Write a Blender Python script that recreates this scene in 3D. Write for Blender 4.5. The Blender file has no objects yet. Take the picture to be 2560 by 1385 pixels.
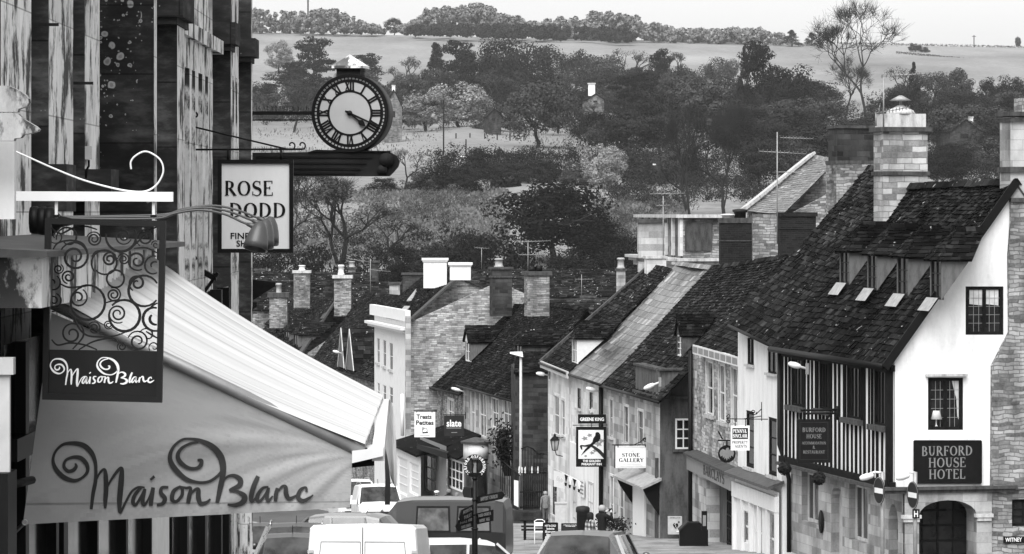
import bpy, math, random, mathutils
from mathutils import Vector
from mathutils.geometry import tessellate_polygon
R = math.radians
random.seed(7)
scene = bpy.context.scene
COL = scene.collection

# ------------------------------------------------------------------ camera, sky, sun, exposure
FPX, CXP, HYP = 9000.0, 1280.0, 530.0        # focal length and horizon of the photograph, in its own pixels
cam_d = bpy.data.cameras.new('camera'); cam = bpy.data.objects.new('camera', cam_d); COL.objects.link(cam)
cam.rotation_euler = (R(90), 0, 0)
cam_d.sensor_width = 36.0; cam_d.lens = 36.0 * FPX / 2560.0
cam_d.shift_y = -(692.5 - HYP) / 2560.0
cam_d.clip_start = 0.5; cam_d.clip_end = 9000
scene.camera = cam
SUN_EL, SUN_AZ = 54.0, -162.0                  # azimuth from +Y towards +X
w = bpy.data.worlds.new('World'); scene.world = w; w.use_nodes = True
wn = w.node_tree; wn.nodes.clear()
sky = wn.nodes.new('ShaderNodeTexSky'); sky.sky_type = 'NISHITA'; sky.sun_disc = False
sky.sun_elevation = R(SUN_EL); sky.sun_rotation = R(SUN_AZ); sky.air_density = 2.2; sky.dust_density = 1.6
bwn = wn.nodes.new('ShaderNodeRGBToBW'); bgn = wn.nodes.new('ShaderNodeBackground'); bgn.inputs['Strength'].default_value = 0.074
won = wn.nodes.new('ShaderNodeOutputWorld')
wn.links.new(sky.outputs[0], bwn.inputs[0]); wn.links.new(bwn.outputs[0], bgn.inputs[0]); wn.links.new(bgn.outputs[0], won.inputs[0])
sd = bpy.data.lights.new('sun', 'SUN'); sd.energy = 2.15; sd.angle = R(55); sd.color = (1, 1, 1)
so = bpy.data.objects.new('sun', sd); COL.objects.link(so)
so.rotation_euler = (R(90 - SUN_EL), 0, R(180 - SUN_AZ))
scene.view_settings.view_transform = 'Standard'; scene.view_settings.look = 'None'
scene.view_settings.exposure = 1.42; scene.view_settings.gamma = 1.0
try:
    scene.cycles.use_denoising = True
    scene.cycles.max_bounces = 6; scene.cycles.volume_bounces = 1; scene.cycles.transparent_max_bounces = 8
    scene.cycles.caustics_reflective = False; scene.cycles.caustics_refractive = False
except Exception: pass

# ------------------------------------------------------------------ helpers
def P(px, py, Y): return Vector(((px - CXP) * Y / FPX, Y, (HYP - py) * Y / FPX))
def lerp(a, b, t): return a + (b - a) * t
def interp(tab, x):
    if x <= tab[0][0]: return tab[0][1]
    for (a, va), (b, vb) in zip(tab, tab[1:]):
        if x <= b: return va + (vb - va) * (x - a) / (b - a)
    return tab[-1][1]
STREET = [(-30, .2), (0, -2.2), (62, -7.4), (104, -10.3), (165, -14.3), (185, -15.95), (205, -17.3), (260, -19.8), (320, -21.5), (400, -22.5), (450, -21), (500, -15), (560, -7.5),
          (620, -2.4), (700, 3.9), (800, 11.6), (950, 21), (1150, 30.7), (1500, 49), (1900, 80), (2300, 114.5), (2430, 121), (2600, 121), (3300, 105)]
def gz(X, Y):
    z = interp(STREET, Y)
    if Y > 900:
        t = min(1, (Y - 900) / 1200.0)
        z += -0.02 * (X + 160) * t
    return z

def N(nt, typ, **kw):
    n = nt.nodes.new('ShaderNode' + typ)
    for k, v in kw.items():
        if k.startswith('_'):
            setattr(n, k[1:], v); continue
        s = n.inputs[int(k[1:])] if k[0] == 'i' and k[1:].isdigit() else n.inputs[k.replace('__', ' ')]
        if isinstance(v, bpy.types.NodeSocket): nt.links.new(v, s)
        else:
            if isinstance(v, (int, float)) and s.type == 'RGBA': v = (v, v, v, 1)
            s.default_value = v
    return n
def newmat(name, rough=.8, spec=.3):
    m = bpy.data.materials.new(name); m.use_nodes = True
    nt = m.node_tree; b = nt.nodes['Principled BSDF']
    b.inputs['Roughness'].default_value = rough; b.inputs['Specular IOR Level'].default_value = spec
    return m, nt, b
def ramp(nt, fac, stops):
    n = nt.nodes.new('ShaderNodeValToRGB'); e = n.color_ramp.elements
    while len(e) < len(stops): e.new(.5)
    for el, (p, v) in zip(e, stops): el.position = p; el.color = (v, v, v, 1)
    nt.links.new(fac, n.inputs[0]); return n.outputs[0]
def mixc(nt, fac, a, b, mode='MIX'):
    n = nt.nodes.new('ShaderNodeMix'); n.data_type = 'RGBA'; n.blend_type = mode
    for s, v in ((n.inputs[0], fac), (n.inputs[6], a), (n.inputs[7], b)):
        if isinstance(v, bpy.types.NodeSocket): nt.links.new(v, s)
        else: s.default_value = v if s.type == 'VALUE' else (v, v, v, 1)
    return n.outputs[2]
def bump(nt, b, h, strength=.5, dist=.02):
    n = nt.nodes.new('ShaderNodeBump'); n.inputs['Strength'].default_value = strength; n.inputs['Distance'].default_value = dist
    nt.links.new(h, n.inputs['Height']); nt.links.new(n.outputs[0], b.inputs['Normal'])
def noise(nt, co, scale, detail=4, rough=.55, dim='3D'):
    return N(nt, 'TexNoise', Vector=co, Scale=scale, Detail=detail, Roughness=rough).outputs[0]
def mapping(nt, co, sc, loc=(0, 0, 0)): return N(nt, 'Mapping', Vector=co, Scale=sc, Location=loc).outputs[0]
def texco(nt): return nt.nodes.new('ShaderNodeTexCoord').outputs

def m_plain(name, v, rough=.6, spec=.4, metal=0, var=.12, sc=6):
    m, nt, b = newmat(name, rough, spec); c = texco(nt)
    n = noise(nt, c['Object'], sc, 5)
    nt.links.new(ramp(nt, n, [(.3, v * (1 - var)), (.7, v * (1 + var))]), b.inputs['Base Color'])
    b.inputs['Metallic'].default_value = metal
    return m
def m_stone(name, lo, hi, bw=.42, bh=.16, mortar=.5, mcol=.3, warp=.06, msize=.012, bmp=.6, stain=.6, gap=0.0, offs=.5):
    """coursed stone: blocks of varied tone with pale or dark joints, wobbling courses and a broad stain"""
    m, nt, b = newmat(name, .9, .15); c = texco(nt)
    nz = N(nt, 'TexNoise', Vector=c['UV'], Scale=1.7, Detail=3)
    d = N(nt, 'VectorMath', _operation='SUBTRACT', i0=nz.outputs[1], i1=(.5, .5, .5))
    d2 = N(nt, 'VectorMath', _operation='SCALE', i0=d.outputs[0], Scale=warp * 2.2)
    uv = N(nt, 'VectorMath', _operation='ADD', i0=c['UV'], i1=d2.outputs[0])
    br = N(nt, 'TexBrick', Vector=uv.outputs[0], Color1=0.0, Color2=1.0, Mortar=.5, Scale=1.0, Mortar__Size=msize, Mortar__Smooth=.3, Bias=0.0, Brick__Width=bw, Row__Height=bh)
    br.offset = offs; br.squash = 1.35; br.squash_frequency = 3
    tone = N(nt, 'RGBToBW', Color=br.outputs[0]).outputs[0]
    fine = noise(nt, c['UV'], 14, 6, .65)
    tv = N(nt, 'Math', _operation='ADD', i0=N(nt, 'Math', _operation='MULTIPLY', i0=tone, i1=.62).outputs[0], i1=N(nt, 'Math', _operation='MULTIPLY', i0=fine, i1=.45).outputs[0]).outputs[0]
    col = ramp(nt, tv, [(.12, lo), (.45, (lo + hi) * .5), (.95, hi)])
    st = ramp(nt, noise(nt, mapping(nt, c['UV'], (.9, .35, 1)), 1.1, 6, .6), [(.35, 1 - stain), (.6, 1.0)])
    col = mixc(nt, 1.0, col, st, 'MULTIPLY')
    col = mixc(nt, N(nt, 'Math', _operation='MULTIPLY', i0=br.outputs[1], i1=mortar).outputs[0], col, mcol)
    nt.links.new(col, b.inputs['Base Color'])
    h = N(nt, 'Math', _operation='SUBTRACT', i0=N(nt, 'Math', _operation='MULTIPLY', i0=tv, i1=.5).outputs[0], i1=br.outputs[1]).outputs[0]
    bump(nt, b, h, bmp, .03)
    return m
def m_render(name, v, stain=.12, streak=1.0, sc=1.0, rough=.9, dark=.5):
    """smooth painted or rendered wall with faint vertical streaks and stains"""
    m, nt, b = newmat(name, rough, .2); c = texco(nt)
    s1 = noise(nt, mapping(nt, c['UV'], (1.6 * sc, .35 * sc, 1)), 1.6, 7, .62)
    s2 = noise(nt, mapping(nt, c['UV'], (5 * sc, 4 * sc, 1)), 2.0, 6, .7)
    a = N(nt, 'Math', _operation='ADD', i0=N(nt, 'Math', _operation='MULTIPLY', i0=s1, i1=.75).outputs[0], i1=N(nt, 'Math', _operation='MULTIPLY', i0=s2, i1=.25).outputs[0]).outputs[0]
    col = ramp(nt, a, [(.32, v * (1 - stain) * dark), (.42, v * (1 - stain)), (.56, v), (.8, min(.9, v * 1.06))])
    nt.links.new(col, b.inputs['Base Color']); bump(nt, b, s2, .12, .01)
    return m
def m_tile(name, lo, hi, moss=.25, rough=.95, spec=.05, spots=.55, spotv=.42, streak=0):
    """stone roof slates: each slate its own tone, with dark moss patches and pale lichen dots"""
    m, nt, b = newmat(name, rough, spec); c = texco(nt)
    g = nt.nodes.new('ShaderNodeNewGeometry')
    col = ramp(nt, g.outputs['Random Per Island'], [(0, lo), (.5, lerp(lo, hi, .4)), (.86, hi), (1, hi * 1.7)])
    n1 = noise(nt, c['Object'], .55, 5); n2 = noise(nt, c['Object'], 9, 6, .7)
    col = mixc(nt, 1.0, col, ramp(nt, n1, [(.35, 1 - moss * 1.6), (.6, 1.15)]), 'MULTIPLY')
    col = mixc(nt, 1.0, col, ramp(nt, n2, [(.3, .6), (.7, 1.3)]), 'MULTIPLY')
    if streak: col = mixc(nt, 1, col, ramp(nt, noise(nt, mapping(nt, c['UV'], (1.5, .09, 1)), 1.0, 5, .6), [(.36, 1 - streak), (.5, 1), (.62, 1 + streak)]), 'MULTIPLY')
    lich = noise(nt, c['Object'], 5.5, 3, .5)
    big = noise(nt, c['Object'], .8, 2)
    lv = N(nt, 'Math', _operation='ADD', i0=lich, i1=N(nt, 'Math', _operation='MULTIPLY', i0=big, i1=.25).outputs[0]).outputs[0]
    f = ramp(nt, lv, [(spots + .24, 0), (spots + .29, 1)])
    col = mixc(nt, f, col, spotv)
    nt.links.new(col, b.inputs['Base Color']); bump(nt, b, n2, .4, .012)
    return m
def m_glass(name, v=.02, rough=.06, spec=.6):
    m, nt, b = newmat(name, rough, spec); c = texco(nt)
    n = noise(nt, c['Object'], 2.2, 3)
    nt.links.new(ramp(nt, n, [(.35, v * .5), (.65, v * 2.2)]), b.inputs['Base Color'])
    bump(nt, b, noise(nt, c['Object'], 3, 2), .03, .02)
    return m
def m_brick(name, v, mv, bw=.23, bh=.08):
    return m_stone(name, v * .5, v * 1.5, bw, bh, .7, mv, .008, .008, .4, .4)

BASE = {}
class MB:
    """collects faces in world space, then links them as ONE mesh object relative to its thing's base"""
    def __init__(s): s.v = []; s.f = []; s.m = []; s.sm = []; s.cm = 0; s.csm = False; s.uvdir = None; s.uv = {}
    def use(s, slot, smooth=False): s.cm = slot; s.csm = smooth; return s
    def face(s, pts):
        i = len(s.v); s.v += [Vector(p) for p in pts]; s.f.append(list(range(i, i + len(pts)))); s.m.append(s.cm); s.sm.append(s.csm); return s
    def mesh(s, vs, fs):
        i = len(s.v); s.v += [Vector(p) for p in vs]
        for f in fs: s.f.append([i + k for k in f]); s.m.append(s.cm); s.sm.append(s.csm)
        return s
    def hexa(s, b, t):
        """box from four bottom points (counter-clockwise from above) and four top points"""
        return s.mesh(list(b) + list(t), [(3, 2, 1, 0), (4, 5, 6, 7), (0, 1, 5, 4), (1, 2, 6, 5), (2, 3, 7, 6), (3, 0, 4, 7)])
    def box(s, c, sx, sy, sz, ux=Vector((1, 0, 0)), uy=Vector((0, 1, 0)), uz=Vector((0, 0, 1))):
        c = Vector(c); a, b_, d = ux * sx * .5, uy * sy * .5, uz * sz * .5
        return s.hexa([c - a - b_ - d, c + a - b_ - d, c + a + b_ - d, c - a + b_ - d], [c - a - b_ + d, c + a - b_ + d, c + a + b_ + d, c - a + b_ + d])
    def bar(s, p, q, w, h=None, up=Vector((0, 0, 1))):
        p, q = Vector(p), Vector(q); h = h or w; d = (q - p).normalized()
        x = d.cross(up)
        if x.length < 1e-4: x = Vector((1, 0, 0))
        x.normalize(); y = x.cross(d); x *= w * .5; y *= h * .5
        return s.hexa([p - x - y, p + x - y, p + x + y, p - x + y][::-1], [q - x - y, q + x - y, q + x + y, q - x + y][::-1])
    def tube(s, pts, r, n=8, cap=True):
        pts = [Vector(p) for p in pts]; rs = r if isinstance(r, (list, tuple)) else [r] * len(pts)
        rings = []; up = None
        for i, p in enumerate(pts):
            d = (pts[min(i + 1, len(pts) - 1)] - pts[max(i - 1, 0)])
            if d.length < 1e-9: d = Vector((0, 0, 1))
            d.normalize()
            if up is None:
                up = Vector((0, 0, 1)) if abs(d.z) < .9 else Vector((1, 0, 0))
            x = up - d * up.dot(d)
            if x.length < 1e-5: x = d.orthogonal()
            x.normalize(); y = d.cross(x); up = x
            rings.append([p + (x * math.cos(2 * math.pi * k / n) + y * math.sin(2 * math.pi * k / n)) * rs[i] for k in range(n)])
        vs = [q for rg in rings for q in rg]; fs = []
        for i in range(len(rings) - 1):
            for k in range(n): fs.append((i * n + k, i * n + (k + 1) % n, (i + 1) * n + (k + 1) % n, (i + 1) * n + k))
        if cap: fs.append(tuple(range(n))[::-1]); fs.append(tuple((len(rings) - 1) * n + k for k in range(n)))
        return s.mesh(vs, fs)
    def lathe(s, c, prof, n=16, axis=Vector((0, 0, 1)), cap=True):
        c = Vector(c); ax = axis.normalized(); x = ax.orthogonal().normalized(); y = ax.cross(x)
        vs = []; fs = []
        for (r, z) in prof:
            for k in range(n):
                a = 2 * math.pi * (k + .5) / n; vs.append(c + ax * z + (x * math.cos(a) + y * math.sin(a)) * r)
        for i in range(len(prof) - 1):
            for k in range(n): fs.append((i * n + k, i * n + (k + 1) % n, (i + 1) * n + (k + 1) % n, (i + 1) * n + k))
        if cap: fs.append(tuple(range(n))[::-1]); fs.append(tuple((len(prof) - 1) * n + k for k in range(n)))
        return s.mesh(vs, fs)
    def prism(s, poly, d):
        """planar polygon (convex or not) pushed along d, closed"""
        poly = [Vector(p) for p in poly]; n = len(poly); d = Vector(d)
        tri = tessellate_polygon([poly])
        vs = poly + [p + d for p in poly]; fs = []
        nrm = Vector((0, 0, 0))
        for i in range(n): nrm += poly[i].cross(poly[(i + 1) % n])
        fl = nrm.dot(d) > 0
        for t in tri:
            a = poly[t[0]]; tn = (poly[t[1]] - a).cross(poly[t[2]] - a)
            t = tuple(t) if tn.dot(d) < 0 else tuple(t)[::-1]
            fs.append(t); fs.append(tuple(k + n for k in t[::-1]))
        for i in range(n):
            j = (i + 1) % n
            fs.append((i, j, j + n, i + n) if fl else (j, i, i + n, j + n))
        return s.mesh(vs, fs)
    def holed(s, outer, holes, nrm, reveal=0.0):
        """planar wall with openings; reveals go back along -nrm"""
        loops = [[Vector(p) for p in outer]] + [[Vector(p) for p in h] for h in holes]
        flat = [p for l in loops for p in l]
        for t in tessellate_polygon(loops):
            a, b, c = (flat[k] for k in t)
            s.face([a, b, c] if (b - a).cross(c - a).dot(nrm) > 0 else [a, c, b])
        if reveal:
            for h in loops[1:]:
                ctr = sum(h, Vector((0, 0, 0))) / len(h)
                for i in range(len(h)):
                    a, b = h[i], h[(i + 1) % len(h)]
                    q = [a, b, b - nrm * reveal, a - nrm * reveal]
                    fn = (b - a).cross(-nrm)
                    s.face(q if fn.dot(ctr - a) > 0 else q[::-1])
        return s
    def build(s, name, mats, parent=None, base=None):
        if not isinstance(mats, (list, tuple)): mats = [mats]
        if base is None: base = BASE[parent.name] if parent is not None else Vector((0, 0, 0))
        base = Vector(base)
        me = bpy.data.meshes.new(name)
        me.from_pydata([p - base for p in s.v], [], s.f)
        for m in mats: me.materials.append(m)
        me.polygons.foreach_set('material_index', s.m); me.polygons.foreach_set('use_smooth', s.sm)
        uvl = me.uv_layers.new(name='UVMap'); data = [0.0] * (2 * len(me.loops)); li = 0
        for f in s.f:
            p0 = s.v[f[0]]; n = Vector((0, 0, 0))
            for i in range(len(f)): n += (s.v[f[i]] - p0).cross(s.v[f[(i + 1) % len(f)]] - p0)
            if n.length > 1e-12: n.normalize()
            t = Vector((0, 0, 1)).cross(n)
            t = t.normalized() if t.length > .05 else Vector((1, 0, 0))
            b = n.cross(t)
            for k in f: data[li] = s.v[k].dot(t); data[li + 1] = s.v[k].dot(b); li += 2
        uvl.data.foreach_set('uv', data)
        me.update()
        o = bpy.data.objects.new(name, me); COL.objects.link(o)
        if parent is not None: o.parent = parent; BASE[o.name] = base
        else: o.location = base; BASE[o.name] = base
        return o
USED_LABELS = {}
def tag(o, label, cat, group=None, kind=None):
    if label: o['label'] = label
    if cat: o['category'] = cat
    if group: o['group'] = group
    if kind: o['kind'] = kind
    return o
def thing(name, base, label, cat, group=None, kind=None):
    o = bpy.data.objects.new(name, None); COL.objects.link(o); o.location = base; BASE[o.name] = Vector(base)
    o.empty_display_size = .2
    return tag(o, label, cat, group, kind)

class Frame:
    """a building's own axes: u along the front, v into the building, z up"""
    def __init__(s, px, Y, vpx, side=1, Z=0.0):
        s.O = Vector(((px - CXP) * Y / FPX, Y, 0.0)); d = Vector(((vpx - CXP) / FPX, 1.0, 0)).normalized()
        s.u = d; s.v = Vector((d.y, -d.x, 0)) * side; s.z = Vector((0, 0, 1))
    def __call__(s, u, v, z): return s.O + s.u * u + s.v * v + Vector((0, 0, z))
    def at(s, px, py, v=0.0):
        d = Vector(((px - CXP) / FPX, 1.0, (HYP - py) / FPX)); t = (s.O.dot(s.v) + v) / d.dot(s.v); return d * t
    def uz(s, px, py, v=0.0):
        p = s.at(px, py, v); return (p - s.O).dot(s.u), p.z
    def atu(s, px, py, u=0.0):
        d = Vector(((px - CXP) / FPX, 1.0, (HYP - py) / FPX)); t = (s.O.dot(s.u) + u) / d.dot(s.u); return d * t
    def vz(s, px, py, u=0.0):
        p = s.atu(px, py, u); return (p - s.O).dot(s.v), p.z

def tiles(mb, e0, e1, r1, r0, w=.3, c0=.3, c1=.17, th=.03, sag=.0, jit=1.0, seed=1, skip=None, under=True, slot=0, uslot=0):
    """slates laid on the bilinear patch eave e0-e1, ridge r0-r1: courses graduated from c0 at the eave to c1 at the ridge"""
    rnd = random.Random(seed); e0, e1, r1, r0 = map(Vector, (e0, e1, r1, r0))
    L = ((r0 - e0).length + (r1 - e1).length) / 2; W = ((e1 - e0).length + (r1 - r0).length) / 2
    nrm = (e1 - e0).cross(r0 - e0).normalized()
    if nrm.z < 0: nrm = -nrm
    ph = [rnd.uniform(0, 6.28) for _ in range(4)]
    def pt(a, b):
        p = e0.lerp(e1, a).lerp(r0.lerp(r1, a), b)
        s_ = -sag * (math.sin(math.pi * a) * .6 + .4 * math.sin(math.pi * b)) + .025 * jit * math.sin(a * W * .9 + ph[0]) * math.sin(b * L * .8 + ph[1])
        return p + nrm * s_
    if under:
        mb.use(uslot)
        na, nb = 10, 6
        g = [[pt(i / na, j / nb) - nrm * .05 for i in range(na + 1)] for j in range(nb + 1)]
        for j in range(nb):
            for i in range(na): mb.face([g[j][i], g[j][i + 1], g[j + 1][i + 1], g[j + 1][i]])
    mb.use(slot)
    d = 0.0; row = 0
    while d < L - .02:
        t = d / L; c = lerp(c0, c1, t); b0 = max(0, d - .03) / L; b1 = min(1.0, (d + c * 1.25) / L)
        x = -rnd.uniform(0, w)
        while x < W:
            tw = w * rnd.uniform(.6, 1.5) * lerp(1.1, .8, t)
            xa, xb = max(0, x) / W, min(W, x + tw - .012) / W
            if xb - xa > .04 / W and not (skip and skip((xa + xb) / 2, t)):
                o = rnd.uniform(-.014, .014) * jit / L
                k0 = rnd.uniform(.8, 1.5) * th; tl = rnd.uniform(-.012, .014) * jit
                p = [pt(xa, b0 + o), pt(xb, b0 + o + rnd.uniform(-.01, .01) * jit / L), pt(xb, b1), pt(xa, b1)]
                lo = [p[0] + nrm * (k0 * .25 + .012), p[1] + nrm * (k0 * .25 + .012), p[2] - nrm * .01, p[3] - nrm * .01]
                hi = [p[0] + nrm * (k0 * 1.25 + .012 + tl), p[1] + nrm * (k0 * 1.25 + .012 - tl), p[2] + nrm * k0 * .5, p[3] + nrm * k0 * .5]
                mb.mesh(lo + hi, [(4, 5, 6, 7), (0, 1, 5, 4), (1, 2, 6, 5), (3, 0, 4, 7)])
            x += tw
        d += c; row += 1
    return mb
def ridge_caps(mb, a, b, w=.16, seg=.45, seed=3, h=.12):
    rnd = random.Random(seed); a, b = Vector(a), Vector(b); n = max(1, int((b - a).length / seg)); d = (b - a).normalized()
    s = d.cross(Vector((0, 0, 1))).normalized()
    for i in range(n):
        p, q = a.lerp(b, i / n), a.lerp(b, (i + .97) / n); z = Vector((0, 0, rnd.uniform(-.015, .02)))
        sec = lambda p: [p + s * w - Vector((0, 0, w * .7)) + z, p + s * w * .25 + Vector((0, 0, h * .55)) + z, p - s * w * .25 + Vector((0, 0, h * .55)) + z, p - s * w - Vector((0, 0, w * .7)) + z]
        A, B = sec(p), sec(q)
        mb.mesh(A + B, [(0, 1, 5, 4), (1, 2, 6, 5), (2, 3, 7, 6), (3, 2, 1, 0), (4, 5, 6, 7)])
    return mb
def rect(fn, a0, a1, z0, z1): return [fn(a0, z0), fn(a1, z0), fn(a1, z1), fn(a0, z1)]
def window(parent, fn, nrm, a0, a1, z0, z1, depth=.1, fw=.06, nx=2, ny=3, bw=.025, frame=None, glass=None, name='window', sill=None, sillmat=None, sash=False, label=None, curtain=None):
    """frame bars with a pane behind; fn(a, z) maps to the wall plane; nrm points outwards"""
    if a0 > a1: a0, a1 = a1, a0
    if z0 > z1: z0, z1 = z1, z0
    nrm = Vector(nrm); ex = (fn(a1, z0) - fn(a0, z0)).normalized(); ez = Vector((0, 0, 1))
    q = lambda a, z, d: fn(a, z) - nrm * d
    mb = MB(); t = .05
    def bx(aa, ab, za, zb, d, th):
        f = [q(aa, za, d), q(ab, za, d), q(ab, zb, d), q(aa, zb, d)]; b = [p - nrm * th for p in f]
        mb.mesh(f + b, [(0, 1, 2, 3), (7, 6, 5, 4), (0, 4, 5, 1), (1, 5, 6, 2), (2, 6, 7, 3), (3, 7, 4, 0)] if (f[1] - f[0]).cross(f[2] - f[1]).dot(nrm) > 0 else
                [(3, 2, 1, 0), (4, 5, 6, 7), (1, 5, 4, 0), (2, 6, 5, 1), (3, 7, 6, 2), (0, 4, 7, 3)])
    g = .003
    bx(a0 + g, a0 + fw, z0 + g, z1 - g, depth, t); bx(a1 - fw, a1 - g, z0 + g, z1 - g, depth, t)
    bx(a0 + fw, a1 - fw, z1 - fw, z1 - g, depth, t); bx(a0 + fw, a1 - fw, z0 + g, z0 + fw, depth, t)
    W, H = a1 - a0 - 2 * fw, z1 - z0 - 2 * fw
    for i in range(1, nx):
        b_ = fw * .9 if (sash and i * 2 == nx) else bw
        x = a0 + fw + W * i / nx; bx(x - b_ / 2, x + b_ / 2, z0 + fw, z1 - fw, depth + .004, t * .8)
    for j in range(1, ny):
        b_ = fw * .9 if (sash and j * 2 == ny) else bw
        z = z0 + fw + H * j / ny; bx(a0 + fw, a1 - fw, z - b_ / 2, z + b_ / 2, depth + .006, t * .7)
    o = mb.build(name, frame, parent)
    if label: o['label'] = label
    pb = MB(); f = [q(a0 + fw * .5, z0 + fw * .5, depth + .035), q(a1 - fw * .5, z0 + fw * .5, depth + .035), q(a1 - fw * .5, z1 - fw * .5, depth + .035), q(a0 + fw * .5, z1 - fw * .5, depth + .035)]
    if (f[1] - f[0]).cross(f[2] - f[1]).dot(nrm) < 0: f = f[::-1]
    pb.face(f); pb.build('pane', glass, o)
    if sill:
        sb = MB(); mid = fn((a0 + a1) / 2, z0 - sill * .5); sb.box(mid + nrm * .03, abs(a1 - a0) + .2, .14, sill, ex, nrm, ez)
        sb.build('sill', sillmat, o)
    return o

# ------------------------------------------------------------------ lettering
def font_poly(txt, size=1.0, bold=0.0, spacing=1.0):
    """sans lettering from Blender's built-in font: list of triangles in 2D and its width"""
    cu = bpy.data.curves.new('lettering', 'FONT'); cu.body = txt; cu.size = size; cu.offset = bold; cu.space_character = spacing; cu.resolution_u = 3; cu.fill_mode = 'FRONT'
    ob = bpy.data.objects.new('lettering', cu); COL.objects.link(ob)
    dg = bpy.context.evaluated_depsgraph_get(); me = ob.evaluated_get(dg).to_mesh()
    vs = [(v.co.x, v.co.y) for v in me.vertices]; fs = [tuple(p.vertices) for p in me.polygons]
    ob.evaluated_get(dg).to_mesh_clear(); bpy.data.objects.remove(ob); bpy.data.curves.remove(cu)
    return [[vs[k] for k in f] for f in fs], vs
def put_sans(mb, txt, org, ex, ey, nrm, width=None, height=None, align='C', bold=0.0, lift=.004):
    """org = centre (or left end) of the baseline, fitted to width and/or cap height"""
    polys, vs = font_poly(txt, 1.0, bold)
    x0, x1 = min(v[0] for v in vs), max(v[0] for v in vs); y1 = .70
    sy = (height / y1) if height else width / (x1 - x0); sx = width / (x1 - x0) if width else sy
    off = -(x0 + x1) / 2 if align == 'C' else -x0
    for f in polys:
        pts = [Vector(org) + ex * ((x + off) * sx) + ey * (y * sy) + nrm * lift for x, y in f]
        if len(pts) >= 3:
            if (pts[1] - pts[0]).cross(pts[2] - pts[1]).dot(nrm) < 0: pts = pts[::-1]
            mb.face(pts)
# serif capitals: strokes in a box of height 1; T = thick, h = thin hairline, A = modulated arc (cx, cy, rx, ry, a0, a1)
TK, HL = .13, .05
SERIF = {
 'A': (.72, [('h', .36, 1, .07, 0), ('T', .38, 1, .64, 0), ('h', .17, .33, .52, .33)], [(.07, 0), (.62, 0)]),
 'B': (.64, [('T', .15, 0, .15, 1), ('a', .3, .74, .22, .24, -90, 90), ('a', .3, .26, .28, .26, -90, 90), ('h', .1, .975, .32, .975), ('h', .1, .025, .32, .025), ('h', .15, .51, .32, .51)], []),
 'C': (.7, [('a', .4, .5, .34, .5, 45, 315), ('h', .65, .99, .65, .7)], []),
 'D': (.75, [('T', .15, 0, .15, 1), ('a', .3, .5, .38, .48, -90, 90), ('h', .06, .975, .32, .975), ('h', .06, .025, .32, .025)], []),
 'E': (.62, [('T', .15, 0, .15, 1), ('h', .06, .975, .56, .975), ('h', .06, .025, .58, .025), ('h', .15, .52, .42, .52), ('h', .55, 1, .55, .8), ('h', .57, 0, .57, .22), ('h', .42, .62, .42, .42)], []),
 'F': (.58, [('T', .15, 0, .15, 1), ('h', .06, .975, .54, .975), ('h', .15, .52, .42, .52), ('h', .53, 1, .53, .8), ('h', .42, .62, .42, .42)], [(.15, 0)]),
 'G': (.76, [('a', .4, .5, .34, .5, 45, 330), ('h', .66, .99, .66, .7), ('T', .66, .02, .66, .42), ('h', .5, .42, .76, .42)], []),
 'H': (.8, [('T', .16, 0, .16, 1), ('T', .64, 0, .64, 1), ('h', .16, .52, .64, .52)], [(.16, 0), (.64, 0), (.16, 1), (.64, 1)]),
 'I': (.34, [('T', .17, 0, .17, 1)], [(.17, 0), (.17, 1)]),
 'L': (.6, [('T', .15, 0, .15, 1), ('h', .06, .025, .56, .025), ('h', .55, 0, .55, .24)], [(.15, 1)]),
 'M': (.92, [('h', .13, 0, .13, 1), ('T', .15, 1, .46, .05), ('h', .46, .05, .76, 1), ('T', .79, 0, .79, 1)], [(.13, 0), (.79, 0), (.1, 1), (.82, 1)]),
 'N': (.8, [('h', .14, 0, .14, 1), ('T', .14, 1, .66, 0), ('h', .66, 0, .66, 1)], [(.14, 0), (.66, 1), (.1, 1)]),
 'O': (.8, [('a', .4, .5, .35, .5, 0, 360)], []),
 'P': (.6, [('T', .15, 0, .15, 1), ('a', .3, .72, .25, .26, -90, 90), ('h', .06, .975, .32, .975), ('h', .15, .47, .32, .47)], [(.15, 0)]),
 'R': (.7, [('T', .15, 0, .15, 1), ('a', .3, .73, .23, .25, -90, 90), ('h', .06, .975, .32, .975), ('h', .15, .49, .34, .49), ('T', .32, .5, .62, .02), ('h', .58, .02, .72, .02)], [(.15, 0)]),
 'S': (.58, [('s',)], []),
 'T': (.68, [('T', .34, 0, .34, 1), ('h', .05, .975, .63, .975), ('h', .06, 1, .06, .78), ('h', .62, 1, .62, .78)], [(.34, 0)]),
 'U': (.76, [('T', .16, .3, .16, 1), ('a', .38, .33, .22, .32, 180, 360), ('h', .6, .3, .6, 1)], [(.16, 1), (.6, 1)]),
 'V': (.72, [('T', .1, 1, .36, 0), ('h', .36, 0, .62, 1)], [(.1, 1), (.62, 1)]),
 'W': (1.0, [('T', .08, 1, .3, 0), ('h', .3, 0, .5, 1), ('T', .48, 1, .7, 0), ('h', .7, 0, .92, 1)], [(.08, 1), (.92, 1)]),
 'X': (.7, [('T', .1, 1, .6, 0), ('h', .1, 0, .6, 1)], [(.1, 1), (.6, 0), (.1, 0), (.6, 1)]),
 'Y': (.7, [('T', .08, 1, .35, .48), ('h', .62, 1, .35, .48), ('T', .35, 0, .35, .5)], [(.08, 1), (.62, 1), (.35, 0)]),
 '&': (.8, [('a', .3, .76, .16, .23, 0, 360), ('a', .32, .25, .26, .25, 60, 380), ('T', .22, .62, .68, .02)], []),
 '-': (.36, [('h', .04, .42, .3, .42)], []),
}
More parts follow.
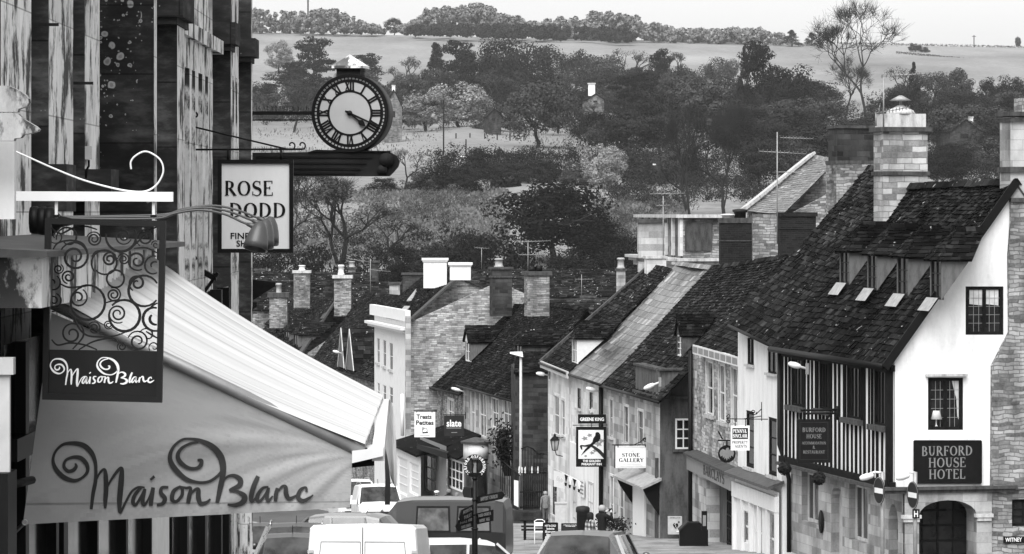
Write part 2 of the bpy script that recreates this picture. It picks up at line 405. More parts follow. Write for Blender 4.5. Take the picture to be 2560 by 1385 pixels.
def ribbon2d(pts, ws):
    out = []
    L, Rr = [], []
    for i, (x, y) in enumerate(pts):
        x0, y0 = pts[max(i - 1, 0)]; x1, y1 = pts[min(i + 1, len(pts) - 1)]
        d = math.hypot(x1 - x0, y1 - y0) or 1; nx, ny = -(y1 - y0) / d, (x1 - x0) / d
        L.append((x + nx * ws[i] / 2, y + ny * ws[i] / 2)); Rr.append((x - nx * ws[i] / 2, y - ny * ws[i] / 2))
    for i in range(len(pts) - 1): out.append([L[i], Rr[i], Rr[i + 1], L[i + 1]])
    return out
def serif_glyph(ch, tk=TK, hl=HL):
    if ch == ' ': return [], .36
    if ch not in SERIF: return [], .4
    wd, st, sf = SERIF[ch]; quads = []
    for s in st:
        if s[0] in 'Th': quads += ribbon2d([(s[1], s[2]), (s[3], s[4])], [tk if s[0] == 'T' else hl] * 2)
        elif s[0] == 'a':
            _, cx, cy, rx, ry, a0, a1 = s; n = max(6, int(abs(a1 - a0) / 18)); pts = []; ws = []
            for i in range(n + 1):
                a = R(lerp(a0, a1, i / n)); ww = lerp(hl, tk * 1.08, abs(math.cos(a)) ** 1.3)
                pts.append((cx + math.cos(a) * (rx - ww * .3), cy + math.sin(a) * (ry - hl * .5))); ws.append(ww)
            quads += ribbon2d(pts, ws)
        elif s[0] == 's':
            pts = []; ws = []
            for i in range(25):
                t = i / 24; a = t * 2
                if t < .5: an = R(lerp(40, 262, t * 2)); pts.append((.3 + math.cos(an) * .2, .75 + math.sin(an) * .225))
                else: an = R(lerp(82, -140, t * 2 - 1)); pts.append((.29 + math.cos(an) * .23, .25 + math.sin(an) * .25))
                ws.append(lerp(hl, tk * 1.25, math.exp(-((t - .5) / .22) ** 2)))
            quads += ribbon2d(pts, ws); quads += ribbon2d([(.48, .98), (.48, .74)], [hl, hl]); quads += ribbon2d([(.06, .02), (.06, .28)], [hl, hl])
    for x, y in sf:
        yy = .022 if y == 0 else .978
        quads += ribbon2d([(x - .13, yy), (x + .13, yy)], [.044, .044])
    return quads, wd
def put_serif(mb, txt, org, ex, ey, nrm, width=None, height=.1, align='C', tk=TK, hl=HL, gap=.06, lift=.004, arc=None):
    x = 0; items = []
    for ch in txt:
        q, wd = serif_glyph(ch, tk, hl); items.append((q, x, wd)); x += wd + gap
    tot = x - gap; sy = height; sx = (width / tot) if width else height
    k = 0
    for q, gx, wd in items:
        for quad in q:
            k += 1; pts = []
            for (a, b) in quad:
                if arc:        # arc = (centre, radius, start angle, end angle) letters stand outwards
                    c, rad, a0, a1 = arc; an = lerp(a0, a1, (gx + wd / 2) / tot)
                    lx = (a - wd / 2) * height * .95; r = Vector((math.cos(an), 0, math.sin(an))); tdir = Vector((math.sin(an), 0, -math.cos(an)))
                    rr = ex * r.x + ey * r.z; tt = ex * tdir.x + ey * tdir.z
                    pts.append(c + rr * (rad + b * height) + tt * lx + nrm * (lift + k % 9 * .0004))
                else:
                    pts.append(Vector(org) + ex * ((gx + a - (tot / 2 if align == 'C' else 0)) * sx) + ey * (b * sy) + nrm * (lift + k % 9 * .0004))
            if (pts[1] - pts[0]).cross(pts[2] - pts[1]).dot(nrm) < 0: pts = pts[::-1]
            mb.face(pts)
def spline(ctrl, n=10):
    """Catmull-Rom through control points (x, y[, w])"""
    c = [ctrl[0]] + list(ctrl) + [ctrl[-1]]; out = []
    for i in range(1, len(c) - 2):
        for k in range(n):
            t = k / n; p = []
            for d in range(len(c[i])):
                a, b, e, f = c[i - 1][d], c[i][d], c[i + 1][d], c[i + 2][d]
                p.append(.5 * (2 * b + (e - a) * t + (2 * a - 5 * b + 4 * e - f) * t * t + (3 * b - a - 3 * e + f) * t ** 3))
            out.append(tuple(p))
    out.append(tuple(ctrl[-1])); return out
# ------------------------------------------------------------------ materials
M = {}
M['rubble'] = m_stone('rubble_stone', .05, .46, .32, .115, .6, .07, .11, stain=.7, bmp=.9)
M['rubble_pale'] = m_stone('pale_rubble', .1, .66, .34, .12, .6, .12, .1, stain=.55, bmp=.9)
M['rubble_big'] = m_stone('mixed_ashlar', .1, .58, .5, .19, .6, .1, .05, stain=.55, bmp=.8)
M['rubble_dark'] = m_stone('dark_rubble', .012, .075, .5, .2, .2, .05, .05, bmp=.8)
M['ashlar'] = m_stone('ashlar_stone', .16, .52, .75, .3, .4, .12, .006, .008, .3, .5)
M['ashlar_pale'] = m_stone('pale_ashlar', .5, .78, .8, .3, .25, .4, .005, .006, .25, .35)
M['ashlar_grey'] = m_stone('weathered_ashlar', .07, .24, .6, .28, .3, .07, .02, .01, .4, .6)
M['stone_trim'] = m_render('stone_trim', .5, .35, 1, 2, .85, .5)
M['trim_dark'] = m_render('weathered_trim', .07, .5, 1, 2, .9, .5)
M['white_wall'] = m_render('white_limewash', .74, .13, 1, 1, .85, .84)
M['white_paint'] = m_render('white_paint', .7, .08, 1, 3, .5, .85)
M['cream_paint'] = m_render('cream_paint', .7, .12, 1, 3, .6, .8)
M['grey_render'] = m_render('grey_render', .1, .45, 1, 1.2, .9, .45)
M['dark_roughcast'] = m_render('dark_roughcast', .02, .5, 1, 2.5, .95, .5)
M['cheek'] = m_render('dormer_cheek_render', .13, .3, 1, 3, .9, .5)
M['tile'] = m_tile('stone_slates', .004, .025, spots=.585, spotv=.34)
M['tile_mossy'] = m_tile('mossy_stone_slates', .003, .019, .4, spots=.58, spotv=.3)
M['tile_mid'] = m_tile('grey_stone_slates', .004, .026, .3, spots=.58, spotv=.36)
M['tile_far'] = m_tile('dark_far_tiles', .005, .024, .2, spots=.56, spotv=.42)
M['slate'] = m_tile('smooth_blue_slates', .07, .15, .2, .3, .6, spots=.8, streak=.75)
M['roof_back'] = m_plain('roof_back_slates', .035, .9, .2, var=.4)
M['timber'] = m_plain('black_timber', .006, .8, .12, var=.5)
M['black'] = m_plain('black_paint', .004, .5, .15, var=.3)
M['black_iron'] = m_plain('black_ironwork', .004, .6, .15, var=.3)
M['pipe'] = m_plain('black_pipe', .006, .5, .2, var=.3)
M['lead'] = m_plain('lead_sheet', .27, .5, .5, var=.3)
M['lead_dark'] = m_plain('old_lead', .06, .6, .4, var=.4)
M['glass'] = m_glass('dark_glass', .008, .08, .3)
M['glass_grey'] = m_glass('grey_glass', .02, .1)
M['glass_pale'] = m_glass('pale_glass', .16, .1)
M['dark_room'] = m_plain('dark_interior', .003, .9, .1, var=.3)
M['curtain'] = m_plain('curtain_cloth', .5, .9, .1, var=.2)
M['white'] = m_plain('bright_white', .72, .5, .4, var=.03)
M['offwhite'] = m_plain('off_white', .62, .6, .3, var=.08)
M['grey'] = m_plain('mid_grey_paint', .2, .5, .4)
M['grey_pale'] = m_plain('pale_grey_paint', .42, .5, .4)
M['charcoal'] = m_plain('charcoal_paint', .018, .6, .15)
M['gilt'] = m_plain('gilt_lettering', .17, .5, .5, var=.1)
M['gilt_dim'] = m_plain('dim_lettering', .13, .6, .3, var=.2)
M['clay'] = m_plain('clay_pot', .3, .8, .2, var=.3)
M['metal'] = m_plain('bare_metal', .5, .35, .5, .8, var=.1)
M['metal_dull'] = m_plain('dull_metal', .25, .5, .5, .3, var=.2)
M['brick_dark'] = m_brick('dark_brick', .014, .03)
M['foliage'] = m_plain('basket_foliage', .015, .9, .1, var=.6, sc=12)

# ------------------------------------------------------------------ ground, road and pavements
def m_ground():
    m, nt, b = newmat('ground_cover', .95, .1); c = texco(nt)
    big = noise(nt, mapping(nt, c['Object'], (1, .35, 1)), .012, 6, .6)
    fine = noise(nt, c['Object'], .35, 6, .7)
    a = N(nt, 'Math', _operation='ADD', i0=N(nt, 'Math', _operation='MULTIPLY', i0=big, i1=.6).outputs[0], i1=N(nt, 'Math', _operation='MULTIPLY', i0=fine, i1=.4).outputs[0]).outputs[0]
    col = ramp(nt, a, [(.34, .1), (.5, .19), (.66, .28)])
    nt.links.new(col, b.inputs['Base Color']); bump(nt, b, fine, .5, .3); return m
def strip(name, mat, left, right, ys, lift, kind='structure'):
    mb = MB()
    for a, b in zip(ys, ys[1:]):
        la, ra, lb, rb = left(a), right(a), left(b), right(b)
        mb.face([(la, a, interp(STREET, a) + lift), (ra, a, interp(STREET, a) + lift), (rb, b, interp(STREET, b) + lift), (lb, b, interp(STREET, b) + lift)])
    o = mb.build(name, mat); o['kind'] = kind; return o
gmb = MB(); gmb.use(0, True)
gys = [-60, -10, 0, 20, 40, 62, 80, 104, 135, 165, 185, 205, 230, 260, 290, 320, 360, 400, 425, 450, 475, 500, 530, 560, 590, 620, 660, 700, 750, 800, 870, 950, 1050, 1150, 1300, 1500, 1700, 1900, 2100, 2300, 2430, 2600, 3300]
gxs = [-900, -600, -400, -300, -200, -150, -100, -60, -30, -10, 10, 30, 60, 100, 150, 200, 300, 400, 600, 900]
rg = random.Random(5)
vs = [(x, y, gz(x, y) - (.12 if y < 420 else 0) + (rg.uniform(-.8, .8) * min(3, y / 700) if y > 620 and y < 2300 else 0)) for y in gys for x in gxs]
nx_ = len(gxs)
gmb.mesh(vs, [(j * nx_ + i, j * nx_ + i + 1, (j + 1) * nx_ + i + 1, (j + 1) * nx_ + i) for j in range(len(gys) - 1) for i in range(nx_ - 1)])
ground = gmb.build('ground', m_ground()); ground['kind'] = 'structure'
def m_asphalt(name, v):
    m, nt, b = newmat(name, .8, .35); c = texco(nt)
    a = noise(nt, mapping(nt, c['Object'], (1, .25, 1)), .5, 6, .65); f = noise(nt, c['Object'], 22, 3, .7)
    col = mixc(nt, 1, ramp(nt, a, [(.3, v * .7), (.7, v * 1.4)]), ramp(nt, f, [(.3, .8), (.7, 1.2)]), 'MULTIPLY')
    nt.links.new(col, b.inputs['Base Color']); bump(nt, b, f, .3, .01); return m
ROADL = [(-40, -1.4), (20, -1.6), (36, -2.3), (62, -4.2), (84, -6.6), (104, -8), (145, -9.8), (165, -11), (185, -13.5), (215, -19), (260, -30), (330, -52)]
ROADR = [(-40, 9), (40, 8), (75, 5.4), (95, 3.4), (108, .9), (118, -.7), (135, -1.7), (150, -2.6), (165, -3.7), (185, -6), (215, -11), (260, -22), (330, -44)]
rys = [-20, 0, 20, 40, 62, 75, 90, 104, 116, 128, 140, 152, 165, 175, 190, 205, 215, 235, 260, 290, 330]
rl = lambda y: interp(ROADL, y); rr = lambda y: interp(ROADR, y)
strip('road', m_asphalt('asphalt', .06), rl, rr, rys, -.1)
pv = m_stone('paving_slabs', .16, .3, .9, .6, .5, .07, .004, .012, .25, .4)
def pavement(name, a, b):
    mb = MB()
    for y0, y1 in zip(rys, rys[1:]):
        z0, z1 = interp(STREET, y0), interp(STREET, y1)
        mb.face([(a(y0), y0, z0 + .02), (b(y0), y0, z0 + .02), (b(y1), y1, z1 + .02), (a(y1), y1, z1 + .02)])
    o = mb.build(name, pv); o['kind'] = 'structure'
def kerb(name, f, s):
    mb = MB()
    for y0, y1 in zip(rys, rys[1:]):
        z0, z1 = interp(STREET, y0), interp(STREET, y1); a, b = f(y0), f(y1)
        mb.hexa([(a, y0, z0 - .15), (a + s * .16, y0, z0 - .15), (b + s * .16, y1, z1 - .15), (b, y1, z1 - .15)], [(a, y0, z0 + .03), (a + s * .16, y0, z0 + .03), (b + s * .16, y1, z1 + .03), (b, y1, z1 + .03)])
    o = mb.build(name, M['stone_trim']); o['kind'] = 'structure'
pavement('pavement_right', lambda y: rr(y) + .16, lambda y: rr(y) + 14)
pavement('pavement_left', lambda y: rl(y) - 8, lambda y: rl(y) - .16)
kerb('kerb_right', rr, 1); kerb('kerb_left', rl, -1)

# ------------------------------------------------------------------ shared building pieces
def plane_hit(px, py, p0, n):
    d = Vector(((px - CXP) / FPX, 1.0, (HYP - py) / FPX)); return d * (p0.dot(n) / d.dot(n))
def dormer(parent, fr, roof, px_n, px_f, py_b, py_t, rise=.7, hip=.6, over=.14, tile='tile', cheek='cheek', frame='offwhite', nx=2, ny=2, apron=True, glass='glass', seed=1, w=.25, gable='white_paint', vd_off=0):
    e, r_ = roof; n = (fr.u).cross(r_ - e); n = n.normalized()
    p = plane_hit(px_n, py_b, e, n); loc = lambda q: ((q - fr.O).dot(fr.u), (q - fr.O).dot(fr.v), q.z)
    un, vd, zb = loc(p); uf = fr.uz(px_f, py_b, vd)[0]; zt = fr.uz(px_n, py_t, vd)[1]
    ev, rv = loc(e), loc(r_); sl = (rv[2] - ev[2]) / (rv[1] - ev[1])
    vb = vd + (zt - zb) / sl; vr = vd + (zt + rise - zb) / sl; um = (un + uf) / 2
    for uu in (un, uf):
        mb = MB(); mb.prism([fr(uu, vd, zb), fr(uu, vd, zt), fr(uu, vb, zt)], fr.u * (.07 if uu == un else -.07)); mb.build('dormer_cheek', M[cheek], parent)
    d = window(parent, lambda a, z: fr(a, vd, z), -fr.v, un, uf, zb, zt, .02, .07, nx, ny, .03, M[frame], M[glass], name='dormer_window')
    if not hip:
        g = MB(); g.face([fr(un, vd - .01, zt), fr(um, vd - .01, zt + rise), fr(uf, vd - .01, zt)]); g.build('dormer_gable', M[gable], parent)
    t = MB(); o = over
    ea, eb = fr(un - o, vd - o, zt - .04), fr(uf + o, vd - o, zt - .04); ba, bb = fr(un - o, vb, zt - .04), fr(uf + o, vb, zt - .04)
    rf, rb = fr(um, vd - o + (hip if hip else 0), zt + rise), fr(um, vr, zt + rise)
    tiles(t, ea, ba, rb, rf, w, .18, .13, .025, 0, 1, seed); tiles(t, eb, bb, rb, rf, w, .18, .13, .025, 0, 1, seed + 1)
    if hip: tiles(t, ea, eb, rf + fr.u * .02, rf - fr.u * .02, w, .18, .13, .025, 0, 1, seed + 2)
    ridge_caps(t, rf, rb, .1, .3, seed)
    t.build('dormer_roof', M[tile], parent)
    if apron:
        a = MB(); q0, q1 = fr(un, vd - .03, zb), fr(uf, vd - .03, zb); dn = -fr.v * .28 + Vector((0, 0, -.28 * sl)); up = n * (1 if n.z > 0 else -1) * .1
        a.face([q0 + dn + up, q1 + dn + up, q1 + up, q0 + up]); a.build('lead_apron', M['lead'], parent)
def chimney(parent, c, ux, uy, w, d, z0, z1, mat, cap='trim_dark', bands=((-.02, .1, .1),), pots=(), name='chimney', potmat='clay', capped=True):
    """stack centred on c; bands = (offset from top, height, projection)"""
    mb = MB(); c = Vector((c[0], c[1], 0)); mb.use(0); mb.box(c + Vector((0, 0, (z0 + z1) / 2)), w, d, z1 - z0, ux, uy)
    mb.use(1)
    for off, h, pr in bands: mb.box(c + Vector((0, 0, z1 - off - h / 2 + .003)), w + 2 * pr, d + 2 * pr, h, ux, uy)
    o = mb.build(name, [mat, M[cap]], parent)
    for (fx, h, r) in pots:
        p = MB(); p.use(0, True); p.lathe(c + ux * (w * fx) + Vector((0, 0, z1 + .0)), [(r * 1.15, 0), (r * 1.1, h * .15), (r * .9, h * .2), (r * .85, h * .8), (r * 1.05, h * .82), (r * 1.05, h * .95), (r * .8, h)], 12)
        p.build('chimney_pot', M[potmat], o)
    return o
def gutter(parent, a, b, r=.06, mat='pipe'):
    mb = MB(); mb.use(0, True); mb.tube([a, b], r, 8); mb.build('gutter', M[mat], parent)
def downpipe(parent, pts, r=.05, mat='pipe'):
    mb = MB(); mb.use(0, True); mb.tube(pts, r, 8)
    for i in range(1, 4):
        q = Vector(pts[0]).lerp(Vector(pts[-1]), i / 4)
    mb.build('downpipe', M[mat], parent)
# ------------------------------------------------------------------ corner hotel with timbered front (right, nearest)
F1 = Frame(2235, 104, -600); f = F1
L1 = f.uz(1955, 1000)[0]
ev_n, ev_f = f.at(2226, 915, -.3), f.at(1932, 870, -.3)
ZE = ev_n.z; ap = f.vz(2540, 452, -.12); VR, ZR = ap
zj = f.vz(2245, 1218)[1]                       # underside of the jetty
GB = gz(11, 104) - .6
hotel = thing('timbered_hotel', f(0, 0, GB), 'timber framed corner hotel with white gable and mossy stone slate roof', 'hotel')
# gable above the string course
W2 = MB(); W2.use(0)
win_up = [f.atu(2414, 837), f.atu(2509, 837), f.atu(2509, 716), f.atu(2414, 716)]
win_lo = [f.atu(2320, 1075), f.atu(2408, 1075), f.atu(2408, 944), f.atu(2320, 944)]
zg = f.vz(2300, 905)[1]; vr_ = VR * 2
sl1 = (ZR - ZE) / (VR + .3)
edge = lambda v: ZE + (min(v, 2 * VR - v) + .3) * sl1 - .12
W2.holed([f(0, .02, zj), f(0, vr_, zj), f(0, vr_, edge(vr_)), f(0, VR, edge(VR)), f(0, .02, edge(.02))], [win_up, win_lo], -f.u, .16)
W2.build('gable_wall', M['white_wall'], hotel)
gw = lambda a, z: f(0, a, z)
for h, nm in ((win_up, 0), (win_lo, 1)):
    vs_ = [(p - f.O).dot(f.v) for p in h]; zs_ = [p.z for p in h]
    wo = window(hotel, gw, -f.u, min(vs_), max(vs_), min(zs_), max(zs_), .03, .1, 2, 1, .11, M['timber'], M['glass'], name='window')
    lb = MB(); a0, a1, z0, z1 = min(vs_) + .1, max(vs_) - .1, min(zs_) + .1, max(zs_) - .1
    for k in range(1, 6): 
        if k != 3: lb.bar(f(.058, lerp(a0, a1, k / 6), z0), f(.058, lerp(a0, a1, k / 6), z1), .012)
    for k in range(1, 5): lb.bar(f(.057, a0, lerp(z0, z1, k / 5)), f(.057, a1, lerp(z0, z1, k / 5)), .012)
    lb.build('leaded_bars', M['grey'], wo)
    cb = MB()
    if nm == 0:
        for s0, s1 in ((.04, .46), (.54, .96)):
            cb.prism([f(.064, lerp(a0, a1, s0), z1), f(.064, lerp(a0, a1, s1), z1), f(.064, lerp(a0, a1, s1), lerp(z0, z1, .62)), f(.064, lerp(a0, a1, s0), lerp(z0, z1, .66))], f.u * -.003)
        cb.build('blind', M['curtain'], wo)
    else:
        cb.prism([f(.064, lerp(a0, a1, .74), z1), f(.064, lerp(a0, a1, .98), z1), f(.064, lerp(a0, a1, .98), z0 + .2), f(.064, lerp(a0, a1, .93), z0 + .3), f(.064, lerp(a0, a1, .9), lerp(z0, z1, .6))], f.u * -.003)
        cb.build('curtain', M['grey_pale'], wo)
        lm = MB(); lm.use(0, True); lm.lathe(f(.076, lerp(a0, a1, .2), z0 + .02), [(.05, 0), (.02, .03), (.02, .2), (.17, .2), (.1, .45)], 14, cap=False); lm.build('table_lamp', M['offwhite'], wo)
        hb = MB(); hb.box(f(-.07, (a0 + a1) / 2, z1 + .17), 1.24, .2, .07, f.v, f.u); hb.build('hood', M['stone_trim'], wo)
# upper front: white panels behind close studs
Wf = MB(); fw_ = []
wpx = [(1978, 2012, 897, 1020), (2048, 2076, 908, 1027), (2117, 2157, 919, 1052), (2185, 2229, 931, 1070)]
for a, b, t, bo in wpx:
    u0 = f.uz(b, bo)[0]; u1 = f.uz(a, bo)[0]; zb_ = f.uz(b, bo)[1]; fw_.append((max(u0, .5), u1, zb_, ZE - .18))
Wf.holed([f(0, 0, zj), f(L1, 0, zj), f(L1, 0, ZE), f(0, 0, ZE)], [[f(a, 0, b), f(c, 0, b), f(c, 0, d), f(a, 0, d)] for a, c, b, d in fw_], -f.v, 0)
Wf.build('front_wall', M['white_wall'], hotel)
st = MB(); rs = random.Random(4)
inwin = lambda u: [w_ for w_ in fw_ if w_[0] - .1 < u < w_[1] + .1]
u = .0
st.bar(f(.14, -.03, zj - .1), f(.14, -.03, ZE), .34, .12, f.u)
u = .62
while u < L1:
    hit = inwin(u); top = (hit[0][2] - .12) if hit else ZE - .05
    lean = rs.uniform(-.03, .03)
    st.bar(f(u, -.0, zj - .02), f(u + lean, -.0, top), .15 * rs.uniform(.85, 1.2), .03, f.u); u += .42 * rs.uniform(.94, 1.06)
for w_ in fw_:
    for uu in (w_[0] - .05, w_[1] + .05): st.bar(f(uu, -.01, w_[2] - .12), f(uu, -.01, ZE - .05), .14, .05, f.u)
st.bar(f(-.05, -.04, zj + .02), f(L1, -.04, zj + .02), .16, .26, Vector((0, 0, 1)))
st.bar(f(-.02, -.03, ZE - .1), f(L1, -.03, ZE - .1), .12, .18, Vector((0, 0, 1)))
st.build('timber_frame', M['timber'], hotel)
for w_ in fw_:
    wo = window(hotel, lambda a, z: f(a, 0, z), -f.v, *w_, .01, .08, 4, 1, .07, M['timber'], M['glass'], name='window')
    sb = MB(); sb.box(f((w_[0] + w_[1]) / 2, -.08, w_[2] - .06), w_[1] - w_[0] + .3, .22, .16, f.u, f.v); sb.build('sill', M['trim_dark'], wo)
# street level, set back under the jetty
VG = .3; zs1 = zj - .12
Ws = MB(); gpx = [(2004, 2047, 1180, 1314), (2078, 2106, 1216, 1400), (2123, 2171, 1220, 1362)]
gh = []
for a, b, t, bo in gpx:
    u0, z1 = f.uz(b, t, VG); u1 = f.uz(a, t, VG)[0]; z0 = f.uz(b, min(bo, 1400), VG)[1]
    gh.append((u0, u1, z0 if bo < 1390 else GB + .3, min(z1, zs1 - .15)))
def arch(fn, a0, a1, z0, zs, rise, n=10): return [fn(a0, z0), fn(a1, z0)] + [fn(lerp(a1, a0, (1 - math.cos(math.pi * k / n)) / 2), zs + rise * math.sin(math.pi * k / n)) for k in range(n + 1)]
fv = lambda a, z: f(a, VG, z)
a1u0, a1u1 = f.uz(2226, 1290, VG)[0], f.uz(2207, 1290, VG)[0]
holes = [rect(fv, *gh[0]), arch(fv, gh[1][0], gh[1][1], gh[1][2], gh[1][3] - .45, .4), rect(fv, *gh[2]), arch(fv, .55, 1.45, GB + .2, zs1 - 1.0, .55)]
Ws.holed([f(.06, VG, GB), f(L1, VG, GB), f(L1, VG, zs1), f(.06, VG, zs1)], holes, -f.v, .3)
Ws.build('ground_floor_wall', M['ashlar'], hotel)
for k in (0, 2): window(hotel, fv, -f.v, *gh[k], .2, .1, 3, 1, .12, M['stone_trim'], M['glass_grey'], name='window')
db = MB(); db.use(0); db.prism(arch(fv, gh[1][0], gh[1][1], gh[1][2], gh[1][3] - .45, .4), f.v * .05)
for p in range(len(db.v)): db.v[p] = db.v[p] + f.v * .26
db.build('door', M['grey_pale'], hotel)
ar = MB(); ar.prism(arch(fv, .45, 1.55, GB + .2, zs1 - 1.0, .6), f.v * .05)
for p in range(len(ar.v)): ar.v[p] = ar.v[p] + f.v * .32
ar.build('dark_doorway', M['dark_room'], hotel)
pq = MB(); c0 = fv(*f.uz(2056, 1304, VG)); pq.use(0, True); n_ = 20
pq.prism([c0 - f.v * .03 + f.u * math.cos(6.283 * k / n_) * .24 + Vector((0, 0, math.sin(6.283 * k / n_) * .36)) for k in range(n_)], -f.v * .03)
pq.build('oval_plaque', M['black'], hotel)
sc_ = MB(); sc_.box(f(L1 / 2, .02, zj - .09), L1 + .1, .46, .1, f.u, f.v); sc_.build('string_course', M['trim_dark'], hotel)
# street level of the gable end: pier, arch with a glazed porch, pier
zc = f.vz(2300, 1222)[1]; zcap = f.vz(2260, 1290)[1]; v_a0, v_a1 = f.vz(2296, 1290)[0], f.vz(2440, 1290)[0]; za = f.vz(2366, 1250)[1]; v_end = f.vz(2478, 1300)[0]
fe = lambda a, z: f(-.06, a, z)
We = MB(); We.holed([fe(.3, GB), fe(v_end, GB), fe(v_end, zc), fe(.3, zc)], [arch(fe, v_a0, v_a1, GB + .3, zcap, za - zcap)], -f.u, .9)
We.build('porch_wall', M['ashlar'], hotel)
for a, b in ((.22, v_a0 + .05), (v_a1 - .05, v_end + .02)):
    cp = MB(); cp.box(fe((a + b) / 2, zcap - .02), b - a, .2, .1, f.v, f.u); cp.box(fe((a + b) / 2, zcap - .12), b - a - .1, .13, .1, f.v, f.u); cp.build('pier_capital', M['stone_trim'], hotel)
wp = window(hotel, lambda a, z: f(.8, a, z), -f.u, v_a0 - .2, v_a1 + .2, GB + .3, za + .2, .05, .12, 4, 5, .06, M['timber'], M['glass'], name='porch_glazing')
bd = MB(); bd.box(f(-.08, v_end / 2 + .1, zc + .02), v_end + 1.3, .26, .09, f.v, f.u); bd.box(f(-.05, v_end / 2 + .1, zc - .07), v_end + 1.2, .16, .1, f.v, f.u); bd.build('gable_cornice', M['trim_dark'], hotel)
# roof
rn, rf_ = f(-.15, VR, ZR), f(L1 + .2, VR, ZR - .05)
T = MB(); tiles(T, f(-.2, -.3, ZE), f(L1 + .1, -.3, ev_f.z), rf_, rn, .28, .23, .12, .04, .12, 1.7, 11)
ridge_caps(T, rn, rf_, .18, .5, 5); T.build('roof', M['tile_mossy'], hotel)
rb_ = MB(); rb_.prism([rn - Vector((0, 0, .05)), rf_ - Vector((0, 0, .05)), f(L1 + .2, 2 * VR + .3, ZE), f(-.15, 2 * VR + .3, ZE)], Vector((0, 0, -.08))); rb_.build('rear_roof', M['roof_back'], hotel)
bb = MB(); bb.bar(f(-.19, -.33, ZE - .06), f(-.19, VR, ZR - .02), .05, .24, f.u.cross(f(0, VR, ZR) - f(0, -.3, ZE)).normalized()); bb.build('bargeboard', M['black'], hotel)
gutter(hotel, f(-.15, -.4, ZE - .03), f(L1, -.4, ev_f.z - .03), .09, 'black')
roof1 = (f(0, -.3, ZE), f(0, VR, ZR))
for k, (a, b, t, bo) in enumerate(((2099, 2124, 627, 712), (2168, 2193, 634, 726), (2242, 2271, 641, 740), (2325, 2354, 648, 750))):
    dormer(hotel, f, roof1, b, a, bo, t, .85, .75, .16, 'tile_mossy', 'cheek', 'charcoal', 2, 3, True, seed=20 + k)
# tall corner stack on the right of the gable
ck = MB(); ck.use(0)
op = [(2478, 1222), (2480, 914), (2523, 830), (2521, 640), (2527, 560), (2527, 295), (2680, 295), (2680, 1222)]
ck.prism([f.atu(x, y, -.12) for x, y in op], f.u * .9)
ck.use(1)
for y, pr, h in ((500, .06, .12), (424, .1, .16), (300, .1, .1), (285, .16, .12)):
    c = f.atu(2603, y, -.12) + f.u * .45; ck.box(c, (2680 - 2527) / FPX * 104 + 2 * pr, .9 + 2 * pr, h, f.v, f.u)
ck.use(0); ck.box(f.atu(2612, 262, -.12) + f.u * .4, 1.35, .7, .4, f.v, f.u)
ck.use(2); ck.prism([f.atu(x, y, -.123) for x, y in ((2526, 300), (2526, 495), (2681, 495), (2681, 300))], f.u * .906); ck.build('chimney_breast', [M['rubble'], M['trim_dark'], M['ashlar']], hotel)
wr = MB(); wr.holed([f.atu(2478, 1222, -.02), f.atu(2700, 1222, -.02), f.atu(2700, 1420, -.02), f.atu(2478, 1420, -.02)], [[f.atu(2530, 1316, -.02), f.atu(2590, 1316, -.02), f.atu(2590, 1248, -.02), f.atu(2530, 1248, -.02)]], -f.u, .2)
wr.build('side_wall', M['rubble'], hotel)
c0, c1 = f.vz(2530, 1316), f.vz(2590, 1248)
window(hotel, lambda a, z: f(-.02, a, z), -f.u, c0[0], c1[0], c0[1], c1[1], .1, .08, 2, 3, .03, M['timber'], M['glass'], name='window')
# mid stack straddling the ridge
cl, cr_ = f.atu(2208, 400, 9.6), f.atu(2319, 400, 9.6); cc = (cl + cr_) / 2; top = f.atu(2260, 318, 9.6).z; wd = (cr_ - cl).length
chimney(hotel, cc + f.u * .5, f.v, f.u, wd, 1.0, ZR - 1.6, top, M['rubble_big'], 'trim_dark', ((0, .14, .12), (1.4, .12, .06)), name='chimney')
ct = MB(); ct.box(cc + f.u * .5 + Vector((0, 0, top + .22 - cc.z)), wd * .95, .9, .42, f.v, f.u); ct.build('chimney_crown', M['stone_trim'], hotel)
cw = MB(); cw.use(0, True); k0 = cc + f.u * .5 + Vector((0, 0, top + .42 - cc.z)); cw.lathe(k0, [(.5, 0), (.42, .12), (.15, .25), (.1, .3)], 14); cw.use(1, True); cw.lathe(k0 + Vector((0, 0, .3)), [(.05, 0), (.05, .12), (.36, .14), (.05, .3)], 14)
cw.build('cowl', [M['stone_trim'], M['lead']], hotel)
# big dark stack behind
cl, cr_ = f.atu(2094, 350, 25), f.atu(2212, 350, 25); cc = (cl + cr_) / 2; wd = (cr_ - cl).length
chimney(hotel, cc + f.u * .6, f.v, f.u, wd, 1.1, f.atu(2150, 405, 25).z, f.atu(2150, 314, 25).z, M['rubble_dark'], 'trim_dark', ((0, .1, .05),), name='chimney')
chimney(hotel, cc + f.u * .63, f.v, f.u, wd + .1, 1.3, f.atu(2150, 620, 25).z, f.atu(2150, 405, 25).z, M['rubble'], 'trim_dark', ((-.05, .12, .02),), name='chimney_base')
downpipe(hotel, [f(L1 - .1, -.12, ZE - .1), f(L1 - .1, -.12, zj + .5), f(L1 - .15, -.02 + VG * .3, zj - .1), f(L1 - .1, VG - .1, zj - .6), f(L1 - .1, VG - .1, GB)], .07)
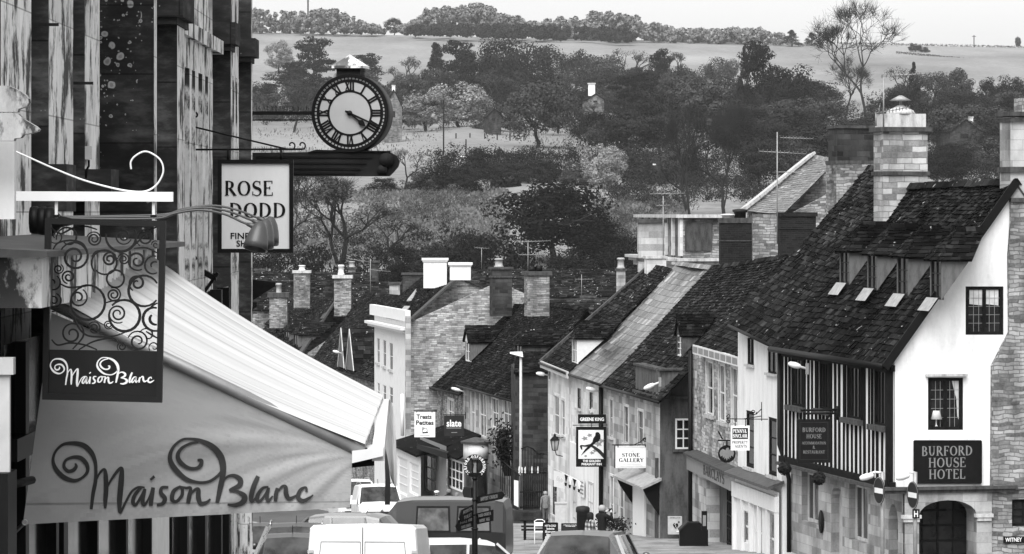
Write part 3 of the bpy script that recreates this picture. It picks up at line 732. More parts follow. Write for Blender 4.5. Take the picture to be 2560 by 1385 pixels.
# name board on the gable
bd = thing('hotel_sign', f.atu(2367, 1208, -.03), 'black board lettered Burford House Hotel on the white gable', 'sign')
b = MB(); b.use(0); q = [f.atu(2284, 1207, -.004), f.atu(2451, 1207, -.004), f.atu(2451, 1102, -.004), f.atu(2284, 1102, -.004)]; b.prism(q, -f.u * .06)
b.use(2)
for a_, b_ in ((0, 1), (1, 2), (2, 3), (3, 0)): b.bar(q[a_] - f.u * .065, q[b_] - f.u * .065, .045, .03, f.u)
b.use(1); exx, eyy = f.v, Vector((0, 0, 1))
for txt, y, w_ in (('BURFORD', 1139, 134), ('HOUSE', 1168, 98), ('HOTEL', 1197, 96)):
    put_serif(b, txt, f.atu(2367.5, y, -.066), exx, eyy, -f.u, w_ * 104 / FPX, 24 * 104 / FPX, tk=.15, hl=.07)
b.build('board', [M['black'], M['gilt'], M['timber']], bd)
# ------------------------------------------------------------------ the rest of the street
def row(name, label, px0, Y, vpx, px1, eave_n, eave_f, V, ridge_n, ridge_f, wall='ashlar', roof='tile', wins=(), base=None, over=.3, gable=None, tw=.3, c0=.24, c1=.14, th=.035, seed=1, sag=.08, jit=1.2, cat='house', wall_frame='white_paint', glass='glass', gut='pipe', open_wall=True, far_gable=True, extra_holes=(), caps=True, uover=.0, roof_far=None, seams=True):
    fr = Frame(px0, Y, vpx); L = fr.uz(px1, eave_f[1])[0]
    en, ef = fr.at(eave_n[0], eave_n[1], -over), fr.at(eave_f[0], eave_f[1], -over)
    rn, rf = fr.at(ridge_n[0], ridge_n[1], V), fr.at(ridge_f[0], ridge_f[1], V)
    uo = lambda p: (p - fr.O).dot(fr.u)
    base = gz(fr.O.x, Y + L / 2) - 1.2 if base is None else base
    t = thing(name, fr(0, 0, base), label, cat)
    ze = lambda u: lerp(en.z, ef.z, (u - uo(en)) / max(.1, uo(ef) - uo(en))) - .04
    zr = lambda u: lerp(rn.z, rf.z, max(0, min(1, (u - uo(rn)) / max(.1, uo(rf) - uo(rn)))))
    fn = lambda a, z: fr(a, 0, z)
    hs = []
    for wd in wins:
        a, b, tp, bo = wd[:4]; u0, zb = fr.uz(b, bo); u1, zt = fr.uz(a, bo)[0], fr.uz(b, tp)[1]
        hs.append((max(.12, u0), min(L - .12, u1), zb, min(zt, ze(u0) - .12)))
    wl = MB(); wl.holed([fr(0, 0, base), fr(L, 0, base), fr(L, 0, ze(L)), fr(0, 0, ze(0))], [rect(fn, *h) for h in hs] + [rect(fn, *h) for h in extra_holes], -fr.v, .14)
    wl.build('front_wall', M[wall], t)
    for h, wd in zip(hs, wins):
        k = wd[4] if len(wd) > 4 else {}
        window(t, fn, -fr.v, *h, k.get('d', .02), k.get('fw', .05), k.get('nx', 2), k.get('ny', 2), k.get('bw', .035), M[k.get('frame', wall_frame)], M[k.get('glass', glass)], sash=True,
               sill=k.get('sill', .1), sillmat=M['stone_trim'])
        if k.get('surround'):
            s = MB(); a0, a1, z0, z1 = h; q = k['surround']
            s.box(fn((a0 + a1) / 2, z1 + q / 2), a1 - a0 + 2 * q, .06, q, fr.u, fr.v)
            for aa in (a0 - q / 2, a1 + q / 2): s.box(fn(aa, (z0 + z1) / 2), q, .06, z1 - z0, fr.u, fr.v)
            s.build('window_surround', M['ashlar_pale'], t)
    g = M[gable or wall]
    k = (rn.z - en.z) / (V + over); zoff = .1
    for uu, flag in ((.0, True), (L, far_gable)):
        if flag:
            gb = MB(); zz0 = ze(uu) - zoff + .3 * 0; ap = zr(uu) - zoff
            pts = [fr(uu, .01, base), fr(uu, 2 * V, base), fr(uu, 2 * V, zz0), fr(uu, V, ap), fr(uu, .01, zz0)]
            gb.prism(pts, fr.u * (.12 if uu == 0 else -.12)); gb.build('gable_wall', g, t)
    rr_ = MB(); e0, e1 = en - fr.u * uover, ef; r0, r1 = rn - fr.u * uover, rf
    tiles(rr_, e0, e1, r1, r0, tw, c0, c1, th, sag, jit, seed)
    if caps: ridge_caps(rr_, r0, r1, .15, .45, seed)
    ro = rr_.build('roof', M[roof], t)
    bk = MB(); b0, b1 = r0 - Vector((0, 0, .06)), r1 - Vector((0, 0, .06))
    bk.prism([b0, b1, fr(uo(r1), 2 * V + over, ef.z), fr(uo(r0), 2 * V + over, en.z)], Vector((0, 0, -.08))); bk.build('rear_roof', M['roof_back'], t)
    if gut: gutter(t, en - fr.v * .06 - Vector((0, 0, .03)), ef - fr.v * .06 - Vector((0, 0, .03)), .06, gut)
    return t, fr, L, (en, rn), ze
def coping(t, fr, a, b, w=.3, h=.1, mat='stone_trim', lift=.06):
    mb = MB(); d = (Vector(b) - Vector(a)); up = fr.u.cross(d).normalized()
    if up.z < 0: up = -up
    mb.bar(Vector(a) + up * lift, Vector(b) + up * lift, w, h, up); mb.build('coping', M[mat], t)

# white house beside the hotel
WS = dict(frame='timber', nx=2, ny=1, sill=.08)
R2, f2, L2, roof2, ze2 = row('white_house', 'white limewashed house with sagging slate eaves between timbered hotel and bank', 1955, 116, 0, 1845, (1936, 864), (1826, 812), 4.6, (2292, 428), (2172, 417),
    'white_wall', 'tile', [(1868, 1885, 846, 913, WS), (1919, 1942, 874, 936, WS), (1865, 1885, 1030, 1172, dict(frame='timber', nx=1, ny=3, fw=.12)), (1921, 1942, 1047, 1192, dict(frame='timber', nx=1, ny=3, fw=.12))],
    seed=31, over=.35, gut='black', sag=.12, jit=1.7)
zf1 = f2.uz(1953, 1207)[1]; zf0 = gz(8, 120) - .5
sf = MB(); hs = []
for a, b, tp, bo in ((1857, 1876, 1282, 1362), (1884, 1905, 1262, 1420), (1916, 1937, 1284, 1420)):
    u0, u1 = f2.uz(b, bo, -.1)[0], f2.uz(a, bo, -.1)[0]; hs.append((u0, u1, max(zf0 + .25, f2.uz(b, bo, -.1)[1]), f2.uz(b, tp, -.1)[1]))
sfn = lambda a, z: f2(a, -.1, z)
sf.holed([f2(-.02, -.1, zf0), f2(L2, -.1, zf0), f2(L2, -.1, zf1 - .3), f2(-.02, -.1, zf1 - .3)], [rect(sfn, *h) for h in hs], -f2.v, .12)
sf.box(f2(L2 / 2, -.16, zf1 - .7), L2, .14, .5, f2.u, f2.v); sf.build('shopfront', M['cream_paint'], R2)
for h in hs: window(R2, sfn, -f2.v, *h, .06, .07, 1, 2, .06, M['white_paint'], M['glass_pale'], name='shop_window')
for k in range(6):
    pl = MB(); pl.box(f2(lerp(.1, L2 - .1, k / 5), -.16, (zf0 + zf1) / 2 - .4), .16, .12, zf1 - zf0 - .9, f2.u, f2.v); pl.build('pilaster', M['white_paint'], R2)
lg = MB(); lg.prism([f2(-.1, .05, zf1 + .08), f2(L2, .05, zf1 + .08), f2(L2, -.5, zf1 - .12), f2(-.1, -.5, zf1 - .12)], Vector((0, 0, -.1))); lg.build('shop_canopy', M['lead_dark'], R2)
sw = MB(); 
put_serif(sw, 'PROPERTY', f2(L2 * .45, -.235, zf1 - .78), -f2.u, Vector((0, 0, 1)), -f2.v, 3.6, .2)
# bank
WB = dict(frame='white_paint', nx=1, ny=2, surround=.14, sill=.14, glass='glass_grey')
_f = Frame(1847, 126, 420); _z = gz(7, 130)
R3, f3, L3, roof3, ze3 = row('bank_building', 'pale rubble stone bank with tall sash windows above a dark recessed front', 1847, 126, 420, 1737, (1848, 893), (1735, 862), 5, (2185, 600), (2060, 566),
    'rubble_pale', 'tile', [(1767, 1783, 906, 1039, WB), (1798, 1813, 914, 1056, WB), (1830, 1845, 922, 1062, WB)], seed=41, over=.3, gut=None, extra_holes=((.3, _f.uz(1772, 1300)[0], _z - .5, _f.uz(1850, 1186)[1] - .5),))
gb = MB(); en = f3.at(1848, 893, -.3); ef = f3.at(1735, 862, -.3); gb.use(0); 
gb.bar(en + Vector((0, 0, -.16)), ef + Vector((0, 0, -.16)), .1, .34); gb.use(1)
for k in range(8):
    q0, q1 = en.lerp(ef, (k + .08) / 8), en.lerp(ef, (k + .92) / 8); z = Vector((0, 0, -.05)); gb.face([q1 + z - f3.v * .056 - Vector((0, 0, .22)), q0 + z - f3.v * .056 - Vector((0, 0, .22)), q0 + z - f3.v * .056, q1 + z - f3.v * .056])
gb.build('box_gutter', [M['offwhite'], M['grey']], R3)
zq = f3.uz(1850, 1186)[1]; zb3 = gz(7, 130) - .6
br = MB(); u_a, u_b = f3.uz(1838, 1300)[0], f3.uz(1775, 1300)[0]
fb = lambda a, z: f3(a, -.14, z)
br.holed([fb(-.1, zb3), fb(L3, zb3), fb(L3, zq - .55), fb(-.1, zq - .55)], [[fb(.35, zb3 + .1), fb(u_b, zb3 + .1), fb(u_b, zq - .6), fb(.35, zq - .6)]], -f3.v, .5)
br.build('ground_floor_wall', M['ashlar'], R3)
fs = MB(); fs.use(0); fs.box(f3(L3 / 2, -.22, zq - .28), L3 + .1, .18, .62, f3.u, f3.v); fs.use(1)
put_serif(fs, 'BARCLAYS', f3(L3 * .36, -.314, zq - .46), -f3.u, Vector((0, 0, 1)), -f3.v, 5.0, .36, tk=.16, hl=.08); fs.build('fascia_board', [M['grey'], M['black']], R3)
cn = MB(); cn.prism([f3(-.1, .02, zq + .2), f3(L3, .02, zq + .2), f3(L3, -.45, zq + .06), f3(-.1, -.45, zq + .06)], Vector((0, 0, -.08))); cn.build('fascia_cornice', M['trim_dark'], R3)
bk = MB(); bk.use(0); bk.face([f3(0, .36, zb3), f3(L3, .36, zb3), f3(L3, .36, zq - .5), f3(0, .36, zq - .5)][::-1]); bk.build('recess_wall', M['grey_render'], R3)
gr = MB(); ga, gb_ = f3.uz(1836, 1300)[0], f3.uz(1812, 1300)[0]
for k in range(7): gr.bar(f3(lerp(ga, gb_, k / 6), .1, zb3 + .3), f3(lerp(ga, gb_, k / 6), .1, zq - .7), .05)
for k in range(6): gr.bar(f3(ga, .1, lerp(zb3 + .3, zq - .7, k / 5)), f3(gb_, .1, lerp(zb3 + .3, zq - .7, k / 5)), .05)
gr.build('window_grille', M['black_iron'], R3)
gl = MB(); gl.face([f3(ga, .2, zb3 + .3), f3(gb_, .2, zb3 + .3), f3(gb_, .2, zq - .7), f3(ga, .2, zq - .7)][::-1]); gl.build('pane', M['glass'], R3)
downpipe(R3, [f3(L3 - .25, -.2, ze3(L3) - .25), f3(L3 - .25, -.2, zb3)], .09, 'black')
qn = MB(); rq = random.Random(2); z = zb3
while z < ze3(L3) - .3:
    h = rq.uniform(.25, .4); qn.box(f3(L3 - rq.uniform(.18, .3), -.02, z + h / 2), .55, .1, h - .02, f3.u, f3.v); z += h
qn.build('quoins', M['ashlar'], R3)

# gallery with dormer and dark end wall
WG = dict(frame='stone_trim', nx=1, ny=2, fw=.04, surround=.1, glass='glass')
R4, f4, L4, roof4, ze4 = row('stone_gallery_house', 'pale stone gallery house with dormer, dark rendered end wall and rounded parapet', 1650, 138, 0, 1507, (1650, 1004), (1503, 962), 5, (1966, 640), (1781, 668),
    'ashlar', 'tile', [(1525, 1533, 1000, 1093, WG), (1561, 1572, 1018, 1110, WG), (1596, 1609, 1030, 1115, WG), (1527, 1534, 1192, 1336, WG), (1549, 1560, 1200, 1345, WG)], seed=51, over=.25, gable='grey_render', uover=.05)
zt4 = f4.vz(1690, 925)[1]; zl4 = f4.vz(1690, 990)[1]; vp_ = f4.vz(1746, 960)[0]; up_ = f4.uz(1592, 950)[0]
pb = MB(); r_ = .5
arcp = [f4(.5 - .5 * math.cos(t) - .05, .5 - .5 * math.sin(t) - .05, zl4) for t in [k * math.pi / 12 for k in range(7)]]
plan = arcp + [f4(up_, -.05, zl4), f4(up_, .25, zl4), f4(.55, .3, zl4), f4(.3, .6, zl4), f4(.3, vp_, zl4), f4(-.05, vp_, zl4)]
pb.prism(plan, Vector((0, 0, zt4 - zl4))); pb.build('parapet', M['grey_render'], R4)
cp = MB(); cp.box(f4(-.02, vp_ / 2, zl4 - .05), vp_ + .3, .4, .12, f4.v, f4.u); cp.box(f4(up_ / 2, -.03, zl4 - .05), up_ + .1, .3, .12, f4.u, f4.v); cp.box(f4(.1, vp_ / 2, zt4 + .03), vp_ + .1, .5, .08, f4.v, f4.u); cp.box(f4(up_ / 2 + .3, .08, zt4 + .03), up_ - .5, .44, .08, f4.u, f4.v); cp.build('parapet_coping', M['trim_dark'], R4)
b4 = gz(6, 140) - 1.2
ew = MB(); e4 = lambda a, z: f4(-.04, a, z); w0, w1 = f4.vz(1688, 1123, -.04), f4.vz(1729, 1046, -.04)
ew.holed([e4(.0, b4), e4(vp_, b4), e4(vp_, zl4 - .1), e4(.0, zl4 - .1)], [[e4(w0[0], w0[1]), e4(w1[0], w0[1]), e4(w1[0], w1[1]), e4(w0[0], w1[1])]], -f4.u, .03); ew.build('end_wall', M['grey_render'], R4)
window(R4, e4, -f4.u, w0[0], w1[0], w0[1], w1[1], -.0, .07, 2, 3, .045, M['white'], M['glass'], sill=.1, sillmat=M['trim_dark'])
dormer(R4, f4, roof4, 1704, 1692, 892, 838, .75, .0, .1, 'tile_mossy', 'grey_render', 'white_paint', 2, 3, False, seed=55, gable='trim_dark')
dz = f4.uz(1608, 1380)[1]; d0, d1 = f4.uz(1612, 1300, -.05)[0], f4.uz(1583, 1300, -.05)[0]; zt = f4.uz(1600, 1215)[1]
dd = MB(); dd.box(f4((d0 + d1) / 2, -.02, (zt + b4) / 2), d1 - d0, .1, zt - b4, f4.u, f4.v); dd.build('door', M['white'], R4)
cy = MB(); cz = f4.uz(1640, 1185)[1] ; c0_, c1_ = f4.uz(1640, 1190, -.2)[0], f4.uz(1566, 1180, -.2)[0]
cy.prism([f4(c0_, .02, zt + .65), f4(c1_, .02, zt + .65), f4(c1_, -.75, zt + .3), f4(c0_, -.75, zt + .3)], Vector((0, 0, -.1))); cy.build('door_canopy', M['lead'], R4)
for uu in (c0_ + .3, c1_ - .3):
    bk = MB(); bk.prism([f4(uu, -.02, zt + .5), f4(uu, -.65, zt + .22), f4(uu, -.5, zt - .1), f4(uu, -.1, zt - .7), f4(uu, -.02, zt - .8)], f4.u * .14); bk.build('canopy_bracket', M['black'], R4)
downpipe(R4, [f4(L4 - .1, -.1, ze4(L4) - .1), f4(L4 - .1, -.1, b4)], .09, 'black')
pc = MB(); pc.box(f4(.45, -.04, b4 + 2.2), .3, .1, 4.4, f4.u, f4.v); pc.build('door_pilaster', M['trim_dark'], R4)

# smooth slate roofed house
WP = dict(frame='trim_dark', nx=1, ny=2, glass='glass', sill=.1)
R5, f5, L5, roof5, ze5 = row('slate_roofed_inn', 'inn front under a smooth pale slate roof streaked with dark damp', 1507, 151, 100, 1423, (1503, 960), (1421, 933), 5, (1779, 668), (1694, 657),
    'ashlar_pale', 'slate', [(1443, 1452, 972, 1022, WP), (1473, 1482, 982, 1025, WP)], seed=61, tw=.5, c0=.4, c1=.36, th=.008, jit=.25, sag=.25, over=.3)
b5 = gz(2, 156) - 1.2; zw5 = f5.uz(1490, 1130)[1]
lw = MB(); lw.box(f5(L5 / 2, -.02, (zw5 + b5) / 2), L5 - .1, .1, zw5 - b5, f5.u, f5.v); lw.build('painted_lower_wall', M['white_wall'], R5)
for a, b, t, bo in ((1432, 1440, 1215, 1300), (1470, 1483, 1208, 1310)):
    u0, u1 = f5.uz(b, bo, -.1)[0], f5.uz(a, bo, -.1)[0]; z0, z1 = f5.uz(b, bo, -.1)[1], f5.uz(b, t, -.1)[1]
    window(R5, lambda q, z: f5(q, -.1, z), -f5.v, u0, u1, z0, z1, -.0, .08, 2, 2, .05, M['grey_pale'], M['glass_pale'], name='window')
# inn end bay
R6, f6, L6, roof6, ze6 = row('dormered_inn_house', 'stone inn bay with white framed dormer and mossy slates beside the courtyard gate', 1423, 160, 100, 1370, (1418, 932), (1352, 906), 4.8, (1682, 676), (1630, 662),
    'ashlar_pale', 'tile', [(1385, 1399, 992, 1090, dict(frame='white_paint', nx=1, ny=2, surround=.12)), (1404, 1413, 1002, 1092, dict(frame='white_paint', nx=1, ny=2, surround=.12)), (1381, 1392, 1205, 1290, WP)], seed=71, over=.3)
dormer(R6, f6, roof6, 1442, 1430, 910, 845, .7, .45, .14, 'tile_mossy', 'offwhite', 'white_paint', 2, 2, False, seed=75)
coping(R6, f6, f6.at(1352, 906, -.3) , f6.at(1630, 662, 4.8), .35, .12, 'trim_dark')
vb_ = MB(); p0, p1 = f6.at(1352, 910, -.32), f6.at(1420, 938, -.32); vb_.bar(p0, p1, .08, .3); vb_.build('eaves_board', M['grey_pale'], R6)
chimney(R6, f6.at(1640, 640, 4.8) + f6.u * .2, f6.v, f6.u, .9, .7, f6.at(1640, 700, 4.8).z, f6.at(1640, 640, 4.8).z, M['ashlar_pale'], 'stone_trim', ((0, .12, .06),))

# classical house behind with balustraded parapet
f7 = Frame(1707, 172, 500); b7 = gz(8, 172) - 1
R7 = thing('parapet_house', f7(0, 0, b7), 'tall classical stone house with panelled parapet showing behind the slate roof', 'house')
L7 = f7.uz(1600, 532)[0]; v7 = f7.vz(2060, 540)[0]; zp, zc7 = f7.uz(1707, 543)[1], f7.uz(1707, 640)[1]
mb = MB(); mb.holed([f7(0, 0, b7), f7(0, v7, b7), f7(0, v7, zp), f7(0, 0, zp)], [], -f7.u); mb.build('end_wall', M['rubble'], R7)
mb = MB(); mb.holed([f7(0, 0, b7), f7(L7, 0, b7), f7(L7, 0, zp), f7(0, 0, zp)], [], -f7.v); mb.face([f7(0, 0, zp), f7(L7, 0, zp), f7(L7, v7, zp), f7(0, v7, zp)]); mb.build('front_wall', M['ashlar_grey'], R7)
for k in range(7):
    p_ = MB(); p_.box(f7(.35 + (L7 - .7) * k / 6, -.06, (zp + zc7) / 2), .45 if k % 3 else .7, .16, zp - zc7, f7.u, f7.v); p_.build('parapet_pilaster', M['ashlar_pale'], R7)
p_ = MB(); p_.box(f7(-.04, .75, (zp + zc7) / 2), 1.3, .1, zp - zc7 - .5, f7.v, f7.u); p_.build('lichened_panel', M['trim_dark'], R7)
mb = MB(); mb.box(f7(L7 / 2, -.08, zp + .05), L7 + .3, .5, .16, f7.u, f7.v); mb.box(f7(-.08, v7 / 2, zp + .05), v7, .5, .16, f7.v, f7.u); mb.build('parapet_coping', M['stone_trim'], R7)
mb = MB(); zc = f7.uz(1650, 640)[1]
for k, (pr, h) in enumerate(((.75, .14), (.55, .14), (.3, .3))): mb.box(f7(L7 / 2 + .2, -pr / 2, zc - .07 - k * .16), L7 + .6, pr, h, f7.u, f7.v); mb.box(f7(-pr / 2, 1.9, zc - .073 - k * .16), 3.8 + pr, pr, h - .006, f7.v, f7.u)
mb.build('cornice', M['stone_trim'], R7)
k7 = Frame(1662, 168, 500)
mb = MB(); c = P(1628, 600, 168); chimney(R7, c, Vector((1, 0, 0)), Vector((0, 1, 0)), 66 / FPX * 168, 1.0, P(0, 680, 168).z, P(0, 556, 168).z, M['ashlar'], 'trim_dark', ((-.16, .18, .1), (1.66, .12, .06)), name='chimney')
c = P(1840, 600, 156); chimney(R7, c, Vector((1, 0, 0)), Vector((0, 1, 0)), 82 / FPX * 156, 1.1, P(0, 660, 156).z, P(0, 546, 156).z, M['brick_dark'], 'trim_dark', ((-.02, .22, .04), (.95, .04, .03)), name='chimney')
for dx, h, nm in ((1820, .2, 'offwhite'), (1850, .42, 'charcoal')):
    pp = MB(); pp.use(0, True); pp.lathe(P(dx, 546, 156), [(.26, 0), (.26, h * .6), (.32, h * .62), (.34, h * .9), (.1, h)], 14); pp.build('chimney_pot', M[nm], R7)
# pale slate roof of the lane house
R8, f8, L8, roof8, ze8 = row('lane_house', 'house with pale smooth slate roof and stone coped gable behind the bank', 1962, 150, 200, 1868, (1958, 534), (1864, 527), 4.6, (2090, 401), (2034, 391),
    'rubble', 'slate', (), seed=81, tw=.5, c0=.4, c1=.35, th=.008, jit=.3, over=.2, gut=None)
coping(R8, f8, f8.at(1862, 527, -.25), f8.at(2032, 390, 4.6), .4, .12, 'stone_trim', .1)
c = P(1992, 560, 141); chimney(R8, c, Vector((1, 0, 0)), Vector((0, 1, 0)), 90 / FPX * 141, 1.1, P(0, 640, 141).z, P(0, 532, 141).z, M['brick_dark'], 'brick_dark', ((-.02, .16, .06), (.6, .05, .03)), name='chimney')
mb = MB(); mb.box(P(1915, 610, 145), 1.1, .5, 2.4); mb.build('stub_wall', M['rubble'], R8)

# shop house in the middle distance
WC = dict(frame='white', nx=2, ny=2, glass='glass', fw=.05, surround=.12, bw=.04)
C1, g1, N1, roofc1, zec1 = row('mossy_shop_house', 'stone shop house with steep mossy roof and white casements above the courtyard', 1286, 180, -370, 1159, (1285, 1002), (1145, 963), 4.6, (1470, 772), (1316, 752),
    'ashlar', 'tile_mossy', [(1178, 1189, 976, 1088, WC), (1200, 1216, 986, 1094, WC), (1231, 1247, 998, 1072, WC), (1259, 1279, 1003, 1072, WC)], seed=91, sag=.15)
dormer(C1, g1, roofc1, 1304, 1287, 935, 862, .7, .5, .16, 'tile_mossy', 'trim_dark', 'trim_dark', 2, 2, False, seed=95)
bc = gz(0, 185) - 1.5
wg = MB(); y0 = 172; pz = P(0, 928, y0).z
wg.hexa([P(1288, 0, y0).xy.to_3d() + Vector((0, 0, bc)), P(1382, 0, y0).xy.to_3d() + Vector((0, 0, bc)), P(1382, 0, y0).xy.to_3d() + Vector((.5, 8, bc)), P(1288, 0, y0).xy.to_3d() + Vector((-.2, 8, bc))],
        [P(1288, 928, y0), P(1382, 928, y0), P(1382, 928, y0) + Vector((.5, 8, 0)), P(1288, 928, y0) + Vector((-.2, 8, 0))]); wg.build('roughcast_wing', M['rubble_dark'], C1)
wr_ = MB(); tiles(wr_, P(1284, 932, 171.8), P(1388, 930, 171.8), P(1386, 880, 176), P(1292, 880, 176), .3, .25, .2, .03, 0, 1, 97); wr_.build('wing_roof', M['tile_mossy'], C1)
# neighbour with the side dormer
WD = dict(frame='white', nx=2, ny=2, glass='glass', surround=.12)
C2, g2, N2, roofc2, zec2 = row('gift_shop_house', 'narrow rubble gift shop house with swept dark roof below the pale gable', 1159, 196, -370, 1093, (1150, 985), (1060, 963), 4.6, (1345, 770), (1262, 757),
    'rubble', 'tile_mossy', [(1121, 1135, 1002, 1062, WD)], seed=101, sag=.1)
dormer(C2, g2, roofc2, 1175, 1163, 905, 855, .85, .0, .14, 'tile_mossy', 'cheek', 'white', 2, 2, False, seed=105)
chimney(C2, P(1252, 700, 204), g2.v, g2.u, 50 / FPX * 204, .9, P(0, 790, 204).z, P(0, 668, 204).z, M['rubble_dark'], 'trim_dark', ((0, .12, .08), (.5, .08, .05)), ((-.1, .5, .24),))
chimney(C1, P(1342, 700, 186), g1.v, g1.u, 56 / FPX * 186, .9, P(0, 790, 186).z, P(0, 685, 186).z, M['rubble'], 'trim_dark', ((-.14, .2, .12),))
mb = MB(); mb.use(0, True); mb.lathe(P(1330, 684, 186) + Vector((0, 0, .06)), [(.2, 0), (.2, .3), (.16, .3)], 12); mb.lathe(P(1348, 684, 186) + Vector((0, 0, .06)), [(.16, 0), (.2, .36), (.14, .36)], 12); mb.build('chimney_pots', M['black'], C1)
# low shops at the foot of the pale house
WT = dict(frame='white', nx=1, ny=2, glass='glass', fw=.03, bw=.03, sill=.12)
C3, g3, N3, roofc3, zec3 = row('pale_tall_house', 'tall pale fronted house with rubble gable and two white chimneys', 1022, 205, -400, 936, (1024, 803), (938, 785), 5.2, (1150, 690), (1094, 664),
    'cream_paint', 'tile_mid', [(942, 949, 846, 908, WT), (957, 965, 851, 917, WT), (973, 982, 858, 926, WT), (943, 949, 958, 1000, WT), (957, 965, 964, 1005, WT), (973, 982, 969, 1010, WT)], seed=111, over=.1, gable='rubble_pale', gut=None)
pz_ = zec3(0); mb = MB(); mb.box(g3(N3 / 2, -.1, pz_ + .32), N3 + .6, .3, .62, g3.u, g3.v); mb.box(g3(N3 / 2, -.3, pz_ - .42), N3 + .9, .5, .16, g3.u, g3.v); mb.box(g3(N3 / 2, -.2, pz_ - .58), N3 + .6, .36, .16, g3.u, g3.v); mb.build('parapet_cornice', M['white_paint'], C3)
coping(C3, g3, g3.at(1026, 803, .0), g3.at(1150, 690, 5.2), .36, .12, 'trim_dark')
chimney(C3, P(1151, 680, 206), Vector((1, 0, 0)), Vector((0, 1, 0)), 52 / FPX * 206, .9, P(0, 700, 206).z, P(0, 657, 206).z, M['cream_paint'], 'white_paint', ((-.02, .14, .1), (.12, .07, .05)))
chimney(C3, P(1088, 670, 217), Vector((1, 0, 0)), Vector((0, 1, 0)), 58 / FPX * 217, .9, P(0, 720, 217).z, P(0, 646, 217).z, M['cream_paint'], 'white_paint', ((-.02, .14, .1), (.14, .07, .05)))
mb = MB(); mb.bar(g3.at(1020, 790, -.2), g3.at(1020, 1100, -.2), .3, .2, g3.u); mb.build('corner_quoins', M['ashlar'], C3)
rl_ = MB(); e_, r_ = roofc3
for (xa, ya, xb, yb) in ((1024, 757, 1060, 712), (1006, 787, 1018, 771)):
    nn = g3.u.cross(r_ - e_); a, b = plane_hit(xa, ya, e_, nn), plane_hit(xb, yb, e_, nn); rl_.bar(a + Vector((0, 0, .12)), b + Vector((0, 0, .12)), .35, .06)
rl_.build('rooflight', M['lead'], C3)
downpipe(C3, [P(1006, 985, 203), P(1006, 1090, 203)], .1, 'white')
# further down the street
D2, h2, K2, roofd2, zed2 = row('gabled_street_house', 'dark roofed house with paired steep dormer gables edged in white', 938, 222, -565, 778, (936, 952), (772, 908), 5, (1012, 742), (912, 731), 'rubble', 'tile_mid', (), seed=121, tw=.4, c0=.35, c1=.25)
for k, (xa, xb) in enumerate(((886, 866), (862, 846))):
    d = MB(); apx = (879, 823) if k == 0 else (858, 820); y_ = 925 if k == 0 else 918
    A, B = h2.at(xa, y_ + 3, -.2), h2.at(xb, y_ - 2, -.2); R_ = h2.at(apx[0] - 4, apx[1], -.2); bk_ = h2.at(apx[0] + 68, apx[1], 4.5)
    d.use(0); d.face([A, B, R_]); d.build('cross_gable', M['cheek'], D2)
    t_ = MB(); dv = h2.v * 5; tiles(t_, A, A + dv, R_ + dv, R_, .5, .32, .32, .03, 0, 1, 130 + k); tiles(t_, B, B + dv, R_ + dv, R_, .5, .32, .32, .03, 0, 1, 140 + k); t_.build('gable_roof', M['tile_mid'], D2)
    for q in (A, B): b_ = MB(); b_.bar(q - h2.v * .05, R_ - h2.v * .05, .05, .1, h2.u); b_.build('bargeboard', M['stone_trim'], D2)
D1, h1, K1, roofd1, zed1 = row('coped_gable_house', 'far stone house with row of hipped dormers between two tall chimneys', 745, 256, -700, 640, (745, 900), (640, 842), 5.5, (834, 752), (754, 728), 'ashlar', 'tile_far', (), seed=151, tw=.4, c0=.35, c1=.25, gable='rubble')
coping(D1, h1, h1.at(747, 893, -.3), h1.at(834, 758, 5.5), .5, .14, 'trim_dark')
for k, (a, b, bo, t) in enumerate(((680, 668, 838, 812), (701, 690, 848, 820), (723, 711, 861, 828), (746, 734, 873, 836))): dormer(D1, h1, roofd1, a, b, bo, t, .8, .7, .2, 'tile_far', 'cheek', 'trim_dark', 2, 1, False, seed=160 + k, w=.35)
XU, YU = Vector((1, 0, 0)), Vector((0, 1, 0))
chimney(D1, P(857, 720, 258), XU, YU, 42 / FPX * 258, .9, P(0, 790, 258).z, P(0, 688, 258).z, M['rubble'], 'stone_trim', ((0, .22, .12),), ((-.1, .75, .22),), potmat='offwhite')
chimney(D1, P(755, 700, 274), XU, YU, 40 / FPX * 274, .9, P(0, 770, 274).z, P(0, 676, 274).z, M['rubble'], 'stone_trim', ((0, .2, .1),), ((0, .4, .25),), potmat='offwhite')
chimney(D1, P(697, 760, 268), XU, YU, 44 / FPX * 268, 1.2, P(0, 820, 268).z, P(0, 738, 268).z, M['rubble'], 'trim_dark', ((-.2, .35, .15),), ((0, .9, .22),))
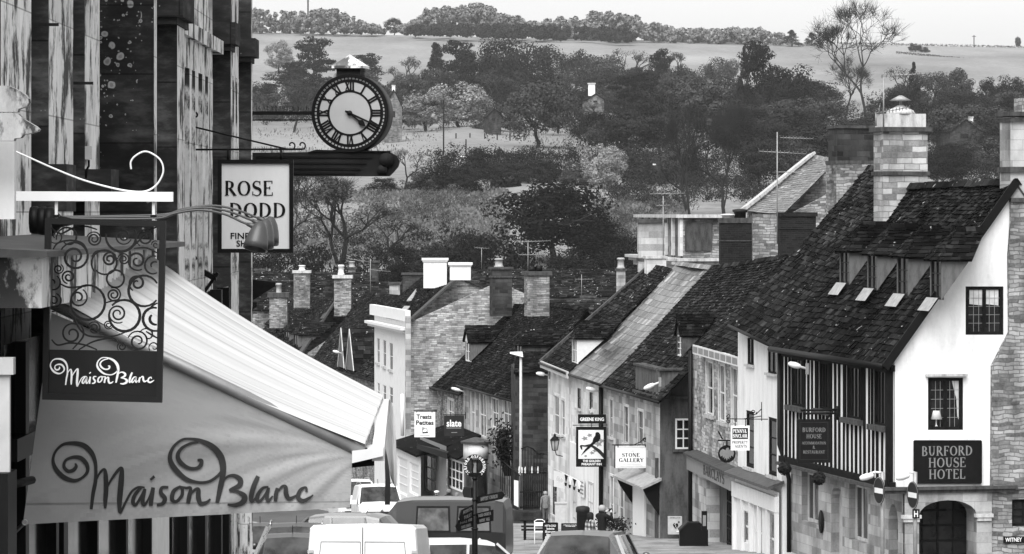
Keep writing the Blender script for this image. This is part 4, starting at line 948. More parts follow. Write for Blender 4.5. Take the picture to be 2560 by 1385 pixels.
# long roofs at the back
def back_house(name, label, x0, x1, Y, ry, ey, seed, dep=5.0, stacks=(), roof='tile_far'):
    b = gz(0, Y) - 1; a, c = P(x0, ey, Y), P(x1, ey, Y); ra, rc = P(x0, ry, Y + dep), P(x1, ry, Y + dep)
    t = thing(name, (a.x, Y, b), label, 'house')
    r_ = MB(); tiles(r_, a, c, rc, ra, .42, .36, .26, .03, .05, 1.2, seed); ridge_caps(r_, ra, rc, .16, .5, seed); r_.build('roof', M[roof], t)
    w_ = MB(); w_.mesh([a + YU * .3 - Vector((0, 0, a.z - b)), c + YU * .3 - Vector((0, 0, a.z - b)), c + YU * .3, a + YU * .3], [(0, 1, 2, 3)])
    for p, q in ((a, ra), (c, rc)): w_.face([(p.x, Y + .3, b), (p.x, Y + 2 * dep, b), (p.x, Y + 2 * dep, a.z), (p.x, Y + dep, q.z - .15), (p.x, Y + .3, a.z)])
    w_.build('wall', M['rubble'], t)
    k = MB(); k.prism([ra - Vector((0, 0, .08)), rc - Vector((0, 0, .08)), (c.x, Y + 2 * dep, a.z), (a.x, Y + 2 * dep, a.z)], Vector((0, 0, -.06))); k.build('rear_roof', M['roof_back'], t)
    for (x, y0, y1, wd, Ys, mt, pots) in stacks: chimney(t, P(x, y0, Ys), XU, YU, wd / FPX * Ys, .9, P(0, y1, Ys).z, P(0, y0, Ys).z, M[mt], 'trim_dark', ((0, .15, .1),), pots)
    return t
back_house('long_roofed_house', 'long low dark roof behind the far chimneys, left of the pale house', 560, 940, 300, 682, 775, 171, 5, ((935, 652, 740, 22, 296, 'rubble_dark', ()), (880, 668, 700, 18, 306, 'rubble', ((0, .5, .25),)), (650, 672, 740, 24, 306, 'rubble', ())))
back_house('lichen_roofed_house', 'long dark roof dotted with pale lichen behind the stone chimney with aerials', 1170, 1640, 296, 674, 742, 181, 5, ((1470, 740, 800, 34, 280, 'rubble', ()), (1552, 672, 740, 22, 292, 'ashlar', ((0, .9, .3),)),))
back_house('lower_roofed_house', 'low roof and stacks squeezed between the far coped house and the pale gable', 905, 1080, 270, 706, 800, 191, 4, ((1032, 682, 760, 50, 262, 'rubble_dark', ()), (987, 706, 740, 26, 262, 'ashlar', ())))
back_house('street_end_house', 'mossy roofed house just below the long roof at the street end', 1180, 1620, 262, 752, 880, 195, 5, (), 'tile_mid')
# ------------------------------------------------------------------ left side: church front with giant pilasters
def m_streak(name, v, dark=.12):
    """pale stone washed by rain: vertical streaks with patches of dark crust"""
    m, nt, b = newmat(name, .9, .15); c = texco(nt)
    s = noise(nt, mapping(nt, c['UV'], (3.6, 1.5, 1)), 1.6, 9, .74); p = noise(nt, mapping(nt, c['UV'], (2.4, 1.1, 1)), 1.3, 7, .7); q = noise(nt, mapping(nt, c['UV'], (.5, .5, 1), (3, 7, 0)), 1.2, 4)
    col = ramp(nt, s, [(.3, v * .62), (.5, v * .92), (.72, min(.9, v * 1.1))])
    col = mixc(nt, ramp(nt, p, [(.43, 1), (.5, 0)]), col, dark)
    col = mixc(nt, ramp(nt, q, [(.33, .75), (.42, 0)]), col, dark * 1.6)
    br = N(nt, 'TexBrick', Vector=c['UV'], Color1=.85, Color2=1.1, Mortar=.55, Scale=1.0, Mortar__Size=.005, Brick__Width=3.0, Row__Height=.62)
    col = mixc(nt, 1, col, br.outputs[0], 'MULTIPLY')
    nt.links.new(col, b.inputs['Base Color']); bump(nt, b, s, .5, .02); return m
def m_lichen(name, v, amount=.5):
    """black crusted stone with rings of pale lichen"""
    m, nt, b = newmat(name, .9, .15); c = texco(nt)
    uv = c['UV']
    base = ramp(nt, noise(nt, mapping(nt, uv, (2, 5, 1)), 1.4, 7, .65), [(.3, v * .4), (.52, v), (.7, v * 3)])
    nz = N(nt, 'TexNoise', Vector=uv, Scale=9.0, Detail=4); wv = N(nt, 'VectorMath', _operation='SCALE', i0=nz.outputs[1], Scale=.05)
    co = N(nt, 'VectorMath', _operation='ADD', i0=uv, i1=wv.outputs[0]).outputs[0]
    col = base
    dens = noise(nt, mapping(nt, uv, (1, .6, 1), (1.7, 3.1, 0)), 1.6, 2)
    for sc, lo, r in ((9, .52, .3), (17, .5, .26), (34, .47, .22)):
        vo = N(nt, 'TexVoronoi', Vector=co, Scale=float(sc), Randomness=1.0)
        dist = vo.outputs[0]; cell = N(nt, 'RGBToBW', Color=vo.outputs[1]).outputs[0]
        pick = N(nt, 'Math', _operation='LESS_THAN', i0=N(nt, 'Math', _operation='ADD', i0=cell, i1=N(nt, 'Math', _operation='MULTIPLY_ADD', i0=dens, i1=-amount * 3.2, i2=.5 * amount * 3.2 - .03 - .12 * (amount > 0)).outputs[0]).outputs[0], i1=0.0).outputs[0]
        ring = ramp(nt, dist, [(0, .35), (r * .55, .5), (r * .8, .9), (r, .6), (r * 1.08, 0)])
        f = N(nt, 'Math', _operation='MULTIPLY', i0=ring, i1=pick).outputs[0]
        col = mixc(nt, f, col, .3)
    br = N(nt, 'TexBrick', Vector=uv, Color1=.75, Color2=1.2, Mortar=.35, Scale=1.0, Mortar__Size=.006, Brick__Width=1.4, Row__Height=.55)
    col = mixc(nt, 1, col, br.outputs[0], 'MULTIPLY')
    nt.links.new(col, b.inputs['Base Color']); bump(nt, b, base, .4, .02); return m
M['streak'] = m_streak('washed_lit_stone', .82, .07)  # rain-washed, and paler still: light on the street faces put into the colour
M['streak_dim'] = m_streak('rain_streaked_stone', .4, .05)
M['crust'] = m_lichen('crusted_shaded_stone', .034, 0)  # real crust, plus shade of the camera-facing sides put into the colour
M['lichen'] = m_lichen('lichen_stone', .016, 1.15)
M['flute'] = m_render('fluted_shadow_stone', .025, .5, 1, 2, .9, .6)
XW = -3.3; YF, YN, ZT, ZB = 41.0, 16.0, 3.2, -6.5
church = thing('church_front', (XW, 40, gz(-3, 40)), 'soot blackened church front with giant fluted pilasters and lichen spots', 'church')
def bxx(mb, x0, x1, y0, y1, z0, z1): return mb.hexa([(x0, y0, z0), (x1, y0, z0), (x1, y1, z0), (x0, y1, z0)], [(x0, y0, z1), (x1, y0, z1), (x1, y1, z1), (x0, y1, z1)])
mb = MB(); bxx(mb, -9, XW, YN, YF, ZB, ZT); mb.build('wall', M['streak_dim'], church)
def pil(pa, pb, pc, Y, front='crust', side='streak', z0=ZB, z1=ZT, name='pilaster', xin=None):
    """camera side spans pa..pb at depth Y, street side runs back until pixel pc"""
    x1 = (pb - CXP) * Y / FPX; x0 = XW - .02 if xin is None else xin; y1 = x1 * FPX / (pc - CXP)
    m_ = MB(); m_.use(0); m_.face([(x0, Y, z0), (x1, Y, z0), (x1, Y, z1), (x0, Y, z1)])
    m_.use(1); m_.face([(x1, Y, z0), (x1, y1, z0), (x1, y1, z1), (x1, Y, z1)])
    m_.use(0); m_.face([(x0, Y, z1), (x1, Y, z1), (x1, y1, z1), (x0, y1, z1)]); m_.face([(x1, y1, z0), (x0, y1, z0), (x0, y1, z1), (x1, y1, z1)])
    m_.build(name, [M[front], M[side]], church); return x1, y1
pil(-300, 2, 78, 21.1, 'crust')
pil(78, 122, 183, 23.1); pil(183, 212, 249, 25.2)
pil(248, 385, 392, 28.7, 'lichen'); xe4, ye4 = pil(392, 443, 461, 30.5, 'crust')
xfl, _ = -2.95, 0
# fluted bays: pale fillets standing out of dark channels
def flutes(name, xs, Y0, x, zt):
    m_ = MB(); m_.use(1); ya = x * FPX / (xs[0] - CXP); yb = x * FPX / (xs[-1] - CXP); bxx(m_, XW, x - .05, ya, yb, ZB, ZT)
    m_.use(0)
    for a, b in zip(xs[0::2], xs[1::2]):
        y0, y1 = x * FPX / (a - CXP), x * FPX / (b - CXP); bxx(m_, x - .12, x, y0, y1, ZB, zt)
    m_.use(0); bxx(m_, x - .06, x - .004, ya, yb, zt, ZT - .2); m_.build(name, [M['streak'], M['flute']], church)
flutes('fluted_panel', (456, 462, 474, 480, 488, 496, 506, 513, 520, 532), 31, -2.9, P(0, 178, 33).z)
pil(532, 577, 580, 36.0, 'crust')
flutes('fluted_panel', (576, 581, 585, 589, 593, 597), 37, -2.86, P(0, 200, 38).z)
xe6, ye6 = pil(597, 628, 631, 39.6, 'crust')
def capital(pa, pb, y0, y1, Y, dep, front='crust'):
    m_ = MB(); x0, x1 = (pa - CXP) * Y / FPX, (pb - CXP) * Y / FPX; z0, z1 = P(0, y1, Y).z, P(0, y0, Y).z
    m_.use(0); bxx(m_, XW, x1, Y, Y + dep, z0, z1); bxx(m_, XW, x1 - .05, Y + .03, Y + dep, z0 - .06, z0)
    m_.build('capital', [M[front]], church)
capital(380, 457, -80, 42, 30.3, 1.1); capital(545, 589, 55, 110, 35.8, .6); capital(598, 638, 95, 141, 39.4, .6)
m_ = MB(); z0 = P(0, 80, 31).z; m_.prism([(-2.86, 31.2, P(0, 42, 31.2).z), (-2.86, 35.7, P(0, 42, 31.2).z), (-2.86, 35.7, P(0, 80, 31.2).z), (-2.86, 31.2, P(0, 80, 31.2).z)], Vector((-.4, 0, 0))); m_.build('impost_band', M['streak'], church)
for Y_, z_ in ((23.05, -.1), (23.05, 1.2), (25.15, .9)):
    m_ = MB(); xx = (122 if Y_ < 24 else 212); m_.box(((xx - 22 - CXP) * Y_ / FPX, Y_ - .001, z_), .24, .006, .02); m_.build('bed_joint', M['flute'], church)
for Y_, px, py, w_, h_ in ((24.9, 226, 460, .34, .2), (23.0, 100, 470, .4, .3)):
    m_ = MB(); m_.box(P(px, py, Y_), w_, .5, h_); m_.build('pilaster_base', M['crust'], church)
jb = thing('junction_box', P(220, 380, 24.6), 'small pale cable box with bent black cable on the pilaster', 'junction box')
m_ = MB(); m_.box(P(221, 382, 24.65), .04, .06, .09); m_.use(1, True); m_.tube([P(222, 400, 24.65), P(222, 415, 24.65), P(216, 425, 24.65), P(215, 445, 24.65)], .008, 6); m_.build('box_and_cable', [M['grey_pale'], M['black']], jb)
# mossy eaves of the building beyond the church
me_ = thing('mossy_eaves_building', (-3.2, 44, gz(-3, 44)), 'narrow building with projecting mossy stone eaves just beyond the church', 'house')
for k, (a, b, y0, y1, Y_) in enumerate(((540, 688, 702, 736, 44), (560, 642, 752, 790, 46))):
    m_ = MB(); x1 = (b - CXP) * Y_ / FPX; z1, z0 = P(0, y0, Y_).z, P(0, y1, Y_).z
    m_.prism([(-5, Y_, z0 - .1), (x1 - .35, Y_, z0 - .12), (x1, Y_, lerp(z0, z1, .6)), (x1, Y_, z1 - .02), (-5, Y_, z1 + .25)], Vector((-.3, 1.6, 0)))
    m_.build('eaves', M['tile_mossy'], me_)
m_ = MB(); zt = P(0, 735, 44).z; q = [(-6, 43), (-3.2, 43), (-4.4, 55), (-7, 55)]; m_.hexa([(x, y, -8) for x, y in q], [(x, y, zt) for x, y in q]); m_.build('wall', M['streak_dim'], me_)
# ------------------------------------------------------------------ patisserie shop
XS = -2.62
shop = thing('patisserie_shop', (XS, 25, gz(-3, 25)), 'dark shopfront under the broad pale awning, white moulded pilaster at its near end', 'shop')
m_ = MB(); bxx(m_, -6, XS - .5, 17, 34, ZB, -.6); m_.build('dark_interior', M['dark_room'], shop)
m_ = MB()
rs = random.Random(3); y = 19.4
while y < 34: bxx(m_, XS - rs.uniform(.06, .12), XS, y, y + rs.uniform(.03, .22), ZB, -.7); y += rs.choice((.35, .9, 1.3, 1.7))
bxx(m_, XS - .12, XS + .01, 19, 34, -1.32, -1.2); m_.build('mullions', M['black'], shop)
m_ = MB(); m_.face([(XS - .06, 19, ZB), (XS - .06, 34, ZB), (XS - .06, 34, -.7), (XS - .06, 19, -.7)]); m_.build('shop_glass', M['glass'], shop)
m_ = MB(); m_.use(0); q = P(383, 1200, 26.2); bxx(m_, XS - .02, XS + .03, 26.25, 27.2, ZB, -1.9); m_.build('door', M['offwhite'], shop)
fz0, fz1 = P(0, 720, 17.5).z, P(0, 628, 17.5).z
m_ = MB(); m_.use(0); bxx(m_, -3.3, P(104, 0, 17.6).x, 17.6, 23, fz0 - .1, fz1 - .03)
m_.use(1); m_.prism([(-3.3, 17.45, fz1 - .03), (P(118, 0, 17.45).x, 17.45, fz1 - .03), (P(118, 0, 17.45).x, 17.45, fz1), (-3.3, 17.45, fz1 + .06)], Vector((.16, 5.6, 0))); m_.build('fascia', [M['streak'], M['lead_dark']], shop)
m_ = MB(); xw = P(36, 0, 16.9).x
bxx(m_, -3.2, xw, 16.9, 16.96, P(0, 548, 16.9).z, P(0, 348, 16.9).z); m_.build('white_pilaster', M['white_paint'], shop)
pr = [(-3.3, 0, 330), (95, 326), (60, 300), (42, 282), (40, 274)]
def prof(pts, Y, dep, mat, nm):
    m_ = MB(); m_.prism([Vector((-3.4, Y, P(0, pts[0][1], Y).z))] + [P(x, y, Y) for x, y in pts] + [Vector((-3.4, Y, P(0, pts[-1][1], Y).z))], Vector((0, dep * .1, 0))); m_.build(nm, M[mat], shop)
prof([(34, 352), (36, 346), (52, 344), (58, 336), (74, 334), (94, 328), (97, 323), (90, 316), (70, 304), (52, 292), (44, 284), (30, 282)], 16.6, .8, 'streak_dim', 'pilaster_cornice')
prof([(44, 280), (46, 272), (66, 266), (72, 256), (70, 246), (62, 236), (48, 226), (20, 214)], 16.6, .8, 'streak_dim', 'pilaster_finial')
m_ = MB(); x_ = P(24, 0, 17).x; bxx(m_, -3.1, x_, 17, 17.04, P(0, 1180, 17).z, P(0, 930, 17).z); m_.box(Vector((x_ - .13, 17.02, P(0, 915, 17).z)), .3, .08, .08); m_.build('door_post', M['grey_pale'], shop)
m_ = MB(); bxx(m_, -3.1, P(20, 0, 16.9).x, 16.9, 17.2, ZB, P(0, 1180, 17).z); m_.build('black_post', M['black'], shop)
# ------------------------------------------------------------------ folding awning with the shop's name
def m_canvas(name, v):
    m, nt, b = newmat(name, .85, .15); c = texco(nt); s = noise(nt, mapping(nt, c['Object'], (.05, 9, .05)), 1.0, 3, .6)
    nt.links.new(ramp(nt, s, [(.35, v * .76), (.5, v), (.65, v * 1.12)]), b.inputs['Base Color']); return m
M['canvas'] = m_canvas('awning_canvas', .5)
M['canvas_shaded'] = m_render('shaded_awning_cloth', .32, .12, 1, .6, .85, .85)  # same canvas as the canopy, with side shade put into its colour
M['ink'] = m_plain('brown_ink', .03, .8, .2, var=.2)
aw = thing('shop_awning', P(500, 1000, 20), 'broad pale pleated awning with a script name on its hanging side cloth', 'awning')
A0, A1, A2, A3 = P(92, 716, 18.95), P(912, 1110, 18.95), P(958, 990, 22.9), P(318, 596, 22.9)
vs, fs = [], []; nu, nv = 24, 160
for j in range(nv + 1):
    b = j / nv
    for i in range(nu + 1):
        a = i / nu; p = A0.lerp(A1, a).lerp(A3.lerp(A2, a), b)
        rip = .02 * math.sin(b * 2 * math.pi * 21 + .6 * math.sin(b * 9)) * (.5 + .5 * math.sin(b * 31 + 1)) + .01 * math.sin(b * 2 * math.pi * 40 + 3 * math.sin(b * 5))
        vs.append(p + Vector((0, 0, rip - .05 * math.sin(math.pi * a) )))
for j in range(nv):
    for i in range(nu): k = j * (nu + 1) + i; fs.append((k, k + 1, k + nu + 2, k + nu + 1))
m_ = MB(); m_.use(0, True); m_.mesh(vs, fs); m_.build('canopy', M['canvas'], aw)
SP = [(128, 782), (882, 1108), (876, 1268), (56, 1312)]   # side cloth corners: top left, top right, bottom right, bottom left
def side_Y(a, b):
    """folds fan out from the upper right corner and gather along the hem"""
    r = math.hypot(1.05 - a, (b - .1) * .45); th = math.atan2((b - .1) * .45, 1.05 - a)
    f = (.007 * math.sin(th * 17 + 1.2 * math.sin(a * 6)) + .005 * math.sin(th * 31 + a * 3)) * min(1, r * 2.2) * (.35 + .65 * a) * min(1, b * 2.5) + .012 * math.sin(3.1 * a + 2.3 * b)
    f += (.005 * math.sin(a * 90) * (a > .4)) * max(0, b - .86) * 7 + .012 * math.sin(a * 5 + 1)
    return 18.98 + f
def side_pt(a, b, lift=0):
    x = lerp(lerp(SP[0][0], SP[1][0], a), lerp(SP[3][0], SP[2][0], a), b); y = lerp(lerp(SP[0][1], SP[1][1], a), lerp(SP[3][1], SP[2][1], a), b)
    q = P(x, y, 18.98); return Vector((q.x, side_Y(a, b) - lift, q.z))
def side_inv(px, py):
    a, b = .5, .5
    for _ in range(25):
        xl, yl = lerp(SP[0][0], SP[3][0], b), lerp(SP[0][1], SP[3][1], b); xr, yr = lerp(SP[1][0], SP[2][0], b), lerp(SP[1][1], SP[2][1], b); a = (px - xl) / (xr - xl)
        yt, yb = lerp(SP[0][1], SP[1][1], a), lerp(SP[3][1], SP[2][1], a); b = (py - yt) / (yb - yt)
    return a, b
nu, nv = 110, 46; vs, fs = [], []
for j in range(nv + 1):
    for i in range(nu + 1): vs.append(side_pt(i / nu, j / nv))
for j in range(nv):
    for i in range(nu): k = j * (nu + 1) + i; fs.append((k, k + 1, k + nu + 2, k + nu + 1))
LOGO = [
 [(310, 315, 14), (318, 345, 30), (290, 378, 34), (245, 385, 34), (210, 345, 30), (225, 290, 24), (290, 262, 30), (360, 270, 40), (412, 325, 38), (418, 390, 30), (370, 445, 24), (300, 470, 34), (210, 440, 44), (140, 370, 40), (112, 290, 28), (135, 210, 22), (200, 150, 26), (290, 137, 36), (380, 155, 46), (450, 215, 44), (487, 300, 34), (494, 390, 30), (490, 480, 34), (470, 580, 34), (452, 725, 26)],
 [(490, 480, 14), (530, 400, 20), (570, 370, 26), (582, 430, 40), (585, 540, 42), (578, 650, 38), (578, 715, 20)],
 [(585, 560, 10), (625, 470, 20), (690, 380, 28), (725, 362, 32), (722, 450, 48), (712, 560, 50), (705, 660, 46), (712, 752, 24), (760, 660, 22), (810, 570, 20), (870, 528, 20), (930, 530, 16)],
 [(900, 525, 24), (840, 600, 34), (826, 660, 36), (852, 682, 26), (900, 605, 24), (932, 545, 24), (912, 640, 38), (926, 682, 30), (960, 640, 18), (1000, 545, 20)],
 [(1006, 528, 34), (994, 600, 40), (986, 690, 34)], [(980, 462, 20), (1016, 430, 26)],
 [(1142, 525, 20), (1085, 530, 28), (1076, 575, 36), (1112, 625, 40), (1092, 670, 34), (1040, 682, 24)],
 [(1250, 515, 18), (1190, 560, 36), (1176, 630, 38), (1212, 652, 28), (1262, 600, 30), (1266, 540, 28), (1240, 515, 18)],
 [(1240, 520, 18), (1300, 530, 22), (1342, 532, 26), (1330, 600, 40), (1318, 668, 34)], [(1325, 610, 14), (1375, 550, 24), (1410, 545, 36), (1410, 610, 44), (1430, 665, 40), (1480, 660, 30), (1518, 628, 16)],
 [(1400, 285, 22), (1436, 290, 34), (1426, 335, 36), (1380, 360, 30), (1310, 350, 34), (1245, 300, 42), (1225, 240, 36), (1260, 180, 28), (1330, 140, 24), (1410, 122, 20)],
 [(1622, 370, 20), (1580, 425, 26), (1500, 475, 26), (1400, 480, 26), (1290, 445, 40), (1190, 350, 48), (1155, 260, 38), (1185, 170, 26), (1260, 105, 22), (1340, 95, 22), (1430, 112, 36), (1530, 160, 52), (1600, 240, 62), (1628, 330, 58), (1625, 430, 50), (1605, 530, 48), (1578, 660, 32)],
 [(1625, 470, 14), (1680, 425, 24), (1740, 425, 36), (1785, 462, 48), (1770, 510, 44), (1690, 548, 20), (1760, 560, 28), (1820, 600, 50), (1810, 650, 48), (1740, 682, 36), (1672, 675, 18)],
 [(1942, 424, 36), (1905, 510, 44), (1880, 610, 42), (1890, 650, 26), (1940, 590, 14), (1990, 530, 18)],
 [(2035, 520, 18), (1985, 530, 26), (1940, 590, 36), (1935, 637, 36), (1965, 640, 24), (2010, 580, 22), (2035, 530, 24), (2020, 600, 36), (2032, 645, 28), (2072, 600, 14)],
 [(2112, 528, 26), (2100, 590, 38), (2095, 648, 28)], [(2105, 580, 12), (2150, 520, 22), (2186, 520, 34), (2190, 580, 42), (2220, 625, 36), (2290, 590, 14)],
 [(2372, 562, 22), (2366, 525, 20), (2320, 545, 30), (2295, 610, 40), (2340, 642, 36), (2400, 615, 24), (2432, 588, 10)]]
m_ = MB(); m_.use(0, True); m_.mesh(vs, fs); m_.use(1)
for n_, st_ in enumerate(LOGO):
    pts = spline(st_, 7)
    for quad in ribbon2d([(p[0], p[1]) for p in pts], [p[2] for p in pts]):
        q = [side_pt(*side_inv(100 + x / 3.5556, 1070 + y / 3.5556), lift=.005 + n_ * .0003) for x, y in quad]
        if (q[1] - q[0]).cross(q[2] - q[1]).y > 0: q = q[::-1]
        m_.face(q)
m_.use(2)
for i in range(60):     # stitched hem and turned right edge
    a, b = i / 60, (i + 1) / 60; m_.face([side_pt(a, .905, .004), side_pt(b, .905, .004), side_pt(b, .898, .004), side_pt(a, .898, .004)])
m_.use(3, True); c = P(62, 1306, 18.9); m_.tube([c + Vector((math.cos(t) * .013, 0, math.sin(t) * .013)) for t in [k * .5236 for k in range(13)]], .004, 6)
m_.build('side_cloth', [M['canvas_shaded'], M['ink'], M['grey'], M['metal']], aw)
m_ = MB(); m_.use(0, True); m_.tube([P(78, 734, 18.98), P(480, 926, 18.98), P(908, 1132, 18.98)], .031, 16); m_.use(1, True); m_.tube([P(908, 1132, 18.98), P(924, 1140, 18.98)], [.034, .02], 12); m_.build('support_arm', [M['metal_dull'], M['black']], aw)
m_ = MB(); b0, b1 = [P(930, 1117, 18.95), P(961, 1117, 18.95), P(972, 998, 22.95), P(950, 997, 22.95)], .075
m_.hexa([p - Vector((0, 0, b1)) for p in b0], b0); m_.build('front_bar', M['offwhite'], aw)
m_ = MB(); m_.hexa([P(880, 1158, 18.9), P(958, 1140, 18.9), P(962, 1128, 19.6), P(884, 1142, 19.6)], [P(880, 1128, 18.9), P(958, 1119, 18.9), P(962, 1108, 19.6), P(884, 1116, 19.6)]); m_.build('end_cap', M['offwhite'], aw)
m_ = MB(); m_.hexa([P(872, 1170, 19.3), P(936, 1164, 19.3), P(936, 1160, 19.8), P(872, 1166, 19.8)], [P(872, 1148, 19.3), P(936, 1146, 19.3), P(936, 1140, 19.8), P(872, 1142, 19.8)]); m_.build('under_bar', M['black'], aw)
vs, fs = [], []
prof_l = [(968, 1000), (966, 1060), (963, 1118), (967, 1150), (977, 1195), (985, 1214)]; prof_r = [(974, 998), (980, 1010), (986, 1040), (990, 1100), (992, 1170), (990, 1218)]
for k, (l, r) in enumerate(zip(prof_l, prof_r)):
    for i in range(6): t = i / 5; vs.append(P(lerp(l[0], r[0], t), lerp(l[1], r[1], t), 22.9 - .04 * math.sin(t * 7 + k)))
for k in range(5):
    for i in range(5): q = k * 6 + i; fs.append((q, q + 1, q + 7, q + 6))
m_ = MB(); m_.use(0, True); m_.mesh(vs, fs); m_.build('valance', M['white'], aw)  # white stands in for sunlight that the canopy blocks here
m_ = MB(); m_.use(0, True)
vv = []
for y, a, b in ((1118, 961, 963), (1140, 962, 968), (1165, 962, 972), (1200, 963, 976), (1235, 962, 976), (1262, 962, 975)): vv += [P(a, y, 22.2), P(b, y, 22.3)]
m_.mesh(vv, [(2 * k, 2 * k + 1, 2 * k + 3, 2 * k + 2) for k in range(5)]); m_.build('unlit_hem', M['black'], aw)  # unlit hem of the far side cloth, its shade put in as black
m_ = MB(); m_.use(0, True); m_.tube([P(56, 1312, 18.95), P(30, 1336, 18.8), P(-20, 1375, 18.6)], .012, 6); m_.build('tie_rope', M['black'], aw)
m_ = MB(); m_.use(0, True); m_.tube([P(28, 1212, 18.2), P(80, 1200, 18.8)], .022, 8); m_.build('wall_arm', M['black'], aw)
# ------------------------------------------------------------------ hanging scrollwork sign
YS = 18.0
M['sign_brown'] = m_plain('dark_brown_enamel', .013, .6, .15, var=.12)
M['cream'] = m_plain('cream_lettering', .78, .6, .3, var=.03)
hs_ = thing('scrollwork_sign', P(260, 545, YS), 'dark hanging sign with open scrollwork above a white script name', 'sign')
TL, TR, BR_, BL = (112, 545), (414, 552), (404, 1007), (105, 999)
def frame_bars(mb, cs, wd, Y, th, w2=None):
    n = len(cs); ctr = (sum(c[0] for c in cs) / n, sum(c[1] for c in cs) / n)
    inn = [(c[0] + wd * (1 if c[0] < ctr[0] else -1), c[1] + wd * (1 if c[1] < ctr[1] else -1)) for c in cs]
    for i in range(4):
        j = (i + 1) % 4; q = [P(*cs[i], Y), P(*cs[j], Y), P(*inn[j], Y), P(*inn[i], Y)]; mb.prism(q, Vector((0, th, 0)))
    return inn
m_ = MB(); inn = frame_bars(m_, [TL, TR, BR_, BL], 15, YS - .02, .045); m_.build('frame', M['sign_brown'], hs_)
def sp(x, y): return 100 + x / 2.945, 540 + y / 2.945
m_ = MB(); m_.use(0); q = [(122, 874), (396, 878), (393, 992), (119, 985)]; m_.prism([P(*c, YS) for c in q], Vector((0, .012, 0)))
m_.use(1)
for n_, st_ in enumerate(LOGO):
    pts = spline(st_, 6)
    for quad in ribbon2d([(p[0], p[1]) for p in pts], [p[2] * 1.02 for p in pts]):
        q = [P(124.5 + (x - 98) * .1117, 891 + (y - 85) * .1110 + (x - 98) * .0014, YS - .004 - n_ * .0003) for x, y in quad]
        if (q[1] - q[0]).cross(q[2] - q[1]).y > 0: q = q[::-1]
        m_.face(q)
m_.build('name_panel', [M['sign_brown'], M['cream']], hs_)
sc = MB(); sc_n = 0
def scroll(pts, w0, taper=True):
    """flat iron scroll cut from plate"""
    global sc_n
    sc_n += 1; d = YS + .001 + (sc_n % 12) * .0005; run = []
    def flush(run):
        if len(run) < 3: return
        ws = [w0 * (.55 + .45 * math.sin(math.pi * min(1, max(0, (k / (len(run) - 1))) * .9 + .05))) if taper else w0 for k in range(len(run))]
        for quad in ribbon2d(run, ws):
            f_ = [P(*sp(x, y), d) for x, y in quad]; sc.hexa([p + Vector((0, .006, 0)) for p in f_], f_)
    for p in pts:
        if 78 < p[0] < 866 and 60 < p[1] < 992: run.append(p)
        else: flush(run); run = []
    flush(run)
def spiral(cx, cy, R0, a0, turns, dr=1, w=15, rend=.22):
    n = max(20, int(turns * 22)); pts = []
    for k in range(n + 1):
        t = k / n; a = R(a0) + dr * t * turns * 2 * math.pi; r = R0 * (1 - (1 - rend) * t ** 1.15); pts.append((cx + math.cos(a) * r, cy + math.sin(a) * r))
    scroll(pts, w)
def ring(cx, cy, r, w=14): scroll([(cx + math.cos(k * .2244) * r, cy + math.sin(k * .2244) * r) for k in range(29)], w, False)
for args in ((255, 300, 112, 200, 1.9, 1, 18, .2), (475, 345, 98, 140, 1.0, 1, 17, .85), (512, 318, 52, 330, 1.7, -1, 17), (615, 318, 44, 180, 1.9, 1, 12), (715, 330, 72, 60, 1.6, 1, 17), (838, 370, 78, 300, 1.4, -1, 15),
             (210, 448, 50, 100, 1.6, 1, 15), (135, 390, 38, 300, 1.7, 1, 11), (542, 580, 54, 250, 2.1, 1, 14), (765, 550, 116, 20, 1.0, 1, 20, .95), (715, 495, 62, 120, 1.5, 1, 17), (350, 638, 130, 250, 1.0, 1, 20, .95), (280, 602, 70, 300, 1.5, 1, 15),
             (620, 735, 118, 220, .95, 1, 22, .95), (572, 720, 70, 60, 1.9, 1, 14), (845, 750, 98, 80, 1.4, 1, 22, .3), (400, 825, 48, 200, 1.9, 1, 12), (503, 800, 34, 0, 1.9, 1, 10), (235, 868, 78, 300, 1.4, -1, 15), (722, 922, 78, 200, 1.7, 1, 15),
             (602, 962, 36, 100, 1.7, 1, 11), (398, 170, 55, 200, 2.1, 1, 13), (600, 150, 116, 190, .6, -1, 20, .9), (612, 150, 62, 20, 1.6, 1, 13), (770, 160, 68, 120, 1.7, 1, 14), (100, 625, 58, 290, 1.6, 1, 13), (92, 495, 62, 300, 1.2, 1, 13), (205, 160, 86, 170, .9, 1, 14, .5), (852, 212, 32, 180, 1.5, 1, 9), (118, 150, 60, 200, 1.2, -1, 10), (840, 965, 44, 90, 1.2, 1, 10), (790, 880, 60, 200, .8, 1, 12)): spiral(*args)
ring(555, 462, 64)
for cs in ([(85, 705), (180, 695), (240, 740), (290, 830), (350, 880), (450, 890), (560, 880), (680, 832)], [(285, 985), (380, 930), (470, 905), (540, 900), (580, 940)], [(150, 500), (210, 525), (300, 520), (360, 512)], [(240, 980), (310, 900), (320, 850), (300, 800)], [(85, 910), (130, 950), (220, 935), (330, 950), (420, 985)],
           [(85, 270), (130, 200), (230, 180), (310, 200), (350, 260)], [(690, 240), (780, 235), (860, 270)], [(380, 300), (420, 260), (520, 265), (570, 330)], [(480, 640), (560, 620), (660, 625)], [(790, 700), (830, 660), (865, 640)], [(650, 250), (720, 190), (800, 110), (862, 80)], [(85, 90), (150, 130), (240, 90), (330, 75), (420, 100)], [(780, 850), (830, 880), (866, 900)]):
    scroll(spline(cs, 8), 14)
sc.build('scroll_panel', M['sign_brown'], hs_)
for x in (141, 384): m_ = MB(); m_.use(0); m_.box(P(x, 526, YS + .005), .014, .014, .1); m_.use(1); m_.box(P(x, 540, YS), .03, .03, .012); m_.build('hanger', [M['white_paint'], M['black']], hs_)
